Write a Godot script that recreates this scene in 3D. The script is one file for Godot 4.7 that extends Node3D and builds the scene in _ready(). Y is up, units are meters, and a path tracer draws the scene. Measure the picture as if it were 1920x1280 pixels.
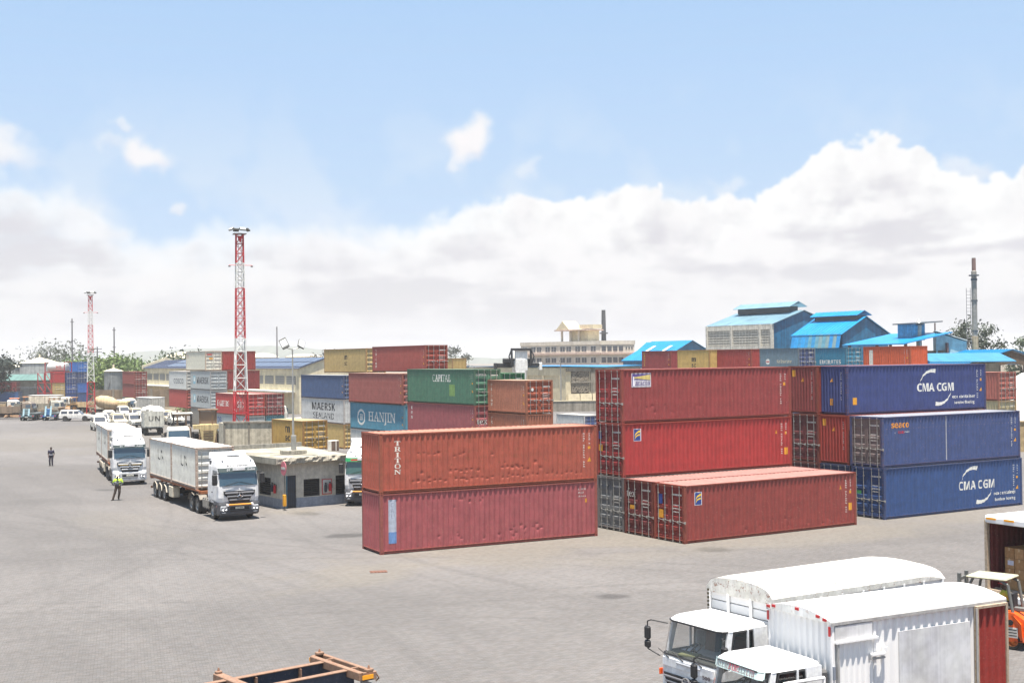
extends Node3D

const W := 2.438
const SUN_TURN := 5.0
const SUN_HIGH := 79.5

var mats := {}
var meshes := {}
var tex := {}
var rng := RandomNumberGenerator.new()


class MB:
	var st := SurfaceTool.new()
	func _init():
		st.begin(Mesh.PRIMITIVE_TRIANGLES)
		st.set_smooth_group(-1)
	func smooth(on: bool):
		st.set_smooth_group(1 if on else -1)
	func tri(a: Vector3, b: Vector3, c: Vector3):
		st.add_vertex(a); st.add_vertex(b); st.add_vertex(c)
	func quad(a: Vector3, b: Vector3, c: Vector3, d: Vector3):
		tri(a, b, c); tri(a, c, d)
	func quad2(a: Vector3, b: Vector3, c: Vector3, d: Vector3) -> MB:
		quad(a, b, c, d)
		return self
	func box(c: Vector3, s: Vector3, b := Basis.IDENTITY) -> MB:
		var h := s * 0.5
		var v := []
		for i in 8:
			v.append(c + b * Vector3(h.x if i & 1 else -h.x, h.y if i & 2 else -h.y, h.z if i & 4 else -h.z))
		quad(v[4], v[6], v[7], v[5]); quad(v[1], v[3], v[2], v[0])
		quad(v[5], v[7], v[3], v[1]); quad(v[0], v[2], v[6], v[4])
		quad(v[6], v[2], v[3], v[7]); quad(v[0], v[4], v[5], v[1])
		return self
	func cbox(c: Vector3, s: Vector3, r: float, b := Basis.IDENTITY) -> MB:   # a box with chamfered edges
		var h := s * 0.5
		r = minf(r, minf(h.x, minf(h.y, h.z)) * 0.9)
		var pt := func(sx, sy, sz, ax):
			var q := Vector3(sx * h.x, sy * h.y, sz * h.z)
			if ax != 0: q.x -= sx * r
			if ax != 1: q.y -= sy * r
			if ax != 2: q.z -= sz * r
			return c + b * q
		for ax in 3:
			var u := (ax + 1) % 3
			var w := (ax + 2) % 3
			for s0 in [-1, 1]:
				var q := []
				for e in [[-1, -1], [-1, 1], [1, 1], [1, -1]]:
					var k := [0, 0, 0]
					k[ax] = s0; k[u] = e[0]; k[w] = e[1]
					q.append(pt.call(k[0], k[1], k[2], ax))
				if s0 > 0: quad(q[0], q[1], q[2], q[3])
				else: quad(q[3], q[2], q[1], q[0])
			for e in [[-1, -1], [-1, 1], [1, 1], [1, -1]]:
				var k0 := [0, 0, 0]
				var k1 := [0, 0, 0]
				k0[ax] = -1; k1[ax] = 1
				k0[u] = e[0]; k1[u] = e[0]; k0[w] = e[1]; k1[w] = e[1]
				var a0 = pt.call(k0[0], k0[1], k0[2], u)
				var a1 = pt.call(k1[0], k1[1], k1[2], u)
				var b0 = pt.call(k0[0], k0[1], k0[2], w)
				var b1 = pt.call(k1[0], k1[1], k1[2], w)
				if e[0] * e[1] > 0: quad(a0, a1, b1, b0)
				else: quad(b0, b1, a1, a0)
		for i in 8:
			var q2 := [1 if i & 1 else -1, 1 if i & 2 else -1, 1 if i & 4 else -1]
			var p0 = pt.call(q2[0], q2[1], q2[2], 0)
			var p1 = pt.call(q2[0], q2[1], q2[2], 1)
			var p2 = pt.call(q2[0], q2[1], q2[2], 2)
			if q2[0] * q2[1] * q2[2] > 0: tri(p0, p2, p1)
			else: tri(p0, p1, p2)
		return self
	func tube(p0: Vector3, p1: Vector3, r0: float, r1 := -1.0, n := 8, caps := true) -> MB:
		if r1 < 0: r1 = r0
		var d := (p1 - p0).normalized()
		var u := d.cross(Vector3.UP if absf(d.y) < 0.9 else Vector3.RIGHT).normalized()
		var w := d.cross(u)
		smooth(n > 5)
		for i in n:
			var a := TAU * i / n
			var e := TAU * (i + 1) / n
			var ua := u * cos(a) + w * sin(a)
			var ue := u * cos(e) + w * sin(e)
			quad(p0 + ua * r0, p0 + ue * r0, p1 + ue * r1, p1 + ua * r1)
		smooth(false)
		if caps:
			for i in n:
				var a := TAU * i / n
				var e := TAU * (i + 1) / n
				var ua := u * cos(a) + w * sin(a)
				var ue := u * cos(e) + w * sin(e)
				tri(p0, p0 + ue * r0, p0 + ua * r0); tri(p1, p1 + ua * r1, p1 + ue * r1)
		return self
	func path(pts: Array, r: float, n := 6) -> MB:
		for i in pts.size() - 1: tube(pts[i], pts[i + 1], r, r, n)
		return self
	func lathe(prof: Array, n: int, xf := Transform3D.IDENTITY, flat := false) -> MB:   # prof of (radius, height) turned round y
		for k in prof.size() - 1:
			var a: Vector2 = prof[k]
			var b: Vector2 = prof[k + 1]
			smooth(not flat)
			st.set_smooth_group(-1 if flat else k + 2)
			for i in n:
				var t := TAU * i / n
				var e := TAU * (i + 1) / n
				var c0 := Vector3(cos(t), 0, sin(t))
				var c1 := Vector3(cos(e), 0, sin(e))
				var up := Vector3.UP
				quad(xf * (c0 * a.x + up * a.y), xf * (c0 * b.x + up * b.y), xf * (c1 * b.x + up * b.y), xf * (c1 * a.x + up * a.y))
		smooth(false)
		return self
	func ext(poly: Array, z0: float, z1: float, xf := Transform3D.IDENTITY) -> MB:   # a polygon in xy drawn out along z
		var p := PackedVector2Array(poly)
		if not Geometry2D.is_polygon_clockwise(p): p.reverse()
		var t := Geometry2D.triangulate_polygon(p)
		for i in range(0, t.size(), 3):
			var a := p[t[i]]; var b := p[t[i + 1]]; var c := p[t[i + 2]]
			if (b - a).cross(c - a) > 0: var q := b; b = c; c = q
			tri(xf * Vector3(a.x, a.y, z1), xf * Vector3(b.x, b.y, z1), xf * Vector3(c.x, c.y, z1))
			tri(xf * Vector3(c.x, c.y, z0), xf * Vector3(b.x, b.y, z0), xf * Vector3(a.x, a.y, z0))
		for i in p.size():
			var a := p[i]; var b := p[(i + 1) % p.size()]
			quad(xf * Vector3(a.x, a.y, z0), xf * Vector3(b.x, b.y, z0), xf * Vector3(b.x, b.y, z1), xf * Vector3(a.x, a.y, z1))
		return self
	func loft(rings: Array, closed := true, caps := true, sm := false) -> MB:   # rings of equally many points
		smooth(sm)
		for k in rings.size() - 1:
			var n: int = rings[k].size()
			for i in (n if closed else n - 1):
				var j := (i + 1) % n
				quad(rings[k][i], rings[k][j], rings[k + 1][j], rings[k + 1][i])
		smooth(false)
		if caps:
			for e in [0, rings.size() - 1]:
				var r: Array = rings[e]
				for i in range(1, r.size() - 1):
					if e == 0: tri(r[0], r[i + 1], r[i])
					else: tri(r[0], r[i], r[i + 1])
		return self
	func done() -> ArrayMesh:
		st.generate_normals()
		return st.commit()


func thing(nm: String, label: String, cat: String, at := Vector3.ZERO, turn := 0.0, grp := "") -> Node3D:
	var o := Node3D.new()
	o.name = nm
	add_child(o, true)
	o.position = at
	o.rotation.y = turn
	o.set_meta("label", label)
	o.set_meta("category", cat)
	if grp: o.set_meta("group", grp)
	return o


func part(parent: Node, nm: String, m: Mesh, material: Material, at := Vector3.ZERO, turn := Vector3.ZERO, label := "") -> MeshInstance3D:
	var o := MeshInstance3D.new()
	o.name = nm
	o.mesh = m
	o.material_override = material
	parent.add_child(o, true)
	o.position = at
	o.rotation = turn
	if label: o.set_meta("label", label)
	return o


func struct(nm: String, m: Mesh, material: Material, at := Vector3.ZERO, kind := "structure") -> MeshInstance3D:
	var o := part(self, nm, m, material, at)
	o.set_meta("kind", kind)
	return o


func shared(key: String, make: Callable) -> Mesh:
	if not meshes.has(key): meshes[key] = make.call()
	return meshes[key]


func box_mesh(s: Vector3, r := 0.0) -> Mesh:
	return shared("box%s%.3f" % [s, r], func(): return MB.new().cbox(Vector3.ZERO, s, r).done() if r > 0 else MB.new().box(Vector3.ZERO, s).done())


func pbox(parent: Node, nm: String, c: Vector3, s: Vector3, material: Material, r := 0.0, turn := Vector3.ZERO) -> MeshInstance3D:
	return part(parent, nm, box_mesh(s, r), material, c, turn)


func at(x: float, d: float, y := 0.0) -> Vector3:   # metres right of the camera, metres ahead of it, height
	return Vector3(x, y, -d)


# ---- textures and materials -------------------------------------------------

func noise_img(sd: int, freq: float, oct: int, n := 512, kind := FastNoiseLite.TYPE_SIMPLEX_SMOOTH) -> PackedByteArray:
	var f := FastNoiseLite.new()
	f.seed = sd
	f.noise_type = kind
	f.frequency = freq
	f.fractal_octaves = oct
	var im := f.get_seamless_image(n, n)
	im.convert(Image.FORMAT_L8)
	return im.get_data()


func make_textures():
	var n := 512
	var a := noise_img(1, 0.012, 5)
	var b := noise_img(2, 0.05, 4)
	var c := noise_img(3, 0.02, 5)
	# grime: pale, with soft blotches and streaks that run down
	var f := FastNoiseLite.new()
	f.seed = 7
	f.frequency = 0.045
	f.fractal_octaves = 3
	var streak := PackedFloat32Array()
	streak.resize(n)
	for x in n:
		var t := TAU * x / n
		streak[x] = f.get_noise_2d(60.0 * cos(t), 60.0 * sin(t)) * 0.6 + f.get_noise_2d(400.0 * cos(t), 400.0 * sin(t)) * 0.5
	var grime := PackedByteArray()
	var rust := PackedByteArray()
	var specks := PackedByteArray()
	var stain := PackedByteArray()
	grime.resize(n * n * 3); rust.resize(n * n * 4); specks.resize(n * n * 4); stain.resize(n * n * 3)
	for y in n:
		for x in n:
			var i := y * n + x
			var va := a[i] / 255.0
			var vb := b[i] / 255.0
			var vc := c[i] / 255.0
			var g := clampf(0.93 + 0.16 * (va - 0.5) + 0.10 * (vb - 0.5) + 0.10 * streak[x] * vc * 1.6, 0.6, 1.0)
			grime[i * 3] = int(255 * g); grime[i * 3 + 1] = int(255 * clampf(g - 0.006 * (1 - va), 0, 1)); grime[i * 3 + 2] = int(255 * clampf(g - 0.03 * (1.0 - vc), 0, 1))
			var r := clampf((va * 0.55 + vb * 0.55 - 0.66) * 6.0, 0.0, 1.0)
			rust[i * 4] = int(96 + 40 * vb); rust[i * 4 + 1] = int(52 + 26 * vb); rust[i * 4 + 2] = int(34 + 16 * vc); rust[i * 4 + 3] = int(200 * r)
			var s := clampf((vb * 0.6 + vc * 0.7 - 0.90) * 7.0, 0.0, 1.0)
			specks[i * 4] = int(150 + 50 * va); specks[i * 4 + 1] = int(112 + 60 * va); specks[i * 4 + 2] = int(88 + 60 * va); specks[i * 4 + 3] = int(110 * s)
			var k := clampf(0.90 + 0.22 * (va - 0.5) + 0.34 * streak[x] * (0.25 + vc) + 0.12 * (vb - 0.5), 0.5, 1.0)
			stain[i * 3] = int(255 * k); stain[i * 3 + 1] = int(253 * k); stain[i * 3 + 2] = int(247 * k)
	tex.grime = ImageTexture.create_from_image(Image.create_from_data(n, n, false, Image.FORMAT_RGB8, grime))
	tex.rust = ImageTexture.create_from_image(Image.create_from_data(n, n, false, Image.FORMAT_RGBA8, rust))
	tex.specks = ImageTexture.create_from_image(Image.create_from_data(n, n, false, Image.FORMAT_RGBA8, specks))
	tex.stain = ImageTexture.create_from_image(Image.create_from_data(n, n, false, Image.FORMAT_RGB8, stain))


func mat(key: String, col: Color, rough := 0.6, metal := 0.0, how := "", size := 0.3) -> StandardMaterial3D:
	if mats.has(key): return mats[key]
	var m := StandardMaterial3D.new()
	m.resource_name = key
	m.albedo_color = col
	m.roughness = rough
	m.metallic = metal
	if how != "plain":
		m.albedo_texture = tex.stain if how.contains("stain") else tex.grime
		m.uv1_triplanar = true
		m.uv1_scale = Vector3.ONE * size
		m.uv1_offset = Vector3(fposmod(hash(key) * 0.00037, 1.0), fposmod(hash(key) * 0.00011, 1.0), fposmod(hash(key) * 0.00023, 1.0))
	if how.contains("rust") or how.contains("speck"):
		m.detail_enabled = true
		m.detail_albedo = tex.rust if how.contains("rust") else tex.specks
		m.detail_blend_mode = BaseMaterial3D.BLEND_MODE_MIX
		m.detail_uv_layer = BaseMaterial3D.DETAIL_UV_2
		m.uv2_triplanar = true
		m.uv2_scale = Vector3.ONE * size * 1.7
		m.uv2_offset = m.uv1_offset * 3.0
	mats[key] = m
	return m


func rgb(r: int, g: int, b: int) -> Color:
	return Color8(r, g, b)


func glass(key: String, col: Color, alpha := 0.35) -> StandardMaterial3D:
	if mats.has(key): return mats[key]
	var m := StandardMaterial3D.new()
	m.resource_name = key
	m.albedo_color = Color(col.r, col.g, col.b, alpha)
	m.transparency = BaseMaterial3D.TRANSPARENCY_ALPHA
	m.roughness = 0.04
	m.metallic_specular = 0.7
	mats[key] = m
	return m


# ---- sky and ground ----------------------------------------------------------

var fn := []
const BANK := [[-400, 330], [-200, 260], [-60, 300], [20, 330], [100, 345], [200, 362], [245, 420], [330, 440], [400, 415], [450, 404], [500, 403], [545, 418], [590, 403], [640, 410], [700, 424], [760, 418], [810, 398], [880, 374], [930, 362], [985, 366], [1040, 374], [1090, 356], [1140, 352], [1190, 344], [1235, 358], [1262, 392], [1300, 384], [1350, 366], [1400, 362], [1440, 368], [1485, 332], [1520, 290], [1550, 278], [1600, 288], [1650, 276], [1690, 306], [1720, 318], [1760, 338], [1810, 360], [1850, 348], [1900, 332], [1990, 350], [2100, 300], [2300, 390]]


func bank_top(px: float) -> float:
	if px < BANK[0][0] or px > BANK[-1][0]:
		var past: float = maxf(BANK[0][0] - px, px - BANK[-1][0])
		return lerpf(BANK[0][1] if px < 0 else BANK[-1][1], 350.0 + 70.0 * fn[1].get_noise_2d(px * 0.35, 3.0), smoothstep(0.0, 400.0, past))
	for i in BANK.size() - 1:
		if px <= BANK[i + 1][0]:
			var t: float = inverse_lerp(BANK[i][0], BANK[i + 1][0], px)
			t = t * t * (3 - 2 * t)
			return lerpf(BANK[i][1], BANK[i + 1][1], t)
	return 350.0


func sky_color(az: float, el: float) -> Color:
	# px, py: angles in units of 1/2343 radian, measured from where the camera looks; py grows downwards, the horizon at 672
	var px := 960.0 + 2343.0 * az
	var py := 672.0 - 2343.0 * el
	var up := clampf(el / 0.28, 0.0, 1.0)
	var c := Color(0.84, 0.908, 0.985).lerp(Color(0.70, 0.828, 0.975), up)
	c = c.lerp(Color(0.50, 0.71, 0.93), clampf((el - 0.28) / 1.0, 0.0, 1.0))
	var haze := clampf(1.0 - el / 0.10, 0.0, 1.0)
	if el > 0.32:
		var high := clampf((fn[1].get_noise_2d(cos(az) * 300.0 * (1.7 - el), sin(az) * 300.0 * (1.7 - el)) - 0.12) * 2.5, 0.0, 0.75)
		return c.lerp(Color(0.97, 0.97, 0.98), high * clampf((el - 0.32) * 5.0, 0.0, 1.0))
	var wx: float = fn[0].get_noise_2d(px, py)
	var wy: float = fn[0].get_noise_2d(px + 900.0, py - 400.0)
	var big: float = fn[1].get_noise_2d(px, py)
	var crisp := clampf((px - 500.0) / 500.0, 0.3, 1.0)
	if absf(az) > 0.45: crisp = 0.6
	# faint veil above the bank
	var veil := clampf((big + 0.05) * 1.2, 0.0, 0.35) * clampf((py - 150.0) / 250.0, 0.0, 1.0)
	c = c.lerp(Color(0.96, 0.965, 0.98), veil)
	# the single puffs
	for q in [[888.0, 262.0, 52.0, 33.0, -0.55, 0.95], [862.0, 300.0, 28.0, 18.0, -0.4, 0.6], [290.0, 302.0, 44.0, 34.0, 0.2, 0.9], [256.0, 253.0, 24.0, 9.0, 0.1, 0.5], [340.0, 388.0, 22.0, 14.0, 0.0, 0.6], [1000.0, 318.0, 26.0, 16.0, -0.5, 0.35], [30.0, 290.0, 95.0, 40.0, 0.25, 0.8], [-120.0, 250.0, 120.0, 60.0, 0.0, 0.8], [1780.0, 345.0, 40.0, 20.0, 0.1, 0.5], [1905.0, 300.0, 30.0, 12.0, 0.4, 0.3], [230.0, 284.0, 22.0, 14.0, 0.0, 0.35], [1370.0, 352.0, 40.0, 14.0, 0.0, 0.4], [2250.0, 200.0, 90.0, 40.0, 0.0, 0.8]]:
		var dx: float = (px - q[0]) + wx * 26.0
		var dy: float = (py - q[1]) + wy * 26.0
		var ca := cos(q[4])
		var sa := sin(q[4])
		var e := Vector2((dx * ca + dy * sa) / q[2], (-dx * sa + dy * ca) / q[3]).length()
		if e < 1.6:
			var k: float = (1.0 - smoothstep(0.45, 1.25, e)) * q[5]
			c = c.lerp(Color(1.0, 0.985, 0.985).lerp(Color(0.94, 0.93, 0.95), clampf(dy / q[3] * 0.6 - wx, 0.0, 1.0)), k)
	# three ranks of heaped cloud, the far one first
	var rank := 0
	var deep := 0.0
	for q in [[0.0, 1.0, 36.0], [48.0, 0.8, 46.0], [98.0, 0.6, 44.0], [150.0, 0.4, 34.0]]:
		var shift := 240.0 * rank
		var top: float = bank_top(px + shift * 0.6) if rank == 0 else lerpf(395.0, bank_top(px * 1.15 + shift), q[1]) + 0.0
		top += q[0]
		var bump: float = q[2] * (fn[2].get_noise_2d(px + shift * 3.0, (py + shift) * 1.15) * 0.85 - 0.1 + wx * 0.30)
		var d: float = py - top - bump
		var soft := lerpf(60.0, 7.0, crisp) if rank == 0 else lerpf(80.0, 24.0, crisp)
		var k: float = smoothstep(-soft * 0.25, soft, d)
		k *= (0.72 + 0.28 * crisp) if rank == 0 else (0.5 + 0.5 * crisp)
		if rank == 0: deep = d
		if k > 0.0:
			var inside: float = clampf((d - 30.0) / 95.0 + wy * 0.9 + big * 0.7, 0.0, 1.0)
			var white := Color(1.0, 1.0, 1.0) if rank < 2 else Color(0.985, 0.98, 0.985)
			var col := white.lerp(Color(0.892, 0.888, 0.908), inside * lerpf(0.75, 1.0, crisp))
			col = col.lerp(Color(0.985, 0.98, 0.985), clampf(big * 1.8 + wx * 1.2, 0.0, 0.9))
			c = c.lerp(col, k)
		rank += 1
	if deep > 25.0:
		var st: float = fn[0].get_noise_2d(px * 0.28 + 50.0, py * 1.25) + 0.5 * big
		c = c.lerp(Color(0.872, 0.868, 0.892), clampf(st * 2.2 + 0.12, 0.0, 0.85) * smoothstep(25.0, 110.0, deep))
		c = c.lerp(Color(0.985, 0.982, 0.985), clampf(-st * 2.0 - 0.25, 0.0, 0.7) * smoothstep(25.0, 90.0, deep))
	c = c.lerp(Color(0.898, 0.896, 0.905), smoothstep(0.0, 1.0, haze) * 0.6)
	return c


func make_sky() -> ImageTexture:
	for q in [[11, 0.011, 5], [12, 0.0032, 4], [13, 0.0062, 5]]:
		var f := FastNoiseLite.new()
		f.seed = q[0]
		f.noise_type = FastNoiseLite.TYPE_SIMPLEX_SMOOTH
		f.frequency = q[1]
		f.fractal_octaves = q[2]
		f.fractal_gain = 0.52
		if q[0] == 13: f.fractal_type = FastNoiseLite.FRACTAL_RIDGED
		fn.append(f)
	var w := 4096
	var h := 2048
	var low := Image.create(512, 256, false, Image.FORMAT_RGB8)
	for j in 256:
		var el := PI / 2 - (j + 0.5) / 256.0 * PI
		for i in 512:
			var az := wrapf((i + 0.5) / 512.0 * TAU, -PI, PI)
			low.set_pixel(i, j, sky_color(az, el) if el > -0.02 else Color(0.62, 0.60, 0.58))
	low.resize(w, h, Image.INTERPOLATE_BILINEAR)
	var span := 400
	for j in range(780, 1026):
		var el := PI / 2 - (j + 0.5) / h * PI
		for i in range(-span, span):
			var az := (i + 0.5) / w * TAU
			low.set_pixel(posmod(i, w), j, sky_color(az, maxf(el, 0.0)))
	return ImageTexture.create_from_image(low)


func make_ground():
	# concrete pavers in a herringbone, 4 m of them to a tile
	var n := 1024
	var cell := 25.6   # 0.1 m
	var im := Image.create(n, n, false, Image.FORMAT_RGB8)
	var hm := Image.create(n, n, false, Image.FORMAT_L8)
	im.fill(Color(0.66, 0.64, 0.60))
	hm.fill(Color(0.1, 0.1, 0.1))
	var r := RandomNumberGenerator.new()
	r.seed = 5
	var k := 40
	for j in k:
		for i in k:
			var s := posmod(i + j, 4)
			var across := s == 0
			var down := s == 2 and false
			if not (s == 0 or s == 2): continue
			var x0 := int(i * cell)
			var y0 := int(j * cell)
			# cells run in steps: each stone covers two cells, lying one way then the other
			var v := r.randf_range(0.88, 1.0)
			var tint := r.randf_range(-0.02, 0.02)
			var col := Color(v, v - 0.012 + tint * 0.5, v - 0.03 + tint)
			var g := r.randf_range(0.75, 1.0)
			for hx in ([0, n, -n]):
				var w2 := int(cell * 2) - 2 if across or s == 2 else int(cell) - 2
				im.fill_rect(Rect2i(x0 + hx, y0, w2, int(cell) - 2), col)
				hm.fill_rect(Rect2i(x0 + hx, y0, w2, int(cell) - 2), Color(g, g, g))
	var fine := noise_img(21, 0.09, 3, n)
	var px := im.get_data()
	for i in n * n:
		var q := 0.9 + 0.2 * (fine[i] / 255.0 - 0.5)
		for c in 3: px[i * 3 + c] = int(clampf(px[i * 3 + c] * q, 0, 255))
	tex.paver = ImageTexture.create_from_image(Image.create_from_data(n, n, false, Image.FORMAT_RGB8, px))
	tex.paver_height = ImageTexture.create_from_image(hm)
	# dust, oil and wheel marks over the yard: x -110..110, ahead 0..220
	var size := 1024
	var a := noise_img(31, 0.006, 5, size)
	var b := noise_img(32, 0.03, 4, size)
	var m := PackedByteArray()
	m.resize(size * size * 3)
	var dust := [[-1.0, 62.0, 13.0, 4.5, 0.5, 0.9], [6.0, 63.5, 7.0, 3.5, 0.5, 1.0], [14.0, 64.5, 10.0, 3.5, 0.55, 0.9], [27.0, 73.0, 13.0, 4.0, 0.55, 0.8], [-13.0, 78.5, 8.0, 4.0, 0.6, 1.0], [-4.0, 57.0, 12.0, 4.0, 0.5, 0.8], [-23.0, 74.0, 8.0, 3.0, 2.1, 0.4], [4.0, 58.0, 9.0, 3.0, 0.4, 0.6], [-60.0, 150.0, 70.0, 30.0, 0.3, 0.6]]
	var spots := [[-21.6, 79.5, 0.7, 0.3], [-12.6, 76.8, 0.9, 0.25], [-9.0, 66.5, 0.5, 0.25], [-30.0, 92.0, 0.8, 0.2], [9.8, 60.5, 0.7, 0.3], [4.0, 49.0, 0.4, 0.25], [-16.0, 48.0, 0.5, 0.2]]
	var tracks := [[-60.0, 20.0, 61.0, 0.07], [40.0, 150.0, 100.0, 0.08], [-10.0, 210.0, 150.0, 0.07], [-90.0, 60.0, 72.0, 0.06], [20.0, -30.0, 82.0, 0.07], [-20.0, -60.0, 108.0, 0.06], [60.0, 100.0, 78.0, 0.06]]
	for y in size:
		var d := 220.0 * (1.0 - (y + 0.5) / size)
		for x in size:
			var wx := -110.0 + 220.0 * (x + 0.5) / size
			var i := y * size + x
			var va := a[i] / 255.0 - 0.5
			var vb := b[i] / 255.0 - 0.5
			var t := 0.86 + 0.20 * va + 0.10 * vb
			var k2 := 0.0
			if d > 40.0:
				for q in dust:
					var ex: float = wx - q[0]
					var ey: float = d - q[1]
					if absf(ex) < q[2] * 1.6 and absf(ey) < q[2] * 1.6:
						var u: float = (ex * cos(q[4]) + ey * sin(q[4])) / q[2]
						var v: float = (-ex * sin(q[4]) + ey * cos(q[4])) / q[3]
						var e := sqrt(u * u + v * v) + va * 1.3 + vb * 1.1
						k2 = maxf(k2, q[5] * (1.0 - smoothstep(0.35, 1.15, e)))
				for q in spots:
					var e2 := Vector2((wx - q[0]) / (q[2] * 1.3), (d - q[1]) / (q[2] * 1.1)).length() + vb * 4.5 + va * 2.0
					if e2 < 1.3: t *= 1.0 - q[3] * (1.0 - smoothstep(0.3, 1.2, e2))
			if d < 130.0 and d > 25.0:
				for q in tracks:
					var rr: float = Vector2(wx - q[0], d - q[1]).length() - q[2] + va * 0.5
					for off in [-0.95, 0.95]:
						var w: float = absf(rr - off)
						if w < 0.32: t *= 1.0 - q[3] * (1.0 - w / 0.32) * clampf(0.6 + vb * 2.0 + va * 2.0, 0.0, 1.0)
			var along := wx * 0.86 + d * 0.51
			t *= 1.0 - 0.05 * clampf(sin(along * 1.9 + va * 9.0) - 0.5 + vb, 0.0, 1.0)
			var c := Color(t, t * 0.985, t * 0.972).lerp(Color(1.0, 0.965, 0.885), k2 * 0.6)
			m[i * 3] = int(clampf(c.r, 0, 1) * 255); m[i * 3 + 1] = int(clampf(c.g, 0, 1) * 255); m[i * 3 + 2] = int(clampf(c.b, 0, 1) * 255)
	tex.yard = ImageTexture.create_from_image(Image.create_from_data(size, size, false, Image.FORMAT_RGB8, m))
	var pm := StandardMaterial3D.new()
	pm.resource_name = "pavers"
	pm.albedo_color = rgb(134, 134, 136)
	pm.albedo_texture = tex.paver
	pm.roughness = 0.93
	pm.heightmap_enabled = true
	pm.heightmap_texture = tex.paver_height
	pm.heightmap_scale = 0.4
	pm.detail_enabled = true
	pm.detail_albedo = tex.yard
	pm.detail_blend_mode = BaseMaterial3D.BLEND_MODE_MUL
	pm.detail_uv_layer = BaseMaterial3D.DETAIL_UV_2
	var st := SurfaceTool.new()
	st.begin(Mesh.PRIMITIVE_TRIANGLES)
	st.set_normal(Vector3.UP)
	var cr := [Vector2(-110, 0), Vector2(-110, 220), Vector2(110, 220), Vector2(110, 0)]
	for i in [0, 1, 2, 0, 2, 3]:
		var p: Vector2 = cr[i]
		st.set_uv(p.rotated(-0.3) / 4.0)
		st.set_uv2(Vector2((p.x + 110.0) / 220.0, 1.0 - p.y / 220.0))
		st.add_vertex(at(p.x, p.y, 0.0))
	struct("yard_pavement", st.commit(), pm)
	var earth := mat("earth", rgb(112, 102, 86), 1.0, 0.0, "stain", 0.02)
	struct("ground", MB.new().quad2(at(-3000, -40), at(-3000, 6000), at(3000, 6000), at(3000, -40)).done(), earth, Vector3(0, -0.02, 0))


# ---- shipping containers -------------------------------------------------------
# A container lies along its own x axis: its seen side faces +z, its seen end faces +x or -x; origin under its middle.

func corrug(span: float, pitch: float, depth: float) -> Array:   # points (along, in) of a trapezoid corrugation
	var n := maxi(2, int(round(span / pitch)))
	var p := span / n
	var out := [Vector2(-span / 2, 0)]
	for i in n:
		var x := -span / 2 + i * p
		out.append(Vector2(x + p * 0.14, 0)); out.append(Vector2(x + p * 0.34, -depth))
		out.append(Vector2(x + p * 0.66, -depth)); out.append(Vector2(x + p * 0.86, 0))
	out.append(Vector2(span / 2, 0))
	return out


func depth_at(prof: Array, x: float) -> float:
	for i in prof.size() - 1:
		if x <= prof[i + 1].x:
			return lerpf(prof[i].y, prof[i + 1].y, clampf(inverse_lerp(prof[i].x, prof[i + 1].x, x), 0, 1))
	return 0.0


func sheet(prof: Array, y0: float, y1: float, dents := []) -> Mesh:   # a corrugated sheet standing in xy
	var mb := MB.new()
	var rows := 1 if dents.is_empty() else 36
	var pts := []
	var xs := []
	if dents.is_empty(): xs = prof
	else:
		for i in prof.size() - 1:
			xs.append(prof[i])
			xs.append((prof[i] + prof[i + 1]) * 0.5)
		xs.append(prof[-1])
	for j in rows + 1:
		var row := []
		for p in xs:
			var y := lerpf(y0, y1, float(j) / rows)
			var z: float = p.y
			if j > 0 and j < rows:
				for d in dents:
					var e := Vector2((p.x - d.x) / d.z, (y - d.y) / (d.z * 0.8)).length_squared()
					if e < 4.0: z -= d.w * exp(-e * 1.5)
			row.append(Vector3(p.x, y, z))
		pts.append(row)
	for j in rows:
		for i in xs.size() - 1:
			mb.quad(pts[j][i], pts[j + 1][i], pts[j + 1][i + 1], pts[j][i + 1])
	return mb.done()


func casting_mesh() -> Mesh:   # a corner casting with its two holes and the one on top
	var mb := MB.new()
	var s := Vector3(0.178, 0.118, 0.162) * 0.5
	for f in [[Vector3(0, 0, 1), Vector3(1, 0, 0)], [Vector3(1, 0, 0), Vector3(0, 0, -1)], [Vector3(-1, 0, 0), Vector3(0, 0, 1)], [Vector3(0, 0, -1), Vector3(-1, 0, 0)], [Vector3(0, 1, 0), Vector3(1, 0, 0)], [Vector3(0, -1, 0), Vector3(1, 0, 0)]]:
		var nrm: Vector3 = f[0]
		var u: Vector3 = f[1]
		var v: Vector3 = nrm.cross(u)
		var hu := absf(u.dot(s)); var hv := absf(v.dot(s)); var hn := absf(nrm.dot(s))
		var o := []
		var i := []
		var b := []
		for e in [[-1, -1], [-1, 1], [1, 1], [1, -1]]:
			o.append(nrm * hn + u * hu * e[0] + v * hv * e[1])
			i.append(nrm * hn + u * hu * 0.5 * e[0] + v * hv * 0.52 * e[1])
			b.append(nrm * (hn - 0.035) + u * hu * 0.5 * e[0] + v * hv * 0.52 * e[1])
		for k in 4:
			var l := (k + 1) % 4
			mb.quad(o[k], o[l], i[l], i[k])
			mb.quad(i[k], i[l], b[l], b[k])
		mb.quad(b[0], b[1], b[2], b[3])
	return mb.done()


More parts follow.
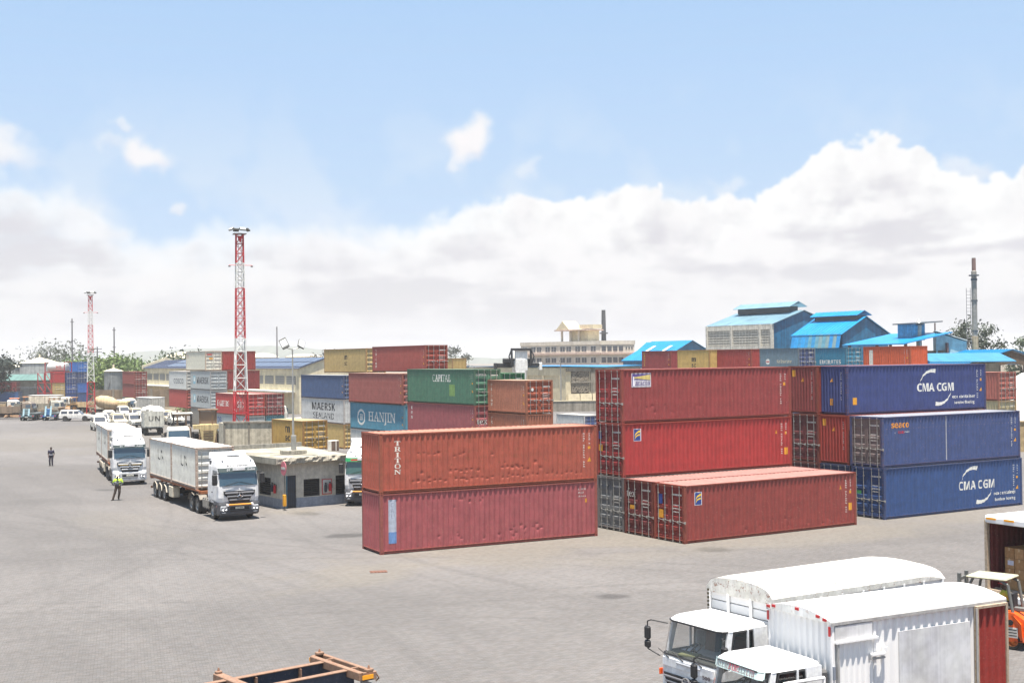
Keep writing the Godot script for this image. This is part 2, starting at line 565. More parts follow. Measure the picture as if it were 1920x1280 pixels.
func door_mesh(h: float) -> Mesh:   # one door leaf in xy, its face at z 0: a frame round pressed bands
	var mb := MB.new()
	var w := 1.12
	var y0 := 0.17
	var y1 := h - 0.14
	mb.box(Vector3(-w / 2 + 0.05, (y0 + y1) / 2, -0.03), Vector3(0.1, y1 - y0, 0.06))
	mb.box(Vector3(w / 2 - 0.05, (y0 + y1) / 2, -0.03), Vector3(0.1, y1 - y0, 0.06))
	var n := 5
	var x0 := -w / 2 + 0.1
	var x1 := w / 2 - 0.1
	var y := y0
	var step := (y1 - y0) / n
	var p := [Vector2(y0, -0.004)]
	for i in n:
		p.append(Vector2(y + step * 0.16, -0.004)); p.append(Vector2(y + step * 0.25, -0.05))
		p.append(Vector2(y + step * 0.75, -0.05)); p.append(Vector2(y + step * 0.84, -0.004))
		y += step
	p.append(Vector2(y1, -0.004))
	for i in p.size() - 1:
		mb.quad(Vector3(x0, p[i].x, p[i].y), Vector3(x0, p[i + 1].x, p[i + 1].y), Vector3(x1, p[i + 1].x, p[i + 1].y), Vector3(x1, p[i].x, p[i].y))
	return mb.done()


func bar_mesh(h: float) -> Mesh:   # a locking bar with its cams, brackets and hinged handle plate
	var mb := MB.new()
	mb.tube(Vector3(0, 0.07, 0.045), Vector3(0, h - 0.06, 0.045), 0.02, 0.02, 6)
	for y in [0.06, h - 0.09]: mb.box(Vector3(0, y, 0.035), Vector3(0.075, 0.07, 0.06))
	for y in [0.42, 0.95, h * 0.58, h - 0.5]: mb.box(Vector3(0, y, 0.03), Vector3(0.085, 0.055, 0.05))
	return mb.done()


func handle_mesh() -> Mesh:
	var mb := MB.new()
	mb.tube(Vector3(0, 1.08, 0.06), Vector3(0.44, 1.04, 0.06), 0.014, 0.014, 5)
	mb.box(Vector3(0.40, 1.04, 0.03), Vector3(0.10, 0.13, 0.05))
	mb.box(Vector3(0.02, 1.08, 0.045), Vector3(0.06, 0.08, 0.04))
	return mb.done()


func clip_cell(poly: Array, lo: float, hi: float) -> Array:
	for side in 2:
		var out := []
		for i in poly.size():
			var a: Vector2 = poly[i]
			var b: Vector2 = poly[(i + 1) % poly.size()]
			var da := a.x - lo if side == 0 else hi - a.x
			var db := b.x - lo if side == 0 else hi - b.x
			if da >= 0: out.append(a)
			if (da > 0 and db < 0) or (da < 0 and db > 0): out.append(a.lerp(b, da / (da - db)))
		poly = out
		if poly.size() < 3: return []
	return poly


func on_sheet(tris: Array, prof: Array, lift := 0.005) -> Mesh:   # paint laid on a corrugated sheet: flat triangles bent to its folds
	var mb := MB.new()
	for t in range(0, tris.size(), 3):
		var lo := minf(tris[t].x, minf(tris[t + 1].x, tris[t + 2].x))
		var hi := maxf(tris[t].x, maxf(tris[t + 1].x, tris[t + 2].x))
		for i in prof.size() - 1:
			if prof[i + 1].x <= lo or prof[i].x >= hi: continue
			var c := clip_cell([tris[t], tris[t + 1], tris[t + 2]], prof[i].x, prof[i + 1].x)
			for k in range(1, c.size() - 1):
				var q := [c[0], c[k], c[k + 1]]
				if (q[1] - q[0]).cross(q[2] - q[0]) > 0: q = [c[0], c[k + 1], c[k]]
				var v := []
				for s in q: v.append(Vector3(s.x, s.y, depth_at([prof[i], prof[i + 1]], s.x) + lift))
				mb.tri(v[0], v[1], v[2])
	return mb.done()


var fonts := {}
func font(kind: String) -> SystemFont:
	if not fonts.has(kind):
		var f := SystemFont.new()
		f.font_names = PackedStringArray(["Droid Serif" if kind.contains("serif") else "Droid Sans Mono" if kind.contains("mono") else "Droid Sans"])
		f.font_weight = 700 if kind.contains("bold") else 400
		fonts[kind] = f
	return fonts[kind]


func text_tris(text: String, kind: String, height: float, wide := 1.0, slant := 0.0) -> Array:   # centred, capitals HEIGHT tall
	var t := TextMesh.new()
	t.font = font(kind)
	t.text = text
	t.font_size = 48
	t.pixel_size = height / (48.0 * 0.72)
	t.depth = 0.0
	t.curve_step = 2.0
	t.line_spacing = -8.0
	var a: PackedVector3Array = t.get_mesh_arrays()[Mesh.ARRAY_VERTEX]
	var out := []
	if a.is_empty(): return out
	var box := Rect2(a[0].x, a[0].y, 0, 0)
	for v in a: box = box.expand(Vector2(v.x, v.y))
	var c := box.get_center()
	for v in a: out.append(Vector2((v.x - c.x) * wide + (v.y - c.y) * slant, v.y - c.y))
	return out


func poly_tris(p: Array) -> Array:
	var q := PackedVector2Array(p)
	var out := []
	for i in Geometry2D.triangulate_polygon(q): out.append(q[i])
	return out


func rect_tris(c: Vector2, s: Vector2) -> Array:
	return poly_tris([c - s / 2, c + Vector2(s.x, -s.y) / 2, c + s / 2, c + Vector2(-s.x, s.y) / 2])


func disc_tris(c: Vector2, r: Vector2, n := 20, inner := 0.0) -> Array:
	var out := []
	for i in n:
		var a := Vector2.from_angle(TAU * i / n)
		var b := Vector2.from_angle(TAU * (i + 1) / n)
		if inner > 0:
			out.append_array([c + a * r * inner, c + a * r, c + b * r, c + a * r * inner, c + b * r, c + b * r * inner])
		else:
			out.append_array([c, c + a * r, c + b * r])
	return out


func moved(tris: Array, by: Vector2) -> Array:
	var out := []
	for t in tris: out.append(t + by)
	return out


func arc_tris(c: Vector2, r: float, a0: float, a1: float, w0: float, w1: float, n := 12, squash := 1.0) -> Array:   # a swoosh whose width runs from w0 to w1
	var out := []
	for i in n:
		var q := []
		for k in [i, i + 1]:
			var t := float(k) / n
			var a := lerpf(a0, a1, t)
			var d := Vector2(cos(a), sin(a) * squash)
			var w := lerpf(w0, w1, t)
			q.append(c + d * (r - w / 2)); q.append(c + d * (r + w / 2))
		out.append_array([q[0], q[1], q[3], q[0], q[3], q[2]])
	return out


func flat_paint(tris: Array, lift := 0.004) -> Mesh:
	return on_sheet(tris, [Vector2(-50, 0), Vector2(50, 0)], lift)


func code_marks(n: int, sd: int, tall := 0.1) -> Array:   # the column of small worn letters that no one can read at this distance
	var out := []
	var r := RandomNumberGenerator.new()
	r.seed = sd
	for i in n:
		if i in [4, 11]: continue
		var y := -i * tall * 1.35
		out.append_array(rect_tris(Vector2(-0.026, y), Vector2(0.018, tall * r.randf_range(0.7, 1.0))))
		out.append_array(rect_tris(Vector2(r.randf_range(-0.01, 0.03), y + tall * r.randf_range(-0.35, 0.35)), Vector2(0.055, 0.02)))
		if r.randf() < 0.6: out.append_array(rect_tris(Vector2(0.03, y - 0.01), Vector2(0.018, tall * r.randf_range(0.5, 0.9))))
	return out


func container(label: String, near: Vector3, turn: float, long: float, h: float, col: Color, end: int, o := {}) -> Node3D:
	# near: the bottom corner where the seen side meets the seen end (end = +1 or -1); turn: which way its x axis points
	var ux := Vector3(cos(turn), 0, -sin(turn))
	var uz := Vector3(sin(turn), 0, cos(turn))
	var mid := near - ux * (end * long / 2) - uz * (W / 2)
	var t := thing("shipping_container", label, "container", mid, turn, o.get("group", "stacked shipping containers"))
	var key := "%02x%02x%02x" % [int(col.r8), int(col.g8), int(col.b8)]
	var wear: String = o.get("wear", "speck")
	var skin := mat("paint_" + key + wear, col, 0.62, 0.0, wear, 0.22)
	var rust: bool = o.get("rusty", true)
	var rim := mat("edge_" + key + wear, col.darkened(0.08).lerp(rgb(142, 84, 52), 0.3 if rust and col.r > col.b else 0.08), 0.65, 0.0, "rust" if rust else wear, 0.5)
	var top: Color = o.get("roof", col.lerp(rgb(150, 128, 118), 0.35))
	var roofm := mat("roof_" + key, top, 0.8, 0.0, "speck", 0.25)
	var steel := mat("galvanised", rgb(176, 176, 172), 0.45, 0.5)
	var lp := long - 0.30
	var side := corrug(lp, 0.285, 0.036)
	var zs := W / 2 - 0.022
	var dents: Array = o.get("dents", [])
	var sk := "side%.2f%.2f" % [long, h]
	var plain_sheet := func(): return sheet(side, 0.15, h - 0.06)
	var m := part(t, "side_panel", sheet(side, 0.15, h - 0.06, dents) if dents.size() else shared(sk, plain_sheet), skin, Vector3(0, 0, zs))
	part(t, "side_panel", shared(sk, plain_sheet), skin, Vector3(0, 0, -zs), Vector3(0, PI, 0))
	# end: doors or a corrugated wall
	var blank: bool = o.get("blank", false)
	var endp := corrug(W - 0.26, 0.25, 0.05)
	for e in [end, -end]:
		var rot := Vector3(0, e * PI / 2, 0)
		var doors: bool = (e == end) != blank
		var zx: float = e * (long / 2 - 0.01)
		if not doors:
			part(t, "end_panel", shared("end%.2f" % h, func(): return sheet(endp, 0.15, h - 0.06)), skin, Vector3(zx, 0, 0), rot)
			pbox(t, "end_rail", Vector3(e * (long / 2 - 0.035), h - 0.05, 0), Vector3(0.07, 0.1, W - 0.3), rim)
		else:
			pbox(t, "door_header", Vector3(e * (long / 2 - 0.06), h - 0.065, 0), Vector3(0.12, 0.13, W - 0.3), rim)
			for s in [-1, 1]:
				var leafm: Material = mat("door_" + key, o["door"], 0.6, 0.0, "speck", 0.3) if o.has("door") else skin
				var leaf := part(t, "door", shared("door%.2f" % h, door_mesh.bind(h)), leafm, Vector3(e * (long / 2 - 0.05), 0, -e * s * 0.575), rot)
				if e == end:
					for b in [-1, 1]:
						part(leaf, "locking_bar", shared("bar%.2f" % h, bar_mesh.bind(h)), steel, Vector3(b * 0.27, 0, 0))
						part(leaf, "door_handle", shared("handle", handle_mesh), steel, Vector3(b * 0.27 - (0.0 if b > 0 else 0.0), 0, 0), Vector3(0, 0, 0) if b < 0 else Vector3(0, 0, 0))
		part(t, "end_sill", shared("end_sill", func(): return MB.new().box(Vector3(0, 0.155, 0), Vector3(0.1, 0.03, W - 0.3)).box(Vector3(-0.06, 0.09, 0), Vector3(0.03, 0.1, W - 0.3)).done()), rim, Vector3(e * (long / 2 - 0.05), 0, 0), Vector3(0, 0.0 if e > 0 else PI, 0))
	# roof, rails, posts and corner castings
	var rk := "roof%.2f" % long
	part(t, "roof", shared(rk, func():
		var p := corrug(long - 0.26, 0.30, 0.022)
		var mb := MB.new()
		for i in p.size() - 1:
			mb.quad(Vector3(p[i].x, p[i].y, W / 2 - 0.05), Vector3(p[i].x, p[i].y, -W / 2 + 0.05), Vector3(p[i + 1].x, p[i + 1].y, -W / 2 + 0.05), Vector3(p[i + 1].x, p[i + 1].y, W / 2 - 0.05))
		return mb.done()), roofm, Vector3(0, h - 0.012, 0))
	part(t, "floor", box_mesh(Vector3(long - 0.3, 0.05, W - 0.2)), rim, Vector3(0, 0.145, 0))
	for s in [-1, 1]:
		pbox(t, "top_rail", Vector3(0, h - 0.04, s * (W / 2 - 0.03)), Vector3(long - 0.35, 0.06, 0.06), rim)
		part(t, "bottom_rail", shared("sill%.2f" % long, func(): return MB.new().box(Vector3(0, 0.152, 0), Vector3(long - 0.35, 0.028, 0.06)).box(Vector3(0, 0.092, -0.025), Vector3(long - 0.35, 0.092, 0.02)).box(Vector3(0, 0.048, -0.005), Vector3(long - 0.35, 0.016, 0.05)).done()), rim, Vector3(0, 0, s * (W / 2 - 0.031)), Vector3(0, 0.0 if s > 0 else PI, 0))
		for e in [-1, 1]:
			pbox(t, "corner_post", Vector3(e * (long / 2 - 0.075), h / 2, s * (W / 2 - 0.07)), Vector3(0.146, h - 0.23, 0.136), rim)
			for y in [0.059, h - 0.059]:
				part(t, "corner_casting", shared("casting", casting_mesh), rim, Vector3(e * (long / 2 - 0.089), y, s * (W / 2 - 0.081)))
	var marks: Color = o.get("marks", Color(0.9, 0.9, 0.88))
	if o.get("codes", true):
		var white := mat("letters_" + marks.to_html(), marks, 0.7, 0.0, "", 1.0)
		var x: float = lp / 2 - 0.62 if not o.has("code_x") else o.code_x
		part(m, "code_marking", on_sheet(moved(code_marks(15, hash(label), 0.09), Vector2(x, h - 0.42)), side), white)
		part(m, "code_marking", on_sheet(moved(code_marks(6, hash(label) + 1, 0.075), Vector2(x + 0.33, h - 0.42)), side), white)
		for q in o.get("plates", [[0.33, -1.15, 0.16, 0.14], [0.33, -1.75, 0.24, 0.24, 3]]):
			var yellow := mat("yellow_label", rgb(222, 158, 42), 0.6, 0.0, "", 1.0)
			var c := Vector2(x + q[0], h + q[1])
			var tr := rect_tris(c, Vector2(q[2], q[3])) if q.size() < 5 else poly_tris([c + Vector2(-q[2] / 2, -q[3] / 2), c + Vector2(q[2] / 2, -q[3] / 2), c + Vector2(0, q[3] / 2)])
			part(m, "hazard_label", on_sheet(tr, side), yellow)
	if not blank and o.get("door_marks", true):
		var leafs := t.find_children("door*", "MeshInstance3D", false, false)
		var pale := mat("letters_" + marks.to_html(), marks, 0.7, 0.0, "", 1.0)
		for d in leafs:
			if d.name.begins_with("door") and not d.name.begins_with("door_header") and signf(d.position.x) == end and d.position.z * end < 0:
				var tr := []
				for k in 4:
					for i in (6 if k == 0 else 4): tr.append_array(rect_tris(Vector2(-0.2 + i * 0.11, h - 0.5 - k * 0.17 - (0.35 if k > 0 else 0.0)), Vector2(0.075, 0.09 if k == 0 else 0.05)))
				part(d, "code_marking", flat_paint(tr), pale)
	t.set_meta("side", m)
	t.set_meta("prof", side)
	return t


func on_side(t: Node3D, nm: String, tris: Array, x: float, y: float, m: Material, lift := 0.005):
	part(t.get_meta("side"), nm, on_sheet(moved(tris, Vector2(x, y)), t.get_meta("prof"), lift), m)


func letters(t: Node3D, text: String, kind: String, height: float, x: float, y: float, col: Color, wide := 1.0, slant := 0.0, nm := "lettering"):
	on_side(t, nm, text_tris(text, kind, height, wide, slant), x, y, mat("letters_" + col.to_html(), col, 0.7, 0.0, "", 1.0))


func down(t: Node3D, text: String, kind: String, height: float, step: float, x: float, y: float, col: Color, wide := 1.0):   # a word written downwards, letter under letter
	var out := []
	for i in text.length(): out.append_array(moved(text_tris(text[i], kind, height, wide), Vector2(0, -i * step)))
	on_side(t, "lettering", out, x, y, mat("letters_" + col.to_html(), col, 0.7, 0.0, "", 1.0))


func door_of(t: Node3D, end: int, left: bool) -> Node3D:   # the door leaf on the left or right as one stands before the seen end
	for d in t.find_children("door*", "MeshInstance3D", false, false):
		if not String(d.name).begins_with("door_header") and signf(d.position.x) == end and (d.position.z * end > 0) == left: return d
	return null


func logo_arcs(t: Node3D, x: float, y: float):   # two brush strokes above and below the big letters, and the small words beside them
	var white := mat("letters_" + Color(0.9, 0.9, 0.88).to_html(), Color(0.9, 0.9, 0.88), 0.7, 0.0, "", 1.0)
	on_side(t, "emblem", arc_tris(Vector2(0, 0), 1.16, PI * 0.90, PI * 0.42, 0.01, 0.30, 14, 0.86), x - 0.25, y + 0.02, white)
	on_side(t, "emblem", arc_tris(Vector2(0, 0), 1.16, -PI * 0.10, -PI * 0.58, 0.01, 0.30, 14, 0.86), x + 0.25, y - 0.05, white)
	letters(t, "CMA CGM", "bold", 0.50, x, y, Color(0.9, 0.9, 0.88), 1.02)
	letters(t, "eco container", "bold", 0.19, x + 2.55, y - 0.62, Color(0.9, 0.9, 0.88), 1.2)
	letters(t, "bamboo flooring", "bold", 0.17, x + 2.6, y - 1.02, Color(0.9, 0.9, 0.88), 1.0)


func swoosh_plate(t: Node3D, x: float, y: float, s := 1.0):   # blue plate with a yellow curl
	on_side(t, "emblem", rect_tris(Vector2.ZERO, Vector2(0.50, 0.66) * s), x, y, mat("plate_white", rgb(214, 216, 220), 0.6, 0.0, "plain"), 0.004)
	on_side(t, "emblem", rect_tris(Vector2.ZERO, Vector2(0.44, 0.60) * s), x, y, mat("plate_blue", rgb(34, 60, 128), 0.6, 0.0, "plain"), 0.007)
	var y1 := mat("plate_yellow", rgb(226, 190, 60), 0.6, 0.0, "plain")
	on_side(t, "emblem", arc_tris(Vector2(0.16, -0.12), 0.30, PI * 0.95, PI * 0.45, 0.02, 0.13), x, y, y1, 0.010)
	on_side(t, "emblem", arc_tris(Vector2(0.12, -0.26), 0.26, PI * 0.95, PI * 0.42, 0.02, 0.10), x, y, y1, 0.010)


func msc(t: Node3D, x: float, y: float, s := 1.0):
	letters(t, "m", "bold", 0.62 * s, x, y + 0.28 * s, rgb(40, 38, 36), 1.15)
	letters(t, "sc", "bold", 0.50 * s, x, y - 0.42 * s, rgb(40, 38, 36), 1.2)


func star_logo(t: Node3D, x: float, y: float, s := 1.0):
	on_side(t, "emblem", rect_tris(Vector2.ZERO, Vector2(1.25, 1.2) * s), x, y, mat("plate_sky", rgb(128, 176, 196), 0.7, 0.0, "", 0.4), 0.004)
	var p := []
	for i in 14: p.append(Vector2.from_angle(PI / 2 + TAU * i / 14) * (0.5 if i % 2 == 0 else 0.22) * s)
	on_side(t, "emblem", poly_tris(p), x, y, mat("letters_" + Color(0.9, 0.9, 0.88).to_html(), Color(0.9, 0.9, 0.88), 0.7), 0.008)


func make_dents(n: int, sd: int, band: Array) -> Array:
	var out := []
	var r := RandomNumberGenerator.new()
	r.seed = sd
	for i in n: out.append(Vector4(r.randf_range(band[0], band[1]), r.randf_range(band[2], band[3]), r.randf_range(0.06, 0.11), r.randf_range(0.015, 0.035)))
	return out


func make_containers():
	var c: Node3D
	var T1 := 0.545
	var T2 := 0.54 - PI / 2
	var T3 := 0.48 - PI / 2
	var red := rgb(158, 62, 54)
	# the pair in front
	var dn := []
	for i in 34:
		if i % 9 != 7: dn.append(Vector4(-4.33 + i * 0.287, 0.50 + 0.05 * sin(i * 1.7), 0.075, 0.03))
	for i in 5: dn.append(Vector4(-2.33 + i * 0.287, 0.93 + 0.03 * sin(i * 2.1), 0.08, 0.034)); dn.append(Vector4(0.54 + i * 0.287, 0.97 + 0.02 * sin(i * 1.3), 0.08, 0.036))
	for i in 4: dn.append(Vector4(-4.05 + i * 0.287, 1.86 - 0.02 * i, 0.06, 0.026))
	dn += make_dents(8, 4, [-4.5, 1.5, 0.45, 1.0]) + make_dents(7, 9, [0.5, 3.0, 0.8, 1.2]) + make_dents(5, 19, [-3.0, 0.0, 1.5, 2.0])
	c = container("rust orange container with a white word written downwards, upper of the two nearest the camera", at(-6.41, 59.92, 2.896), 0.483, 12.192, 2.896, rgb(167, 81, 63), -1, {"blank": true, "wear": "rust", "roof": rgb(159, 111, 94), "dents": dn})
	down(c, "TRITON", "serif bold", 0.225, 0.275, -5.15, 2.40, Color(0.9, 0.88, 0.84), 1.55)
	dn = make_dents(7, 14, [-2.6, -0.6, 2.0, 2.6]) + make_dents(15, 15, [-3.0, 2.6, 0.35, 0.85]) + make_dents(6, 25, [1.0, 3.0, 0.6, 1.0])
	c = container("faded maroon container with a peeling pale blue strip, under the rust orange one", at(-6.41, 59.92, 0), 0.483, 12.192, 2.896, rgb(158, 80, 84), -1, {"blank": true, "wear": "speck", "dents": dn, "codes": false})
	on_side(c, "strip_label", rect_tris(Vector2.ZERO, Vector2(0.42, 2.1)), -5.45, 1.55, mat("strip_pale", rgb(176, 184, 200), 0.6, 0.0, "speck", 0.6), 0.004)
	on_side(c, "strip_label", rect_tris(Vector2.ZERO, Vector2(0.42, 0.55)), -5.45, 0.775, mat("strip_blue", rgb(108, 146, 198), 0.6, 0.0, "speck", 0.9), 0.007)
	var faded := rgb(150, 156, 176)
	down(c, "SP", "bold", 0.24, 0.34, -5.45, 0.95, rgb(214, 216, 220), 1.1)
	down(c, "CAL", "bold", 0.2, 0.27, -5.45, 2.35, faded, 0.9)
	var pale := mat("letters_" + Color(0.9, 0.9, 0.88).to_html(), Color(0.9, 0.9, 0.88), 0.7, 0.0, "", 1.0)
	for k in 3: on_side(c, "code_marking", moved(code_marks(4 - k % 2, 70 + k, 0.09), Vector2.ZERO).map(func(v): return Vector2(-v.y, v.x)), 5.0, 2.5 - k * 0.18, pale)
	on_side(c, "hazard_label", rect_tris(Vector2.ZERO, Vector2(0.13, 0.2)), 5.42, 1.9, mat("yellow_label", rgb(222, 158, 42), 0.6))
	# the low row by the corner, and what stands on it
	dn = make_dents(12, 34, [-2.5, 4.5, 0.3, 0.9])
	c = container("brick red ground container with blue and yellow emblem, its whole roof in view", at(8.49, 62.34, 0), 0.555, 12.192, 2.896, rgb(140, 57, 51), -1, {"wear": "speck", "roof": rgb(152, 111, 105), "dents": dn, "door": rgb(128, 38, 34), "plates": [[0.33, -1.05, 0.14, 0.16], [0.33, -1.85, 0.26, 0.40], [-0.42, -0.75, 0.2, 0.24, 3]]})
	swoosh_plate(c, -5.15, 2.2)
	var d := door_of(c, -1, true)
	part(d, "emblem", flat_paint(rect_tris(Vector2(-0.15, 2.1), Vector2(0.34, 0.5))), mat("plate_blue", rgb(34, 60, 128), 0.6, 0.0, "plain"))
	part(d, "hazard_label", flat_paint(rect_tris(Vector2(-0.12, 1.35), Vector2(0.42, 0.42))), mat("yellow_label", rgb(222, 158, 42), 0.6))
	c = container("dark maroon container with white lower-case door letters, between the grey and brick red ones", at(7.17, 64.5, 0), 0.555, 12.192, 2.896, rgb(104, 40, 42), -1, {"roof": rgb(146, 108, 103)})
	d = door_of(c, -1, true)
	part(d, "lettering", flat_paint(moved(text_tris("tex", "serif", 0.34, 1.1), Vector2(-0.1, 2.15))), pale)
	part(d, "hazard_label", flat_paint(rect_tris(Vector2(0.0, 1.45), Vector2(0.4, 0.2))), mat("yellow_label", rgb(222, 158, 42), 0.6))
	container("grey container with closed doors, at the foot of the three-high stack behind the front pair", at(5.86, 66.75, 0), 0.545, 12.192, 2.896, rgb(119, 122, 125), -1, {"codes": false})
	c = container("bright red container with a small emblem plate, resting on the grey one", at(5.86, 66.85, 2.896), 0.54, 12.192, 2.896, rgb(162, 49, 48), -1, {"wear": "", "door": rgb(140, 32, 34), "plates": [[0.33, -0.95, 0.14, 0.16], [0.35, -2.0, 0.28, 0.40], [-0.42, -0.85, 0.2, 0.24, 3]]})
	swoosh_plate(c, -5.1, 2.25)
	d = door_of(c, -1, true)
	part(d, "hazard_label", flat_paint(rect_tris(Vector2(-0.32, 1.5), Vector2(0.36, 0.36))), mat("yellow_label", rgb(222, 158, 42), 0.6))
	part(d, "emblem", flat_paint(rect_tris(Vector2(-0.38, 2.2), Vector2(0.3, 0.42))), mat("plate_blue", rgb(34, 60, 128), 0.6, 0.0, "plain"))
	dn = make_dents(14, 44, [-4.5, 0.0, 0.4, 0.9])
	c = container("crimson container with a purple and cream sign board, atop the bright red one", at(5.84, 66.95, 5.792), 0.537, 12.192, 2.896, rgb(142, 58, 58), -1, {"wear": "speck", "dents": dn, "door": rgb(142, 42, 42), "plates": [[0.28, -1.0, 0.14, 0.18]]})
	on_side(c, "sign_board", rect_tris(Vector2.ZERO, Vector2(1.34, 0.76)), -4.75, 2.3, mat("beam_white", rgb(206, 206, 214), 0.6, 0.0, "", 0.5), 0.012)
	on_side(c, "sign_board", poly_tris([Vector2(-0.62, 0.34), Vector2(0.62, 0.34), Vector2(0.62, -0.02), Vector2(-0.42, 0.02), Vector2(-0.62, -0.34)]), -4.75, 2.3, mat("beam_purple", rgb(98, 84, 150), 0.6, 0.0, "", 0.5), 0.016)
	on_side(c, "sign_board", poly_tris([Vector2(-0.52, 0.16), Vector2(0.62, 0.30), Vector2(0.62, -0.0), Vector2(-0.5, 0.10)]), -4.75, 2.3, mat("beam_cream", rgb(214, 196, 120), 0.6, 0.0, "", 0.5), 0.020)
	on_side(c, "sign_board", poly_tris([Vector2(-0.58, -0.32), Vector2(-0.44, -0.32), Vector2(-0.48, 0.2), Vector2(-0.54, 0.2)]), -4.75, 2.3, mat("beam_tower", rgb(236, 236, 240), 0.6, 0.0, "plain"), 0.024)
	on_side(c, "lettering", text_tris("BEACON", "serif bold", 0.21, 0.82, 0.2), -4.65, 2.12, mat("beam_ink", rgb(88, 72, 132), 0.6, 0.0, "plain"), 0.024)
	# the blue corner
	c = container("bright blue container with big white letters, on the ground at the right", at(20.93, 70.63, 0), 0.549, 12.192, 2.896, rgb(43, 74, 127), -1, {"wear": "", "roof": rgb(111, 116, 131)})
	logo_arcs(c, 1.9, 1.5)
	d = door_of(c, -1, true)
	part(d, "hazard_label", flat_paint(rect_tris(Vector2(-0.12, 1.42), Vector2(0.34, 0.2))), mat("green_label", rgb(64, 150, 92), 0.6))
	c = container("dusty blue container with grey-brown doors and an orange word at its upper corner", at(20.9, 70.75, 2.896), 0.549, 12.192, 2.896, rgb(58, 76, 125), -1, {"wear": "speck", "roof": rgb(130, 134, 145), "door": rgb(118, 106, 104)})
	letters(c, "seaco", "bold", 0.36, -4.55, 2.38, rgb(226, 150, 44), 1.1)
	letters(c, "GE", "bold", 0.13, -4.5, 1.98, rgb(200, 40, 52), 2.6)
	letters(c, "a", "bold", 0.07, -5.0, 1.96, Color(0.85, 0.85, 0.85), 2.0)
	letters(c, "company", "bold", 0.07, -4.02, 1.98, Color(0.85, 0.85, 0.85), 1.1)
	on_side(c, "repair_seam", rect_tris(Vector2.ZERO, Vector2(0.05, 2.6)), -0.65, 1.5, mat("seam", rgb(170, 170, 176), 0.6))
	c = container("navy container with big white letters, set back on top of the blue stack", at(19.66, 73.45, 5.792), 0.53, 12.192, 2.896, rgb(49, 63, 118), -1, {"blank": true, "wear": "", "plates": [[0.33, -1.0, 0.14, 0.16], [0.33, -1.6, 0.24, 0.24, 3]]})
	logo_arcs(c, 1.5, 1.5)
	on_side(c, "hazard_label", rect_tris(Vector2.ZERO, Vector2(0.34, 0.42)), -5.4, 0.8, mat("yellow_label", rgb(222, 158, 42), 0.6))
	end_marks(c, -1, 2.896, true)
	c = container("vermilion container seen end on, between the grey-brown doors and the dark red doors", at(19.64, 73.0, 2.896), 0.549, 12.192, 2.896, rgb(151, 50, 40), -1, {"blank": true, "wear": ""})
	end_marks(c, -1, 2.896, false)
	container("dark blue container on the ground behind the brightest blue one", at(19.64, 72.9, 0), 0.549, 12.192, 2.896, rgb(43, 60, 102), -1, {"codes": false})
	c = container("dark red container showing barred doors, just right of the bright red one", at(18.33, 75.0, 2.896), 0.549, 12.192, 2.896, rgb(110, 46, 48), -1)
	container("plum container on the ground below the dark red barred doors", at(18.33, 74.9, 0), 0.549, 12.192, 2.896, rgb(94, 43, 47), -1, {"codes": false})
	c = container("wine red container seen end on, squeezed between the crimson and the navy top containers", at(18.33, 75.1, 5.792), 0.549, 12.192, 2.896, rgb(132, 55, 53), -1, {"blank": true})
	end_marks(c, -1, 2.896, false)
	# the stacks that stand the other way, left to right
	container("steel blue container with a tiny white plate, top of the stack beside the tall lamp", at(-17.86, 132, 5.18), T2, 12.192, 2.591, rgb(62, 87, 128), 1, {"roof": rgb(145, 148, 150)})
	c = container("rust-edged white container with two rows of black letters, under the steel blue one", at(-17.86, 132, 2.59), T2, 12.192, 2.591, rgb(196, 198, 198), 1, {"blank": true, "codes": false})
	letters(c, "MAERSK", "bold", 0.80, 0.4, 1.75, rgb(44, 46, 50), 1.55)
	letters(c, "SEALAND", "", 0.66, 0.4, 0.75, rgb(52, 54, 58), 1.6)
	c = container("dull yellow container with black letters, at the foot of the stack beside the tall lamp", at(-17.86, 132, 0), T2, 12.192, 2.591, rgb(191, 164, 104), 1, {"codes": false})
	msc(c, 0.5, 1.4)
	part(door_of(c, 1, true), "lettering", flat_paint(moved(text_tris("m", "bold", 0.3, 1.1), Vector2(0, 2.0))), mat("letters_dark", rgb(40, 38, 36), 0.7))
	container("salmon red container with doors half hidden, upper one above the sky blue container", at(-10.06, 114, 5.2), T2, 12.192, 2.896, rgb(157, 88, 82), 1, {"roof": rgb(167, 140, 125)})
	c = container("sky blue container with big white serif letters and a ringed initial", at(-9.93, 114, 2.6), T2, 12.192, 2.591, rgb(80, 143, 168), 1, {"blank": true, "wear": "speck"})
	letters(c, "HANJIN", "serif bold", 0.92, 1.2, 1.2, Color(0.9, 0.9, 0.88), 1.22)
	on_side(c, "emblem", disc_tris(Vector2.ZERO, Vector2(0.95, 0.78), 22, 0.74), -3.5, 1.2, pale)
	letters(c, "H", "serif bold", 0.6, -3.5, 1.2, Color(0.9, 0.9, 0.88), 1.1)
	container("off-white container on the ground, mostly hidden behind the front pair's left end", at(-9.93, 114, 0), T2, 12.192, 2.591, rgb(206, 208, 206), 1, {"codes": false})
	c = container("green container with white capitals, raised above the pink-red one", at(-3.04, 100, 5.62), T2, 12.192, 2.896, rgb(71, 118, 95), 1, {"wear": "speck", "rusty": false})
	letters(c, "CAPITAL", "serif bold", 0.6, 0.35, 2.15, Color(0.9, 0.9, 0.88), 0.9)
	part(door_of(c, 1, true), "lettering", flat_paint(moved(text_tris("CAPITAL", "serif bold", 0.16, 1.0), Vector2(0, 2.45))), pale)
	on_side(c, "repair_patch", rect_tris(Vector2.ZERO, Vector2(0.9, 0.95)), 2.2, 1.15, mat("patch_green", rgb(120, 156, 90), 0.7))
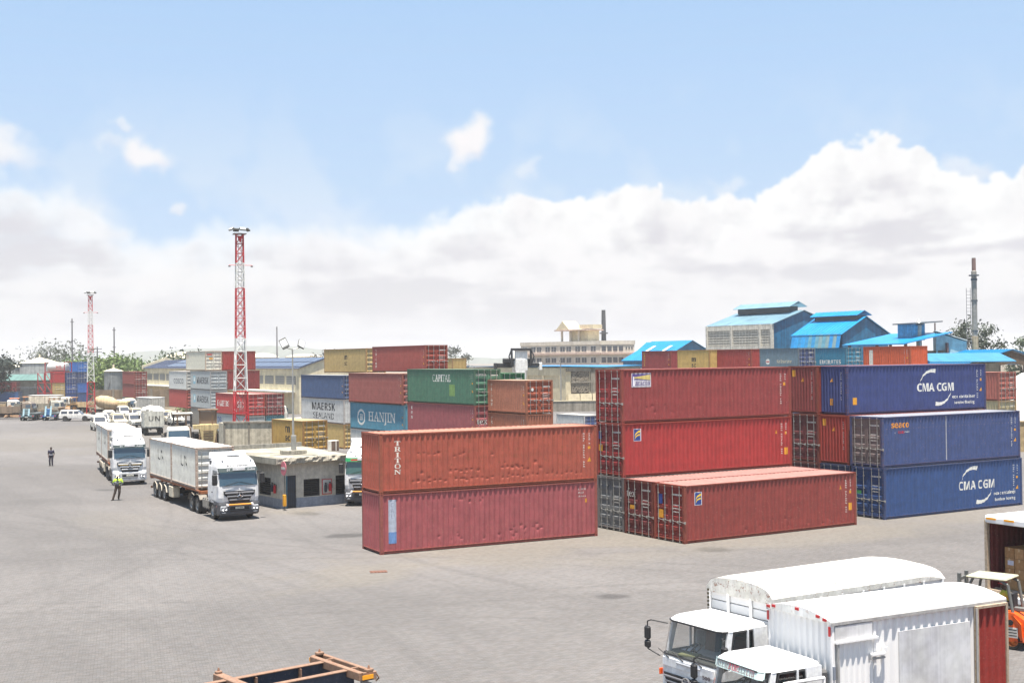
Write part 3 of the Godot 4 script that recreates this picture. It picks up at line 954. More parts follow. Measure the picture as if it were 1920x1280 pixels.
	c = container("pink-red container with small white letters, under the green one", at(-3.04, 100, 2.75), T2, 12.192, 2.87, rgb(155, 81, 86), 1)
	down(c, "tex", "serif bold", 0.3, 0.42, -5.3, 2.4, Color(0.9, 0.9, 0.88), 1.3)
	part(door_of(c, 1, true), "lettering", flat_paint(moved(text_tris("tex", "serif", 0.42, 1.1), Vector2(0.05, 1.55))), pale)
	container("brown container on the ground beneath the pink-red one", at(-3.04, 100, 0), T2, 12.192, 2.75, rgb(134, 87, 70), 1, {"codes": false})
	c = container("short tan-orange container with rusty barred doors, alone above the front pair", at(1.04, 95.6, 5.06), T2, 6.058, 2.591, rgb(174, 111, 86), 1, {"wear": "rust", "roof": rgb(164, 136, 118), "door": rgb(164, 80, 54)})
	down(c, "TRITON", "serif bold", 0.22, 0.3, -2.35, 2.15, Color(0.86, 0.84, 0.8), 1.3)
	part(door_of(c, 1, true), "sticker", flat_paint(disc_tris(Vector2(-0.05, 1.88), Vector2(0.11, 0.13))), pale)
	c = container("second tan-orange container, just under the short one and showing only its upper strip", at(1.04, 95.6, 2.45), T2, 6.058, 2.591, rgb(165, 102, 78), 1, {"blank": true, "wear": "rust"})
	down(c, "TRITON", "serif bold", 0.22, 0.3, -2.35, 2.15, Color(0.86, 0.84, 0.8), 1.3)
	c = container("mustard container at the very top, left of the red one with barred doors", at(-16.4, 140, 7.9), T2, 12.192, 2.8, rgb(185, 160, 106), 1, {"codes": false, "wear": "speck"})
	msc(c, 0.4, 1.5)
	c = container("brick pink container with a white downward word, highest in the middle stacks", at(-8.35, 120, 8.12), T2, 12.192, 2.62, rgb(158, 77, 70), 1, {"wear": "speck", "roof": rgb(159, 125, 111), "door": rgb(152, 62, 48)})
	down(c, "TRITON", "serif bold", 0.24, 0.32, -5.2, 2.15, Color(0.88, 0.86, 0.82), 1.3)
	c = container("small yellow container peeping over the green one", at(-9.1, 190, 6.9), T2, 6.058, 2.591, rgb(179, 152, 95), 1, {"blank": true, "codes": false})
	container("leaf green container seen by its doors, behind the green one with capitals", at(-1.0, 108, 5.5), T2, 6.058, 2.591, rgb(31, 113, 71), 1)
	c = container("amber container on a truck trailer beside the concrete wall", at(-18.48, 110, 1.45), 0.656 - PI / 2, 6.058, 2.6, rgb(180, 146, 76), 1, {"codes": false, "wear": "", "group": "single containers", "roof": rgb(162, 148, 111)})
	msc(c, 0.0, 1.45, 1.15)
	c = container("scarlet container with a white company name and a curved cross, behind the near lamp tower", at(-33.09, 155, 2.55), T2, 12.192, 2.72, rgb(176, 60, 58), 1, {"codes": false, "wear": "", "roof": rgb(167, 145, 137)})
	letters(c, "HAMBURG", "serif", 0.72, -3.0, 1.4, Color(0.9, 0.9, 0.88), 0.95)
	on_side(c, "emblem", arc_tris(Vector2(-1.6, 0), 1.8, 0.75, -0.75, 0.05, 0.3, 12, 0.75), 1.6, 1.35, pale)
	on_side(c, "emblem", arc_tris(Vector2(2.0, 0), 1.8, PI - 0.75, PI + 0.75, 0.05, 0.2, 12, 0.75), 1.6, 1.35, pale)
	letters(c, "SUD", "serif", 0.78, 3.9, 1.4, Color(0.9, 0.9, 0.88), 1.1)
	for s in [-1, 1]: on_side(c, "lettering", disc_tris(Vector2(s * 0.16, 0), Vector2(0.09, 0.09), 8), 3.9, 1.95, pale)
	container("purple-brown container seen by its doors, right of the scarlet one", at(-30.9, 156.3, 2.55), T2, 12.192, 2.72, rgb(132, 66, 68), 1)
	c = container("pale grey container with a blue mark, on the ground under the scarlet one", at(-33.09, 155, 0), T2, 12.192, 2.55, rgb(159, 169, 173), 1, {"codes": false})
	letters(c, "DB", "bold", 0.7, -4.6, 1.8, rgb(40, 66, 132), 1.3)
	container("teal container end low behind the concrete wall", at(-30.9, 156.3, 0), T2, 12.192, 2.55, rgb(63, 117, 132), 1, {"blank": true, "codes": false})
	# the far stack behind the loaders
	c = container("silver-grey container with black letters and a star, upper of two alike", at(-43.08, 178, 5.32), T3, 12.192, 2.72, rgb(167, 174, 177), 1, {"codes": false})
	star_logo(c, -3.6, 1.4); letters(c, "MAERSK", "bold", 0.95, 1.4, 1.35, rgb(50, 54, 60), 1.4)
	c = container("silver-grey container with black letters and a star, lower of two alike", at(-43.08, 178, 2.58), T3, 12.192, 2.72, rgb(169, 176, 179), 1, {"codes": false})
	star_logo(c, -3.6, 1.4); letters(c, "MAERSK", "bold", 0.95, 1.4, 1.35, rgb(50, 54, 60), 1.4)
	container("dusty grey container on the ground behind the wheel loader", at(-43.08, 178, 0), T3, 12.192, 2.58, rgb(145, 140, 133), 1, {"codes": false})
	c = container("whitish container with thin grey letters, left end of the far stack", at(-49.34, 189, 5.1), T3, 12.192, 2.85, rgb(196, 200, 200), 1, {"codes": false})
	letters(c, "COSCO", "bold", 0.75, 0.6, 1.35, rgb(90, 96, 104), 2.0)
	container("coral red container under the whitish one with thin grey letters", at(-49.34, 189, 2.3), T3, 12.192, 2.8, rgb(166, 68, 63), 1, {"codes": false, "wear": ""})
	c = container("cream container with small red marks, topmost on the far stack", at(-44.5, 181, 8.08), T3, 12.192, 2.85, rgb(204, 204, 192), 1, {"codes": false})
	letters(c, "IC", "bold", 0.45, -4.9, 2.1, rgb(178, 66, 60), 1.3)
	d = door_of(c, 1, true)
	part(d, "hazard_label", flat_paint(rect_tris(Vector2(0.2, 1.75), Vector2(0.5, 0.3))), mat("yellow_label", rgb(222, 158, 42), 0.6))
	part(d, "lettering", flat_paint(rect_tris(Vector2(0, 2.35), Vector2(0.8, 0.22))), mat("red_letter", rgb(190, 70, 64), 0.6))
	container("red container end next to the cream one, left of two alike at the top", at(-42.3, 182.2, 8.08), T3, 12.192, 2.8, rgb(148, 54, 49), 1, {"blank": true, "codes": false})
	container("red container end behind the near lamp tower, right of two alike at the top", at(-40.1, 183.4, 8.08), T3, 12.192, 2.8, rgb(139, 52, 48), 1, {"blank": true, "codes": false})
	container("dark red container end beside the grey doors, left of two below the topmost pair", at(-40.9, 179.2, 5.32), T3, 12.192, 2.72, rgb(141, 50, 48), 1, {"blank": true, "codes": false})
	container("dark red container end behind the tower's white braces, right of two below the topmost pair", at(-38.9, 180.4, 5.32), T3, 12.192, 2.72, rgb(132, 48, 48), 1, {"blank": true, "codes": false})
	# the lone far stack by the grey tank
	var far := ["brick red container on top of the lone far pile by the boundary wall", "brick red container in the middle of the lone far pile by the boundary wall", "grey container at the foot of the lone far pile by the boundary wall"]
	for i in 3: container(far[i], at(-72.7, 240, 5.1 - 2.55 * i), T3, 12.192, 2.55, rgb(137, 65, 60) if i < 2 else rgb(150, 156, 160), 1, {"codes": false})
	# top row at the back, right of the office block
	var rowd := [[20.06, 158.0, "maroon container with a yellow downward word, first of the high back row", rgb(142, 50, 52)], [23.3, 147.5, "sand yellow container with black letters in the high back row", rgb(196, 164, 96)], [27.4, 143.0, "red container with a small white plate in the high back row", rgb(160, 54, 48)], [30.4, 132.5, "weathered blue-grey container with a cream script word in the high back row", rgb(104, 128, 142)], [36.1, 135.0, "turquoise container with white capitals and a gold emblem in the high back row", rgb(44, 128, 160)], [38.6, 121.0, "orange container with a white strip, last of the high back row", rgb(200, 88, 48)]]
	for i in 6:
		var q: Array = rowd[i]
		c = container(q[2], at(q[0], q[1], 7.6), T2, 6.058, 2.55, q[3], 1, {"blank": i in [0, 1, 2, 5], "codes": i in [0, 2, 5], "wear": "speck" if i in [3, 4] else "", "door": rgb(60, 76, 120) if i == 3 else q[3]})
		if i == 0: down(c, "CRONOS", "serif bold", 0.22, 0.3, -2.5, 2.2, rgb(214, 186, 90), 1.2)
		if i == 1: msc(c, 0.1, 1.1)
		if i == 3:
			on_side(c, "lettering", text_tris("Safmarine", "serif", 0.36, 0.95, 0.35), 0.8, 1.15, mat("letters_cream", rgb(226, 214, 184), 0.7))
			on_side(c, "emblem", disc_tris(Vector2.ZERO, Vector2(0.32, 0.32), 12), -1.75, 1.1, pale)
			on_side(c, "emblem", rect_tris(Vector2.ZERO, Vector2(0.5, 0.13)), -1.75, 1.1, mat("red_letter", rgb(190, 70, 64), 0.6), 0.008)
		if i == 4:
			letters(c, "EMIRATES", "bold", 0.42, 0.65, 1.0, Color(0.9, 0.9, 0.88), 1.15)
			letters(c, "LINE", "bold", 0.22, 1.9, 0.45, Color(0.9, 0.9, 0.88), 1.0)
			on_side(c, "emblem", poly_tris([Vector2(0, 0.75), Vector2(0.35, 0.25), Vector2(0.12, 0.1), Vector2(0.4, -0.15), Vector2(0.05, -0.75), Vector2(-0.35, -0.2), Vector2(-0.1, -0.05), Vector2(-0.4, 0.2)]), -1.95, 1.0, mat("gold_emblem", rgb(206, 176, 106), 0.6))
			on_side(c, "rust_patch", rect_tris(Vector2.ZERO, Vector2(2.0, 0.28)), 0.1, 0.45, mat("rust_patch", rgb(140, 84, 50), 0.9, 0.0, "rust", 0.8))
		if i == 5: on_side(c, "strip_label", rect_tris(Vector2.ZERO, Vector2(0.5, 2.0)), -2.0, 1.2, mat("strip_white", rgb(218, 216, 206), 0.6, 0.0, "", 0.5))
	# the two in front of the white heap at the right edge, and two seen past the middle stacks
	container("salmon container with closed doors in front of the heap of white sacks", at(44.0, 113, 5.05), T2, 6.058, 2.591, rgb(169, 97, 86), 1, {"codes": false, "wear": "", "rusty": false})
	container("beige container under the salmon one by the white sacks", at(44.0, 113, 2.46), T2, 6.058, 2.591, rgb(183, 172, 135), 1, {"codes": false})
	container("white container with blue doors on the ground, past the tan-orange one", at(8.46, 148, 0), T2, 6.058, 2.55, rgb(206, 210, 212), 1, {"codes": false, "door": rgb(62, 84, 132), "roof": rgb(174, 174, 171)})
	# far left, beyond the parked vehicles
	container("dark red container at the left edge of the picture, upon a blue one", at(-119.2, 300, 2.75), 0.0, 12.192, 2.35, rgb(132, 50, 55), 1, {"codes": false})
	container("flat blue container at the left edge of the picture, under a dark red one", at(-118.7, 300, 0.3), 0.0, 12.192, 2.44, rgb(47, 91, 148), 1, {"codes": false})
	var pile := [[-105.8, 288, 0, rgb(196, 172, 108), "lowest yellow container in the far left pile", false], [-105.8, 288, 1, rgb(190, 168, 110), "yellow container with ribbed doors, second from the ground in the far left pile", false], [-105.8, 288, 2, rgb(170, 50, 52), "red container with white letters under the tank in the far left pile", true],
		[-103.5, 289.2, 0, rgb(34, 68, 130), "dark blue container on the ground in the middle of the far left pile", true], [-103.5, 289.2, 1, rgb(36, 76, 146), "blue container with doors in the middle of the far left pile, second from the ground", false], [-103.5, 289.2, 2, rgb(38, 66, 122), "navy container with doors in the middle of the far left pile, third from the ground", false],
		[-101.2, 290.4, 0, rgb(44, 74, 128), "blue container on the ground at the right of the far left pile", true], [-101.2, 290.4, 1, rgb(46, 98, 172), "mid-blue container end at the right of the far left pile", true], [-101.2, 290.4, 2, rgb(38, 64, 116), "navy container with doors at the right of the far left pile", false], [-101.2, 290.4, 3, rgb(34, 112, 196), "bright blue container on top of the far left pile", false]]
	for q in pile: container(q[4], at(q[0], q[1], 2.43 * q[2]), T3, 6.058 if q[2] < 3 else 12.192, 2.42, q[3], 1, {"blank": q[5], "codes": false, "rusty": false})



func end_marks(t: Node3D, end: int, h: float, low: bool):   # letters, triangle and yellow label on a corrugated end wall
	var w := corrug(W - 0.26, 0.25, 0.045)
	for e in t.find_children("end_panel*", "MeshInstance3D", false, false):
		if signf(e.position.x) != end: continue
		var pale := mat("letters_" + Color(0.9, 0.9, 0.88).to_html(), Color(0.9, 0.9, 0.88), 0.7, 0.0, "", 1.0)
		var yellow := mat("yellow_label", rgb(222, 158, 42), 0.6)
		part(e, "code_marking", on_sheet(moved(code_marks(14, hash(t.get_meta("label")), 0.09), Vector2(0.72, h - 0.4)), w), pale)
		part(e, "hazard_label", on_sheet(poly_tris([Vector2(-0.12, h - 0.95), Vector2(0.12, h - 0.95), Vector2(0, h - 0.7)]), w), yellow)
		part(e, "hazard_label", on_sheet(rect_tris(Vector2(-0.05, 0.75) if low else Vector2(-0.75, h - 0.45), Vector2(0.28, 0.4)), w), yellow)


# ---- buildings, masts, trees ---------------------------------------------------

func lamp_tower(label: String, pos: Vector3, high: float, k := 1.0):   # lattice mast in red and white bands with floodlights on top
	var t := thing("lamp_tower", label, "lamp tower", pos, 0.35, "lattice lamp towers")
	var redm := mat("mast_red", rgb(196, 34, 44), 0.5, 0.0, "", 0.4)
	var white := mat("mast_white", rgb(226, 226, 222), 0.5, 0.0, "", 0.4)
	var bands := [[0.0, 0.285, redm], [0.285, 0.52, white], [0.52, 0.743, redm], [0.743, 0.855, white], [0.855, 0.985, redm]]
	var half := func(f): return k * (lerpf(0.76, 0.45, f / 0.52) if f < 0.52 else lerpf(0.45, 0.34, (f - 0.52) / 0.48))
	for bi in bands.size():
		var b = bands[bi]
		var n := [3, 4, 5, 3, 3]
		var f0: float = b[0]
		var f1: float = b[1]
		for c in 4:
			var sx: int = [-1, 1, 1, -1][c]
			var sz: int = [-1, -1, 1, 1][c]
			var tx: int = [-1, 1, 1, -1][(c + 1) % 4]
			var tz: int = [-1, -1, 1, 1][(c + 1) % 4]
			var mb := MB.new()
			var rr := 0.075 * k if bi < 2 else 0.05 * k
			mb.tube(Vector3(sx * half.call(f0), f0 * high, sz * half.call(f0)), Vector3(sx * half.call(f1), f1 * high, sz * half.call(f1)), rr, rr, 6)
			part(t, "leg", mb.done(), b[2])
			var br := MB.new()
			var r2 := 0.038 * k if bi < 2 else 0.026 * k
			for i in n[bi]:
				var g0 := lerpf(f0, f1, float(i) / n[bi])
				var g1 := lerpf(f0, f1, float(i + 1) / n[bi])
				var h0: float = half.call(g0)
				var h1: float = half.call(g1)
				var a := Vector3(sx * h0, g0 * high, sz * h0)
				var e := Vector3(tx * h0, g0 * high, tz * h0)
				var a1 := Vector3(sx * h1, g1 * high, sz * h1)
				var e1 := Vector3(tx * h1, g1 * high, tz * h1)
				if i % 2 == 0 or bi > 1: br.tube(a, e1, r2, r2, 5)
				if i % 2 == 1 or bi > 1: br.tube(e, a1, r2, r2, 5)
				br.tube(a1, e1, r2, r2, 5)
			part(t, "brace", br.done(), b[2])
	var lad := MB.new()
	for s in [-0.16, 0.16]: lad.tube(Vector3(s, 0.5, 0.2), Vector3(s, high * 0.98, 0.2), 0.018, 0.018, 4)
	for i in int(high / 0.4): lad.tube(Vector3(-0.16, 0.6 + i * 0.4, 0.2), Vector3(0.16, 0.6 + i * 0.4, 0.2), 0.013, 0.013, 4)
	part(t, "ladder", lad.done(), mat("mast_grey", rgb(120, 120, 122), 0.6))
	part(t, "platform", MB.new().box(Vector3(0, high * 0.985, 0), Vector3(1.25, 0.07, 1.25) * k).done(), mat("mast_grey", rgb(120, 120, 122), 0.6))
	part(t, "aviation_board", MB.new().ext([Vector2(-0.3, 0), Vector2(0.3, 0), Vector2(0, -0.75)], 0, 0.03, Transform3D(Basis(Vector3.UP, -0.35), Vector3(0, high * 0.975, 0.42))).done(), redm)
	for i in 4:
		var a := TAU * i / 4 + 0.3
		var fl := part(t, "floodlight", box_mesh(Vector3(0.62, 0.42, 0.16), 0.03), mat("lamp_case", rgb(92, 94, 92), 0.5), Vector3(sin(a) * 0.85 * k, high * 1.0 + 0.12, cos(a) * 0.5 * k), Vector3(-0.9, a, 0))
		pbox(fl, "lens", Vector3(0, 0, 0.085), Vector3(0.54, 0.34, 0.01), mat("lamp_lens", rgb(206, 208, 206), 0.15, 0.0, "plain"))
	part(t, "side_arm", MB.new().tube(Vector3(-1.1, high * 0.845, 0.3), Vector3(1.2, high * 0.845, 0.3), 0.03, 0.03, 5).done(), redm)
	for s in [-1.05, 1.15]: pbox(t, "camera", Vector3(s, high * 0.84, 0.3), Vector3(0.22, 0.12, 0.12), mat("lamp_case", rgb(92, 94, 92), 0.5))


func tree(label: String, pos: Vector3, high: float, wide: float, col: Color, n: int, sd: int, crown_from := 0.3, airy := 0.5, leaf := 0.5):
	var t := thing("tree", label, "tree", pos, 0.0, "trees along the horizon")
	var r := RandomNumberGenerator.new()
	r.seed = sd
	var bark := mat("bark", rgb(104, 92, 82), 0.95, 0.0, "stain", 0.6)
	var tr := MB.new()
	tr.tube(Vector3(0, -0.2, 0), Vector3(0.1, high * (crown_from + 0.15), 0), high * 0.03, high * 0.018, 7)
	var tips := []
	for i in 9 + int(wide * 0.6):
		var a := r.randf() * TAU
		var y := high * r.randf_range(crown_from + 0.05, 0.95)
		var rad := wide * 0.5 * sqrt(r.randf_range(0.15, 1.0)) * sqrt(maxf(0.1, 1.0 - pow((y / high - 0.55) / 0.5, 2)))
		var p := Vector3(cos(a) * rad, y, sin(a) * rad)
		tips.append(p)
		var m := Vector3(p.x * 0.4, lerpf(high * crown_from, p.y, 0.4), p.z * 0.4)
		tr.tube(Vector3(0.05, high * crown_from * 0.9, 0), m, high * 0.013, high * 0.009, 5, false)
		tr.tube(m, p, high * 0.009, high * 0.003, 5, false)
	part(t, "trunk", tr.done(), bark)
	var cr := MB.new()
	for i in n:
		var c: Vector3 = tips[r.randi() % tips.size()]
		var g := Vector3(r.randfn(), r.randfn() * 0.7, r.randfn()) * wide * lerpf(0.11, 0.075, airy)
		var p := c + g
		var s := leaf * r.randf_range(0.5, 1.2)
		var u := Vector3(r.randfn(), r.randfn(), r.randfn()).normalized() * s
		var v := Vector3(r.randfn(), r.randfn() - 0.3, r.randfn()).normalized() * s * 0.5
		cr.tri(p - u, p + v, p + u)
		cr.tri(p - u, p + u, p - v)
	var lm := mat("leaves_" + col.to_html(), col, 0.8, 0.0, "", 0.2)
	lm.backlight_enabled = true
	lm.backlight = Color(0.35, 0.4, 0.2)
	part(t, "crown", cr.done(), lm)


func gable_shell(l: float, w: float, eave: float, ridge: float, over := 0.3) -> Array:   # wall mesh and two roof slopes; x along the ridge, z across
	var wall := MB.new()
	var p := [Vector2(-w / 2, 0), Vector2(-w / 2, eave), Vector2(0, ridge), Vector2(w / 2, eave), Vector2(w / 2, 0)]
	wall.ext(p, -l / 2, l / 2, Transform3D(Basis(Vector3.UP, PI / 2), Vector3.ZERO))
	var out := [wall.done()]
	for s in [-1, 1]:
		var rf := MB.new()
		var slope := (ridge - eave) / (w / 2)
		var a := Vector3(0, ridge + 0.06, 0)
		var b := Vector3(0, eave - over * slope + 0.06, s * (w / 2 + over))
		var d := (b - a)
		rf.box((a + b) / 2 + Vector3(0, 0.03, 0), Vector3(l + 0.5, 0.06, d.length()), Basis(Vector3.RIGHT, atan2(-d.y, absf(d.z)) * s))
		var n := int((l + 0.5) / 0.75)
		for i in n + 1:   # standing ribs of the sheeting
			rf.box((a + b) / 2 + Vector3(-(l + 0.5) / 2 + i * 0.75 * (l + 0.5) / (n * 0.75), 0.085, 0), Vector3(0.06, 0.05, d.length()), Basis(Vector3.RIGHT, atan2(-d.y, absf(d.z)) * s))
		out.append(rf.done())
	return out


func make_guard_house():
	var a := 0.63
	var t := thing("guard_house", "small grey concrete guard house with a thick crumbling flat roof", "guard house", at(-14.73, 79.06), a)
	var wl := 5.2
	var wd := 8.2
	var conc := mat("plaster", rgb(196, 190, 178), 0.95, 0.0, "speck", 0.3)
	var dado := mat("dado", rgb(142, 150, 164), 0.9, 0.0, "", 0.3)
	var dark := mat("dark_room", rgb(30, 30, 32), 0.9)
	var iron := mat("black_iron", rgb(40, 42, 46), 0.55, 0.2)
	# walls as slabs round their openings: [from, to, sill, head]
	var front := [[0.45, 1.08, 0.0, 2.06], [1.6, 2.75, 0.66, 1.76], [3.9, 4.9, 0.62, 1.86]]
	var lside := [[1.45, 3.2, 0.72, 1.85]]
	var hi := MB.new()
	for w in 2:
		var xf := Transform3D.IDENTITY if w == 0 else Transform3D(Basis(Vector3.UP, PI / 2), Vector3.ZERO)
		var span := wl if w == 0 else wd
		var sg := 1.0 if w == 0 else -1.0
		var put := func(x0: float, x1: float, y0: float, y1: float):
			if x1 - x0 < 0.001 or y1 - y0 < 0.001: return
			var cut := 0.62
			for q in [[y0, minf(y1, cut), null], [maxf(y0, cut), y1, hi]]:
				if q[1] - q[0] > 0.001:
					var c := Vector3((x0 + x1) / 2, (q[0] + q[1]) / 2, -0.1) if w == 0 else Vector3(0.1, (q[0] + q[1]) / 2, -(x0 + x1) / 2)
					var sz := Vector3(x1 - x0, q[1] - q[0], 0.2) if w == 0 else Vector3(0.2, q[1] - q[0], x1 - x0)
					if q[2]: q[2].box(c, sz)
					else: pbox(t, "plinth", c, sz, dado)
		var x := 0.2 if w == 1 else 0.0
		for o in (front if w == 0 else lside):
			put.call(x, o[0], 0.0, 2.86)
			put.call(o[0], o[1], 0.0, o[2])
			put.call(o[0], o[1], o[3], 2.86)
			x = o[1]
		put.call(x, span, 0.0, 2.86)
	hi.box(Vector3(wl - 0.1, 1.43, -wd / 2), Vector3(0.2, 2.86, wd - 0.4))
	hi.box(Vector3(wl / 2, 1.43, -wd + 0.1), Vector3(wl - 0.2, 2.86, 0.2))
	part(t, "wall", hi.done(), conc)
	# windows: louvred iron grilles before a dark room
	for o in [[front[1], 0], [front[2], 0], [lside[0], 1]]:
		var q: Array = o[0]
		var c: Vector3 = Vector3((q[0] + q[1]) / 2, (q[2] + q[3]) / 2, -0.13) if o[1] == 0 else Vector3(0.13, (q[2] + q[3]) / 2, -(q[0] + q[1]) / 2)
		var turn := Vector3.ZERO if o[1] == 0 else Vector3(0, -PI / 2, 0)
		var win := pbox(t, "window", c, Vector3(q[1] - q[0], q[3] - q[2], 0.03), dark, 0.0, turn)
		var w2: float = q[1] - q[0]
		var h2: float = q[3] - q[2]
		for i in 8: pbox(win, "louvre", Vector3(0, -h2 / 2 + (i + 0.5) * h2 / 8, 0.05), Vector3(w2 - 0.06, 0.035, 0.05), iron, 0.0, Vector3(0.5, 0, 0))
		for s in [-0.5, 0.0, 0.5]: pbox(win, "window_bar", Vector3(s * (w2 - 0.05), 0, 0.07), Vector3(0.04, h2, 0.03), iron)
	var door := pbox(t, "door", Vector3(0.765, 1.03, -0.09), Vector3(0.62, 2.05, 0.05), mat("door_dark", rgb(34, 40, 52), 0.5), 0.0)
	for i in 5: pbox(door, "door_panel", Vector3(-0.24 + i * 0.12, 0, 0.03), Vector3(0.09, 1.9, 0.02), mat("door_dark2", rgb(46, 56, 70), 0.5))
	pbox(door, "door_handle", Vector3(0.24, 0, 0.06), Vector3(0.03, 0.14, 0.05), iron)
	pbox(t, "door_post", Vector3(0.40, 1.03, 0.02), Vector3(0.08, 2.06, 0.05), mat("post_blue", rgb(78, 120, 140), 0.7, 0.0, "", 0.5))
	# roof slab with a broken front lip
	var r := RandomNumberGenerator.new()
	r.seed = 12
	var rim := []
	var n := 46
	var f := FastNoiseLite.new()
	f.seed = 5
	f.frequency = 0.9
	f.fractal_octaves = 4
	var fl := Vector2(-0.55, 0.5)
	var fr := Vector2(4.55, 0.5)
	for row in 5:
		var line := []
		for i in n + 1:
			var u := float(i) / n
			var p := fl.lerp(fr, u)
			var y: float = [3.23, 3.18, 3.02, 2.90, 2.84][row]
			var wob := f.get_noise_2d(p.x * 1.6, row * 1.3)
			var out: float = [0.0, 0.03, 0.05, 0.03, -0.02][row] + wob * (0.06 if row == 0 else 0.16)
			if row > 0 and row < 4: y += wob * 0.05
			line.append(Vector3(p.x, y, p.y + out * clampf(u * 8.0, 0.1, 1.0)))
		rim.append(line)
	var lip := MB.new()
	for row in 4:
		for i in n: lip.quad(rim[row + 1][i], rim[row][i], rim[row][i + 1], rim[row + 1][i + 1])
	part(t, "roof_edge", lip.done(), mat("broken_concrete", rgb(172, 166, 154), 1.0, 0.0, "stain", 0.7))
	var top := MB.new()
	var bl := Vector2(-0.6, -8.9)
	var br := Vector2(5.95, -8.9)
	for i in n:
		var b0 := bl.lerp(br, float(i) / n)
		var b1 := bl.lerp(br, float(i + 1) / n)
		top.quad(rim[0][i], Vector3(b0.x, 3.23, b0.y), Vector3(b1.x, 3.23, b1.y), rim[0][i + 1])
		top.quad(rim[4][i + 1], Vector3(b1.x, 2.84, b1.y), Vector3(b0.x, 2.84, b0.y), rim[4][i])
	top.quad(Vector3(fl.x, 2.84, fl.y), Vector3(bl.x, 2.84, bl.y), Vector3(bl.x, 3.23, bl.y), Vector3(fl.x, 3.23, fl.y))
	top.quad(Vector3(br.x, 2.84, br.y), Vector3(fr.x, 2.84, fr.y), Vector3(fr.x, 3.23, fr.y), Vector3(br.x, 3.23, br.y))
	top.quad(Vector3(bl.x, 2.84, bl.y), Vector3(br.x, 2.84, br.y), Vector3(br.x, 3.23, br.y), Vector3(bl.x, 3.23, bl.y))
	part(t, "roof_slab", top.done(), mat("roof_concrete", rgb(160, 156, 144), 0.95, 0.0, "stain", 0.09))
	pbox(t, "parapet", Vector3(2.6, 3.38, -8.75), Vector3(6.4, 0.3, 0.2), mat("parapet_grey", rgb(150, 148, 142), 0.9, 0.0, "stain", 0.3))
	var wires := MB.new()
	wires.path([Vector3(0.2, 3.25, -2.0), Vector3(1.6, 3.26, -1.6), Vector3(2.5, 3.25, -0.6), Vector3(2.4, 3.25, 0.45)], 0.015, 4)
	wires.path([Vector3(-0.4, 3.25, -5.0), Vector3(1.2, 3.26, -3.2), Vector3(2.6, 3.25, -2.7)], 0.015, 4)
	part(t, "roof_cable", wires.done(), iron)
	# lamp mast on its block
	var ux := Vector3(cos(a), 0, -sin(a))
	var uz := Vector3(sin(a), 0, cos(a))
	var mp := at(-14.45, 82.13, 3.235)
	var mt := thing("lamp_mast", "thin grey lamp mast with two floodlights, standing on the guard house roof", "lamp mast", mp, a)
	pbox(mt, "base_block", Vector3(0, 0.13, 0), Vector3(1.5, 0.26, 0.9), mat("block_grey", rgb(160, 156, 146), 0.95, 0.0, "stain", 0.4), 0.02)
	part(mt, "pole", MB.new().tube(Vector3(0, 0.26, 0), Vector3(0, 6.9, 0), 0.085, 0.045, 8).done(), mat("galvanised", rgb(176, 176, 172), 0.45, 0.5))
	pbox(mt, "mast_box", Vector3(0, 0.75, 0.06), Vector3(0.28, 0.95, 0.25), mat("mast_box", rgb(150, 150, 146), 0.6), 0.02)
	for s in [-1, 1]:
		part(mt, "bracket", MB.new().tube(Vector3(0, 6.85, 0), Vector3(s * 0.5, 6.98, 0.05), 0.03, 0.03, 5).done(), mat("galvanised", rgb(176, 176, 172), 0.45, 0.5))
		var fl2 := pbox(mt, "floodlight", Vector3(s * 0.62, 7.15 + (0.1 if s < 0 else 0.05), 0.05), Vector3(0.5, 0.8 if s < 0 else 0.62, 0.12), mat("lamp_case", rgb(92, 94, 92), 0.5), 0.03, Vector3(-0.5, s * 0.5 - 0.3, -s * 0.55))
		pbox(fl2, "lens", Vector3(0, 0, 0.065), Vector3(0.4, 0.5, 0.01), mat("lamp_lens", rgb(206, 208, 206), 0.15, 0.0, "plain"))
	# extinguishers, notice board, signs
	var bd := thing("notice_board", "white board framed in red with two extinguishers, on the guard house front wall", "notice board", at(-14.73, 79.06) + ux * 3.25 + uz * 0.015 + Vector3(0, 1.2, 0), a)
	pbox(bd, "panel", Vector3.ZERO, Vector3(0.64, 0.9, 0.025), mat("board_white", rgb(206, 202, 196), 0.7, 0.0, "", 0.5))
	for s in [-1, 1]:
		pbox(bd, "frame", Vector3(s * 0.33, 0, 0.005), Vector3(0.04, 0.98, 0.05), mat("ext_red", rgb(184, 30, 40), 0.4, 0.0, "plain"))
		pbox(bd, "frame", Vector3(0, s * 0.47, 0.005), Vector3(0.62, 0.04, 0.05), mat("ext_red", rgb(184, 30, 40), 0.4, 0.0, "plain"))
	var spots := [["red fire extinguisher on the white board of the guard house", at(-14.73, 79.06) + ux * 3.42 + uz * 0.13 + Vector3(0, 0.9, 0), "ext_red"], ["black fire extinguisher on the white board of the guard house", at(-14.73, 79.06) + ux * 3.12 + uz * 0.12 + Vector3(0, 0.86, 0), "ext_black"], ["red fire extinguisher on the left wall of the guard house", at(-14.73, 79.06) - ux * 0.12 - uz * 0.62 + Vector3(0, 0.95, 0), "ext_red"], ["black fire extinguisher on the left wall of the guard house", at(-14.73, 79.06) - ux * 0.12 - uz * 1.0 + Vector3(0, 1.02, 0), "ext_black"]]
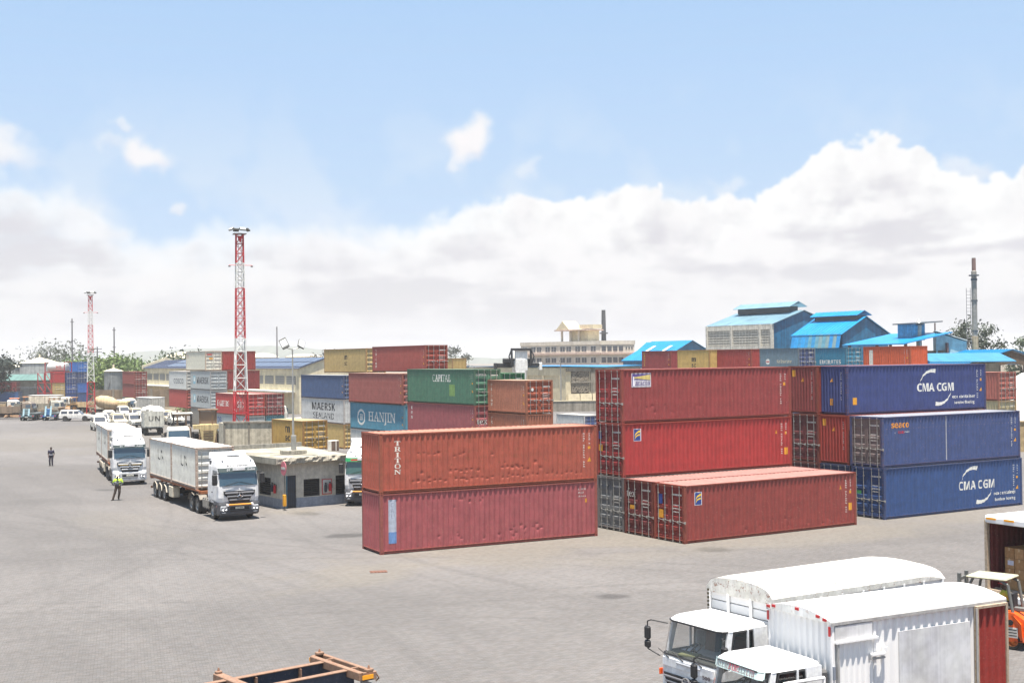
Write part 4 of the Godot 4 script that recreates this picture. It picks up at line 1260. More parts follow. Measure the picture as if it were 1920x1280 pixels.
	for q in spots:
		var ex := thing("fire_extinguisher", q[0], "fire extinguisher", q[1], a, "fire extinguishers on the guard house")
		part(ex, "cylinder", MB.new().lathe([Vector2(0, 0), Vector2(0.085, 0.0), Vector2(0.09, 0.05), Vector2(0.09, 0.42), Vector2(0.05, 0.5), Vector2(0.025, 0.54)], 10).done(), mat(q[2], rgb(184, 30, 40) if q[2] == "ext_red" else rgb(44, 46, 56), 0.35, 0.0, "plain"))
		pbox(ex, "valve", Vector3(0, 0.57, 0), Vector3(0.05, 0.07, 0.12), iron)
		part(ex, "hose", MB.new().path([Vector3(0, 0.56, 0.06), Vector3(0.11, 0.5, 0.08), Vector3(0.12, 0.2, 0.07)], 0.016, 5).done(), iron)
	var sg := thing("no_entry_sign", "faded red no entry sign on a thin post in front of the guard house", "road sign", at(-14.35, 78.3), -1.0)
	part(sg, "post", MB.new().tube(Vector3(0, 0, 0), Vector3(0, 3.0, 0), 0.03, 0.03, 6).done(), mat("post_grey", rgb(110, 108, 104), 0.6))
	pbox(sg, "post_sleeve", Vector3(0, 0.62, 0), Vector3(0.2, 0.72, 0.2), mat("sleeve_yellow", rgb(222, 158, 30), 0.6), 0.02)
	var face := Transform3D(Basis(Vector3.RIGHT, PI / 2), Vector3(0, 2.62, 0.05))
	part(sg, "sign_disc", MB.new().lathe([Vector2(0.001, 0.02), Vector2(0.44, 0.02), Vector2(0.44, -0.01), Vector2(0.001, -0.01)], 24, face, true).done(), mat("sign_faded", rgb(206, 118, 132), 0.6, 0.0, "speck", 0.9))
	pbox(sg, "white_bar", Vector3(0, 2.62, 0.076), Vector3(0.66, 0.16, 0.006), mat("board_white", rgb(206, 202, 196), 0.7))
	var ac := thing("roof_cabinet", "brown and white cabinet on the back edge of the guard house roof", "cabinet", at(-12.15, 84.4, 3.235), a)
	pbox(ac, "case", Vector3(0, 0.36, 0), Vector3(0.62, 0.72, 0.5), mat("cabinet_white", rgb(214, 210, 204), 0.6), 0.02)
	pbox(ac, "front_panel", Vector3(-0.12, 0.36, 0.26), Vector3(0.3, 0.66, 0.03), mat("cabinet_brown", rgb(112, 92, 80), 0.6))
	pbox(ac, "front_panel", Vector3(0.2, 0.36, 0.26), Vector3(0.16, 0.66, 0.03), mat("cabinet_brown", rgb(112, 92, 80), 0.6))


func windows(parent: Node, list: Array, frame: Material, pane: Material, s: Vector2, turn := Vector3.ZERO, bars := 2):
	for p in list:
		var w := pbox(parent, "window", p, Vector3(s.x, s.y, 0.12), frame, 0.0, turn)
		for i in bars:
			pbox(w, "pane", Vector3((i + 0.5) / bars * s.x - s.x / 2, 0, 0.02), Vector3(s.x / bars - 0.12, s.y - 0.16, 0.12), pane)


func make_buildings():
	var A := 0.54
	var blue := mat("roof_blue", rgb(28, 140, 196), 0.34, 0.1, "", 0.05)
	var bluewall := mat("wall_blue", rgb(26, 112, 158), 0.55, 0.0, "stain", 0.12)
	var cream := mat("wall_cream", rgb(218, 206, 176), 0.95, 0.0, "", 0.05)
	var pane := mat("pane_dark", rgb(66, 70, 78), 0.15, 0.0, "plain")
	var white := mat("white_paint", rgb(224, 224, 218), 0.7, 0.0, "", 0.2)
	var grey := mat("wall_grey", rgb(150, 144, 134), 0.95, 0.0, "stain", 0.08)
	# long cream warehouse with solar roof
	var l := 105.0
	var w := 11.0
	var ux := Vector3(sin(A), 0, cos(A))
	var t := thing("warehouse", "long cream warehouse with solar panels and a bright blue strip on its roof", "warehouse", at(-37.6, 220) - ux * l / 2 + Vector3(cos(A), 0, -sin(A)) * w / 2, A - PI / 2)
	var g := gable_shell(l, w, 8.0, 9.8)
	part(t, "wall", g[0], cream)
	var slate := mat("roof_slate", rgb(92, 102, 126), 0.4, 0.1, "", 0.05)
	part(t, "roof", g[1], slate); part(t, "roof", g[2], slate)
	part(t, "end_gable", MB.new().ext([Vector2(-w / 2 - 0.4, 7.6), Vector2(-w / 2 - 0.4, 8.6), Vector2(0, 10.6), Vector2(w / 2 + 0.4, 8.6), Vector2(w / 2 + 0.4, 7.6)], -0.2, 0.2, Transform3D(Basis(Vector3.UP, PI / 2), Vector3(-l / 2, 0, 0))).done(), cream)
	var slope := atan2(1.8, w / 2)
	pbox(t, "blue_sheeting", Vector3(-l / 2 + 8.6, 8.93, w / 4 + 0.05), Vector3(16.5, 0.06, w / 2 + 0.5), blue, 0.0, Vector3(slope, 0, 0))
	var pv := mat("solar_panel", rgb(70, 78, 100), 0.15, 0.2, "plain")
	for i in 22:
		for j in 2:
			pbox(t, "solar_panel", Vector3(-l / 2 + 20 + i * 3.95, 9.8 - (1.35 + j * 2.5) * sin(slope) / cos(slope) * 1.0 + 0.22, 1.35 + j * 2.5), Vector3(3.7, 0.05, 2.3), pv, 0.0, Vector3(slope, 0, 0))
	for i in 18:
		var wn := pbox(t, "window", Vector3(-l / 2 + 6 + i * 5.6, 5.9, w / 2 + 0.02), Vector3(4.4, 1.5, 0.1), mat("louvre_grey", rgb(150, 150, 146), 0.6))
		for k in 4: pbox(wn, "louvre", Vector3(0, -0.6 + k * 0.4, 0.06), Vector3(4.3, 0.1, 0.06), mat("louvre_dark", rgb(112, 112, 112), 0.6))
	pbox(t, "canopy", Vector3(0, 3.9, w / 2 + 0.9), Vector3(l - 4, 0.25, 1.8), white)
	t = thing("boundary_wall", "brown boundary wall behind the lone far container pile", "wall", at(-80.3, 264), -0.05)
	pbox(t, "wall_panel", Vector3(0, 1.85, 0), Vector3(16.6, 3.7, 0.25), mat("wall_brown", rgb(134, 118, 100), 0.95, 0.0, "stain", 0.05))
	for i in 5: pbox(t, "pillar", Vector3(-8.2 + i * 4.1, 1.95, 0.1), Vector3(0.4, 3.9, 0.4), grey)
	# office block on the right of centre
	t = thing("office_block", "pale three storey office block with a small pavilion on its roof", "office building", at(25.6, 362), 0.35 - PI / 2 + 0.54)
	var stone := mat("office_wall", rgb(208, 200, 188), 0.9, 0.0, "", 0.03)
	var band := mat("office_band", rgb(196, 172, 160), 0.9, 0.0, "", 0.05)
	var fa := Vector3(-22.9, 0, -23.0)   # along the left front, from the corner away
	var ang := atan2(-fa.z, fa.x)
	t.rotation.y = ang - PI
	var fl := fa.length()
	pbox(t, "wing", Vector3(-fl / 2, 6.6, -6), Vector3(fl, 13.2, 12), stone)
	for y in [4.0, 7.3, 10.6]: pbox(t, "ledge", Vector3(-fl / 2, y, 0.35), Vector3(fl + 0.3, 0.5, 0.9), band)
	pbox(t, "parapet", Vector3(-fl / 2, 13.75, -6), Vector3(fl + 0.4, 1.1, 12.4), stone)
	var list := []
	for f in 3:
		for i in 10: list.append(Vector3(-fl + 1.9 + i * 3.05 + (0.45 if i % 2 else -0.1), 2.3 + f * 3.3 + 3.1, 0.02))
	windows(t, list, mat("window_frame", rgb(226, 224, 218), 0.7), pane, Vector2(2.0, 1.65))
	var t2 := Vector3(10.5, 0, -10.0)   # the right wing, seen flatter
	var wing := part(t, "wing", MB.new().box(Vector3(5.2, 6.6, -6), Vector3(10.4, 13.2, 12)).done(), stone, Vector3(0.01, 0, 0), Vector3(0, 1.02, 0))
	pbox(wing, "parapet", Vector3(5.2, 13.75, -6), Vector3(10.8, 1.1, 12.3), stone)
	for y in [4.0, 7.3, 10.6]: pbox(wing, "ledge", Vector3(5.2, y, 0.3), Vector3(10.6, 0.5, 0.8), band)
	for f in 3:
		for i in 4: pbox(wing, "window", Vector3(1.0 + i * 1.75, 5.4 + f * 3.3, 0.04), Vector3(1.3, 1.5, 0.12), pane)
		for i in 3: pbox(wing, "window", Vector3(7.9 + i * 0.85, 5.5 + f * 3.3, 0.04), Vector3(0.4, 0.8, 0.12), pane)
	var pv2 := Vector3(-fl * 0.42, 0, -4.5)
	for s in [[-3.6, 2.2], [-0.2, 2.2], [3.2, 2.2], [-3.6, -2.4], [3.2, -2.4]]: pbox(t, "pavilion_post", pv2 + Vector3(s[0], 15.7, s[1]), Vector3(0.5, 3.4, 0.5), stone)
	pbox(t, "pavilion_room", pv2 + Vector3(3.0, 15.8, -1.0), Vector3(6.5, 3.5, 5.0), cream)
	pbox(t, "pavilion_roof", pv2 + Vector3(1.2, 17.65, 0), Vector3(13.0, 0.35, 7.6), band)
	part(t, "pavilion_gable", MB.new().ext([Vector2(-5.2, 17.8), Vector2(0.2, 17.8), Vector2(-2.5, 20.4)], -2.5, 3.6, Transform3D(Basis.IDENTITY, pv2 + Vector3(0.4, 0, 0))).done(), cream)
	pbox(t, "roof_tank", pv2 + Vector3(6.0, 18.6, 0), Vector3(5.5, 1.2, 4.0), cream)
	t = thing("smoke_stack", "dark slim smoke stack rising behind the office block", "chimney", at(30.9, 420), 0)
	part(t, "shaft", MB.new().tube(Vector3(0, 0, 0), Vector3(0, 25.4, 0), 1.1, 0.65, 12).done(), mat("stack_dark", rgb(76, 78, 84), 0.8, 0.0, "stain", 0.2))
	part(t, "collar", MB.new().tube(Vector3(0, 17.4, 0), Vector3(0, 17.8, 0), 1.4, 1.4, 12).done(), mat("stack_dark", rgb(76, 78, 84), 0.8))
	# blue roofed sheds
	for q in [["low warehouse with a bright blue roof and two pale skylights", 33.6, 262, 13.0, 8.0, 9.9, 12.6, true], ["smaller blue roofed shed tucked behind the office block", 38.5, 330, 9.0, 4.0, 11.6, 13.2, false]]:
		t = thing("blue_shed", q[0], "shed", at(q[1], q[2]), A - PI / 2)
		g = gable_shell(q[3], q[4] * 2, q[5] - 1.2, q[6])
		part(t, "wall", g[0], bluewall)
		part(t, "roof", g[1], blue); part(t, "roof", g[2], blue)
		if q[7]:
			for i in 2: pbox(t, "skylight", Vector3(-2.8 + i * 5.6, q[6] - 1.7, 4.0), Vector3(0.9, 0.06, 3.6), white, 0.0, Vector3(atan2(q[6] - q[5] + 1.2, q[4]), 0, 0))
			pbox(t, "lower_wall", Vector3(0, 3.6, q[4] + 0.06), Vector3(q[3] + 0.2, 7.2, 0.2), white)
	# the blue factory
	var p0 := at(42.0, 200)
	var v := Vector3(sin(A), 0, cos(A))
	var u := Vector3(cos(A), 0, -sin(A))
	t = thing("factory_hall", "tall factory hall with a pierced white block wall and a glossy blue roof", "factory", p0 - v * 8.0 + u * 6.4, A - PI / 2)
	g = gable_shell(16.0, 12.8, 14.5, 16.6, 0.5)
	part(t, "wall", g[0], bluewall)
	var glossy := mat("roof_glossy", rgb(150, 186, 204), 0.14, 0.3, "", 0.05)
	part(t, "roof", g[1], glossy); part(t, "roof", g[2], glossy)
	var wallw := mat("block_white", rgb(222, 218, 208), 0.95, 0.0, "stain", 0.25)
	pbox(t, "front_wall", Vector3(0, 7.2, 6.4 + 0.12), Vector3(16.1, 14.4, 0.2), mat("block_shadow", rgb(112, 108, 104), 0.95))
	for bnd in [[14.5, 0.9, 0.0], [11.0, 1.0, 0.0], [5.0, 8.6, 0.0]]: pbox(t, "wall_band", Vector3(0, bnd[0] - bnd[1] / 2 + 0.0, 6.75), Vector3(16.2, bnd[1], 0.3), wallw)
	for x in [-8.0, -1.7, 5.2, 7.9]: pbox(t, "pillar", Vector3(x, 9.4, 6.8), Vector3(0.45, 10.0, 0.4), wallw)
	var lat := MB.new()
	for b in [[11.0, 13.6], [5.0, 10.0]]:
		var nx := 44
		for i in nx: lat.box(Vector3(-8.0 + (i + 0.5) * 16.0 / nx, (b[0] + b[1]) / 2, 6.72), Vector3(0.13, b[1] - b[0], 0.16))
		var ny := int((b[1] - b[0]) / 0.42)
		for j in ny: lat.box(Vector3(0, b[0] + (j + 0.5) * (b[1] - b[0]) / ny, 6.74), Vector3(16.0, 0.16, 0.15))
	var lt := part(t, "pierced_blocks", lat.done(), wallw)
	lt.set_meta("kind", "stuff")
	part(t, "ridge_vent", MB.new().box(Vector3(-0.5, 17.0, 0), Vector3(12.5, 0.9, 2.0)).done(), mat("vent_dark", rgb(80, 88, 96), 0.7))
	part(t, "vent_roof", gable_shell(13.4, 3.4, 17.35, 18.1, 0.2)[1], glossy)
	part(t, "vent_roof", gable_shell(13.4, 3.4, 17.35, 18.1, 0.2)[2], glossy)
	t = thing("blue_tower", "square blue tower between the two blue factory halls", "tower", at(52.7, 209), A)
	pbox(t, "tower_wall", Vector3(0, 8.0, 0), Vector3(2.7, 16.0, 2.6), bluewall)
	pbox(t, "tower_roof", Vector3(0, 16.15, 0), Vector3(3.1, 0.2, 3.0), mat("vent_dark", rgb(80, 88, 96), 0.7))
	p0 = at(49.0, 185)
	t = thing("blue_mill", "blue clad mill with flared lower walls and a patched side", "factory", p0 - v * 5.1 + u * 4.8, A - PI / 2)
	g = gable_shell(10.2, 9.6, 12.5, 15.0, 0.4)
	part(t, "wall", g[0], bluewall)
	part(t, "roof", g[1], blue); part(t, "roof", g[2], blue)
	var sheetcol := [rgb(24, 138, 206), rgb(92, 150, 172), rgb(30, 146, 212), rgb(120, 150, 156), rgb(40, 140, 196)]
	for i in 14:
		var col: Color = sheetcol[(i * 7 + i / 3) % 5]
		pbox(t, "cladding_panel", Vector3(-5.1 + (i + 0.5) * 10.2 / 14, 10.9, 5.45), Vector3(10.2 / 14 - 0.02, 3.3, 0.05), mat("clad_" + col.to_html(), col, 0.5, 0.0, "", 0.2), 0.0, Vector3(-0.22, 0, 0))
	pbox(t, "lower_wall", Vector3(0, 4.6, 5.6), Vector3(10.4, 9.2, 0.3), bluewall)
	part(t, "vent_roof", gable_shell(9.4, 2.6, 15.3, 15.9, 0.2)[1], blue)
	part(t, "vent_roof", gable_shell(9.4, 2.6, 15.3, 15.9, 0.2)[2], blue)
	pbox(t, "ridge_vent", Vector3(0, 15.0, 0), Vector3(9.0, 0.7, 1.8), mat("vent_dark", rgb(80, 88, 96), 0.7))
	t = thing("boiler_house", "open boiler house under a wide sloping blue roof", "factory", at(51.5, 166), A - PI / 2)
	part(t, "roof", MB.new().box(Vector3(0, 11.4, 0.5), Vector3(10.5, 0.12, 9.5), Basis(Vector3.RIGHT, 0.16) * Basis(Vector3.FORWARD, 0.0)).done(), blue)
	for s in [[-4.8, 4.2], [0.0, 4.2], [4.8, 4.2], [-4.8, -3.6], [4.8, -3.6]]: pbox(t, "post", Vector3(s[0], 5.4, s[1]), Vector3(0.3, 10.8, 0.3), mat("post_rust", rgb(120, 84, 80), 0.8))
	pbox(t, "inner_wall", Vector3(0, 4.9, -3.2), Vector3(9.6, 9.8, 0.3), mat("wall_brown", rgb(134, 118, 100), 0.95, 0.0, "stain", 0.05))
	pbox(t, "cabin", Vector3(1.0, 12.3, -1.2), Vector3(2.3, 2.2, 2.6), mat("clad_light", rgb(60, 158, 206), 0.5, 0.0, "stain", 0.3))
	pbox(t, "cabin_roof", Vector3(1.4, 13.5, -2.0), Vector3(3.4, 0.14, 5.8), mat("vent_dark", rgb(80, 88, 96), 0.7), 0.0, Vector3(0.06, 0, 0))
	for s in [-0.2, 2.2]: pbox(t, "post", Vector3(s, 12.6, -4.4), Vector3(0.12, 1.8, 0.12), mat("post_rust", rgb(120, 84, 80), 0.8))
	t = thing("vent_stack", "short vent stack with a shiny cone cap above the boiler house", "vent", at(53.8, 165), 0)
	part(t, "pipe", MB.new().tube(Vector3(0, 0, 0), Vector3(0, 13.2, 0), 0.36, 0.36, 10).done(), mat("galvanised", rgb(176, 176, 172), 0.45, 0.5))
	part(t, "cap", MB.new().lathe([Vector2(0.72, 13.2), Vector2(0.05, 13.9), Vector2(0.001, 13.95)], 12).done(), mat("cap_tin", rgb(206, 196, 180), 0.3, 0.7, "plain"))
	t = thing("pale_annexe", "pale blue annexe with two windows right of the boiler house", "building", at(57.4, 164), -0.25)
	part(t, "wall", MB.new().ext([Vector2(-1.6, 0), Vector2(-1.6, 12.2), Vector2(2.2, 10.9), Vector2(2.2, 0)], -5, 0).done(), mat("annexe", rgb(176, 204, 208), 0.8, 0.0, "", 0.2))
	windows(t, [Vector3(-0.4, 8.8, 0.03), Vector3(1.4, 8.8, 0.03)], white, pane, Vector2(1.1, 0.9), Vector3.ZERO, 1)
	pbox(t, "roof_sheet", Vector3(0.3, 11.75, -2.4), Vector3(4.1, 0.1, 5.4), white, 0.0, Vector3(0, 0, -0.33))
	# tall chimney with ladder
	t = thing("tall_chimney", "tall grey steel chimney with a caged ladder in front of a feathery tree", "chimney", at(61.2, 165), 0)
	part(t, "shaft", MB.new().lathe([Vector2(0.40, 0), Vector2(0.40, 11.5), Vector2(0.36, 11.7), Vector2(0.34, 20.2), Vector2(0.24, 20.3), Vector2(0.24, 22.0), Vector2(0.2, 22.0), Vector2(0.2, 21.0)], 14).done(), mat("chimney_steel", rgb(150, 148, 144), 0.6, 0.1, "stain", 0.25))
	part(t, "chimney_base", MB.new().tube(Vector3(0, 0, 0), Vector3(0, 11.6, 0), 0.45, 0.43, 14).done(), mat("chimney_tan", rgb(176, 156, 128), 0.8, 0.0, "stain", 0.25))
	part(t, "chimney_top", MB.new().tube(Vector3(0, 20.3, 0), Vector3(0, 21.9, 0), 0.27, 0.26, 12).done(), mat("chimney_brown", rgb(124, 98, 92), 0.8))
	part(t, "gallery", MB.new().tube(Vector3(0, 19.6, 0), Vector3(0, 19.75, 0), 0.66, 0.66, 14).done(), mat("vent_dark", rgb(80, 88, 96), 0.7))
	for y in [19.0, 16.2, 12.2]: part(t, "ring", MB.new().tube(Vector3(0, y, 0), Vector3(0, y + 0.25, 0), 0.42, 0.42, 12).done(), mat("vent_dark", rgb(80, 88, 96), 0.7))
	var lad := MB.new()
	for s in [-1.15, -0.62]: lad.tube(Vector3(s, 9.0, 0.3), Vector3(s, 18.0, 0.3), 0.035, 0.035, 4)
	for i in 20: lad.tube(Vector3(-1.15, 9.2 + i * 0.44, 0.3), Vector3(-0.5, 9.2 + i * 0.44, 0.3), 0.03, 0.03, 4)
	part(t, "ladder", lad.done(), mat("mast_grey", rgb(120, 120, 122), 0.6))
	# cream warehouse between the stacks, with rubble panels
	p0 = at(10.4, 244)
	t = thing("rubble_wall_warehouse", "cream warehouse with grey rubble panels and a blue roof between the container stacks", "warehouse", p0 - v * 20 + u * 9, A - PI / 2)
	part(t, "wall", MB.new().box(Vector3(0, 3.75, 0), Vector3(40, 7.5, 18)).done(), cream)
	for i in 7: pbox(t, "wall_pillar", Vector3(-19 + i * 6.2, 3.7, 9.06), Vector3(0.5, 7.4, 0.3), cream)
	pbox(t, "wall_band", Vector3(0, 6.6, 9.08), Vector3(40, 1.5, 0.2), cream)
	var rub := mat("rubble", rgb(148, 140, 128), 1.0, 0.0, "stain", 1.0)
	var r := RandomNumberGenerator.new()
	r.seed = 8
	for i in 2:
		var pn := pbox(t, "rubble_panel", Vector3(20.03, 4.6, 5.6 - i * 5.9), Vector3(0.1, 4.4, 4.3), mat("rubble_joint", rgb(96, 90, 82), 1.0))
		var stones := MB.new()
		for k in 420: stones.cbox(Vector3(0.08, r.randf_range(-2.1, 2.1), r.randf_range(-2.05, 2.05)), Vector3(0.14, r.randf_range(0.12, 0.3), r.randf_range(0.16, 0.36)), 0.04, Basis(Vector3.RIGHT, r.randf() * 3))
		part(pn, "rubble_stones", stones.done(), rub).set_meta("kind", "stuff")
		pbox(t, "pillar", Vector3(20.1, 3.8, 2.7 - i * 5.9), Vector3(0.4, 7.2, 0.9), grey)
	pbox(t, "beam", Vector3(20.1, 7.0, 0), Vector3(0.4, 0.6, 17.8), grey)
	pbox(t, "beam", Vector3(20.14, 4.6, 2.7), Vector3(0.3, 0.3, 10.4), grey)
	for i in 6: pbox(t, "apron_slab", Vector3(20.5, 1.2, 7.4 - i * 2.9), Vector3(0.1, 2.3, 2.7), cream, 0.0, Vector3(0, 0, 0.12))
	for q in [[-1, 0.09], [1, -0.09]]: part(t, "roof", MB.new().box(Vector3(0, 7.62, q[0] * -4.6), Vector3(41, 0.12, 9.5), Basis(Vector3.RIGHT, q[1] * -0.3)).done(), blue)
	t = thing("grey_wall", "low grey wall at the foot of the rubble panelled warehouse", "wall", at(12.5, 219), 0.06)
	pbox(t, "wall_panel", Vector3(0, 0.9, 0), Vector3(18, 1.8, 0.3), grey)
	pbox(t, "coping", Vector3(0, 1.86, 0), Vector3(18.2, 0.12, 0.45), cream)
	t = thing("street_lamp", "slender grey lamp post before the rubble panelled warehouse", "lamp post", at(9.0, 232), 0)
	part(t, "pole", MB.new().tube(Vector3.ZERO, Vector3(0, 8.8, 0), 0.16, 0.08, 8).done(), mat("galvanised", rgb(176, 176, 172), 0.45, 0.5))
	pbox(t, "lamp_head", Vector3(-0.1, 8.85, 0.2), Vector3(0.35, 0.2, 0.7), mat("lamp_case", rgb(92, 94, 92), 0.5), 0.03)
	# dark shed and white heap on the right edge
	t = thing("open_shed", "open shed with a ragged brown gable and a pale blue roof at the right edge", "shed", at(60.0, 150), 0.05)
	g = gable_shell(16, 11.5, 7.9, 9.7, 0.4)
	part(t, "roof", g[1], blue, Vector3(0, 0, -8), Vector3(0, PI / 2, 0)); part(t, "roof", g[2], blue, Vector3(0, 0, -8), Vector3(0, PI / 2, 0))
	part(t, "gable_board", MB.new().ext([Vector2(-5.8, 7.6), Vector2(0, 9.6), Vector2(5.8, 7.6), Vector2(5.8, 7.0), Vector2(0, 8.2), Vector2(-4.0, 7.3)], -0.1, 0.1).done(), mat("gable_brown", rgb(104, 88, 74), 1.0, 0.0, "stain", 0.5))
	for s in [-5.6, 5.6]: pbox(t, "post", Vector3(s, 3.7, 0), Vector3(0.3, 7.4, 0.3), mat("post_rust", rgb(120, 84, 80), 0.8))
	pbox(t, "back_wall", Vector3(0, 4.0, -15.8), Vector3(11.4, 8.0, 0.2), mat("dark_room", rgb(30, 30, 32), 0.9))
	t = thing("lean_to", "low lean-to with a light blue sheet roof left of the open shed", "shed", at(53.0, 146), -0.1)
	part(t, "roof", MB.new().box(Vector3(0, 8.9, 0), Vector3(9.5, 0.1, 7.0), Basis(Vector3.RIGHT, 0.14)).done(), mat("roof_pale_blue", rgb(60, 134, 172), 0.4, 0.1, "", 0.1))
	pbox(t, "wall", Vector3(0, 4.1, -2.5), Vector3(9.0, 8.2, 0.3), grey)
	var heap := MB.new()
	var f := FastNoiseLite.new()
	f.seed = 3
	f.frequency = 0.45
	f.fractal_octaves = 4
	var nn := 30
	var gr := []
	for j in nn + 1:
		var row := []
		for i in nn + 1:
			var x := lerpf(-9.5, 9.5, float(i) / nn)
			var z := lerpf(-8.0, 8.0, float(j) / nn)
			var d := Vector2(x / 9.5, z / 8.0).length()
			var h := 8.3 * pow(clampf(1.0 - d * d, 0.0, 1.0), 0.55) + f.get_noise_2d(x * 2.0, z * 2.0) * 0.8 * clampf(1.4 - d, 0, 1)
			row.append(Vector3(x, maxf(h, -0.1), z))
		gr.append(row)
	heap.smooth(true)
	for j in nn:
		for i in nn: heap.quad(gr[j + 1][i], gr[j][i], gr[j][i + 1], gr[j + 1][i + 1])
	heap.smooth(false)
	var hp := part(self, "sack_heap", heap.done(), mat("sack_white", rgb(232, 230, 226), 0.9, 0.0, "", 0.5), at(57.5, 129))
	hp.set_meta("kind", "stuff"); hp.set_meta("label", "great heap of white sacks at the right edge"); hp.set_meta("category", "heap")
	t = thing("retaining_wall", "low tan wall in front of the white heap at the right edge", "wall", at(53.0, 118), -0.1)
	pbox(t, "wall_panel", Vector3(0, 1.4, 0), Vector3(14, 2.8, 0.3), mat("wall_tan", rgb(190, 168, 130), 0.95, 0.0, "stain", 0.2))
	pbox(t, "coping", Vector3(0, 2.86, 0), Vector3(14.2, 0.12, 0.45), mat("wall_tan", rgb(190, 168, 130), 0.95, 0.0, "stain", 0.2))
	# left: tanks, green shed, masts, hill
	for q in [["large grey storage tank with a pale conical roof", -130.6, 345, 5.2, 9.6, 11.1, rgb(176, 182, 184)], ["older storage tank half hidden behind the large one", -141.0, 350, 4.5, 8.6, 9.4, rgb(160, 168, 170)], ["small grey tank with a leaning pipe by the boundary wall", -85.6, 268, 1.95, 7.6, 8.2, rgb(136, 142, 146)]]:
		t = thing("storage_tank", q[0], "storage tank", at(q[1], q[2]), 0, "storage tanks beyond the yard")
		part(t, "shell", MB.new().tube(Vector3.ZERO, Vector3(0, q[4], 0), q[3], q[3], 28, false).done(), mat("tank_" + q[6].to_html(), q[6], 0.6, 0.1, "stain", 0.12))
		part(t, "roof", MB.new().lathe([Vector2(q[3] + 0.15, q[4] - 0.05), Vector2(q[3] + 0.15, q[4] + 0.05), Vector2(0.3, q[5]), Vector2(0.001, q[5] + 0.1)], 28).done(), mat("tank_roof", rgb(226, 216, 192), 0.8, 0.0, "", 0.1))
		part(t, "pipe", MB.new().tube(Vector3(-q[3] * 0.7, 0.5, q[3] * 0.9), Vector3(-q[3] * 0.1, q[4] * 0.7, q[3] * 1.02), 0.1, 0.1, 6).done(), mat("mast_grey", rgb(120, 120, 122), 0.6))
		part(t, "top_vent", MB.new().tube(Vector3(0, q[5], 0), Vector3(0, q[5] + 0.9, 0), 0.2, 0.2, 6).done(), mat("tank_roof", rgb(226, 216, 192), 0.8))
	for i in 3:
		t = thing("dome_tank", ["wide cream tank dome beyond the solar roof, behind the far stack", "second cream tank dome, right of the near lamp tower", "small cream tank dome beside the thin lamp mast"][i], "storage tank", at([-158.0, -124.0, -100.0][i], [600.0, 620.0, 600.0][i]), 0, "cream tank domes")
		var rr: float = [10.0, 8.0, 9.0][i]
		part(t, "shell", MB.new().tube(Vector3.ZERO, Vector3(0, 11.5, 0), rr, rr, 24, false).done(), mat("tank_cream", rgb(210, 192, 166), 0.8, 0.0, "stain", 0.05))
		part(t, "roof", MB.new().lathe([Vector2(rr + 0.2, 11.4), Vector2(rr * 0.6, 13.6 - i * 0.6), Vector2(0.001, 14.6 - i * 0.9)], 24).done(), mat("tank_roof", rgb(226, 216, 192), 0.8, 0.0, "", 0.1))
	t = thing("green_shed", "long low shed with a sea green roof behind the far left pile", "shed", at(-122, 322), 0.06)
	part(t, "roof", MB.new().box(Vector3(0, 5.9, 1.0), Vector3(72, 0.15, 5.5), Basis(Vector3.RIGHT, 0.28)).done(), mat("roof_sea_green", rgb(84, 118, 114), 0.6, 0.0, "stain", 0.06))
	pbox(t, "wall", Vector3(0, 2.6, -0.6), Vector3(71, 5.2, 0.3), mat("wall_steel", rgb(168, 176, 184), 0.8, 0.0, "stain", 0.05))
	for i in 15: pbox(t, "post", Vector3(-35 + i * 5, 2.4, 3.4), Vector3(0.2, 4.8, 0.2), mat("mast_grey", rgb(120, 120, 122), 0.6))
	pbox(t, "gangway", Vector3(-8, 3.3, 3.6), Vector3(40, 0.3, 0.6), mat("vent_dark", rgb(80, 88, 96), 0.7))
	for i in 4:
		var q2: Array = [["thin dark radio mast left of the far lamp tower", -116.3, 330, 21.2], ["thin dark radio mast right of the far lamp tower", -105.2, 330, 18.8], ["wooden power pole with crossarms by the right radio mast", -107.0, 322, 13.6], ["faint lattice mast far beyond the solar roof", -113.0, 600, 26.0]][i]
		t = thing("mast", q2[0], "mast", at(q2[1], q2[2]), 0, "masts along the horizon")
		part(t, "shaft", MB.new().tube(Vector3.ZERO, Vector3(0, q2[3], 0), 0.26 if i < 3 else 0.5, 0.16 if i < 3 else 0.3, 6).done(), mat("mast_far", rgb(112, 110, 114), 0.8))
		if i == 2:
			for y in [13.0, 12.2]: pbox(t, "crossarm", Vector3(0, y, 0), Vector3(2.4, 0.18, 0.18), mat("mast_far", rgb(112, 110, 114), 0.8))
		else:
			pbox(t, "bracket", Vector3(0, q2[3] * 0.96, 0), Vector3(0.8, 0.2, 0.3), mat("mast_far", rgb(112, 110, 114), 0.8))
			pbox(t, "bracket", Vector3(0, q2[3] * 0.72, 0), Vector3(0.7, 0.2, 0.3), mat("mast_far", rgb(112, 110, 114), 0.8))
	var hill := MB.new()
	var hf := FastNoiseLite.new()
	hf.seed = 9
	hf.frequency = 0.004
	hf.fractal_octaves = 4
	hill.smooth(true)
	var prev := []
	for i in 121:
		var x := -2200.0 + i * 36.0
		var d := 3000.0
		var e := exp(-pow((x + 760.0) / 260.0, 2)) * 34.0 + exp(-pow((x + 420.0) / 220.0, 2)) * 20.0 + 10.0 * exp(-pow((x + 100.0) / 900.0, 2)) + hf.get_noise_2d(x * 1.5, 0) * 7.0 + 3.0
		var col := [at(x, d - 400, -2.0), at(x, d - 160, maxf(e * 0.55, 0.0)), at(x, d, maxf(e, 0.5)), at(x, d + 500, -2.0)]
		if prev.size():
			for k in 3: hill.quad(prev[k], prev[k + 1], col[k + 1], col[k])
		prev = col
	hill.smooth(false)
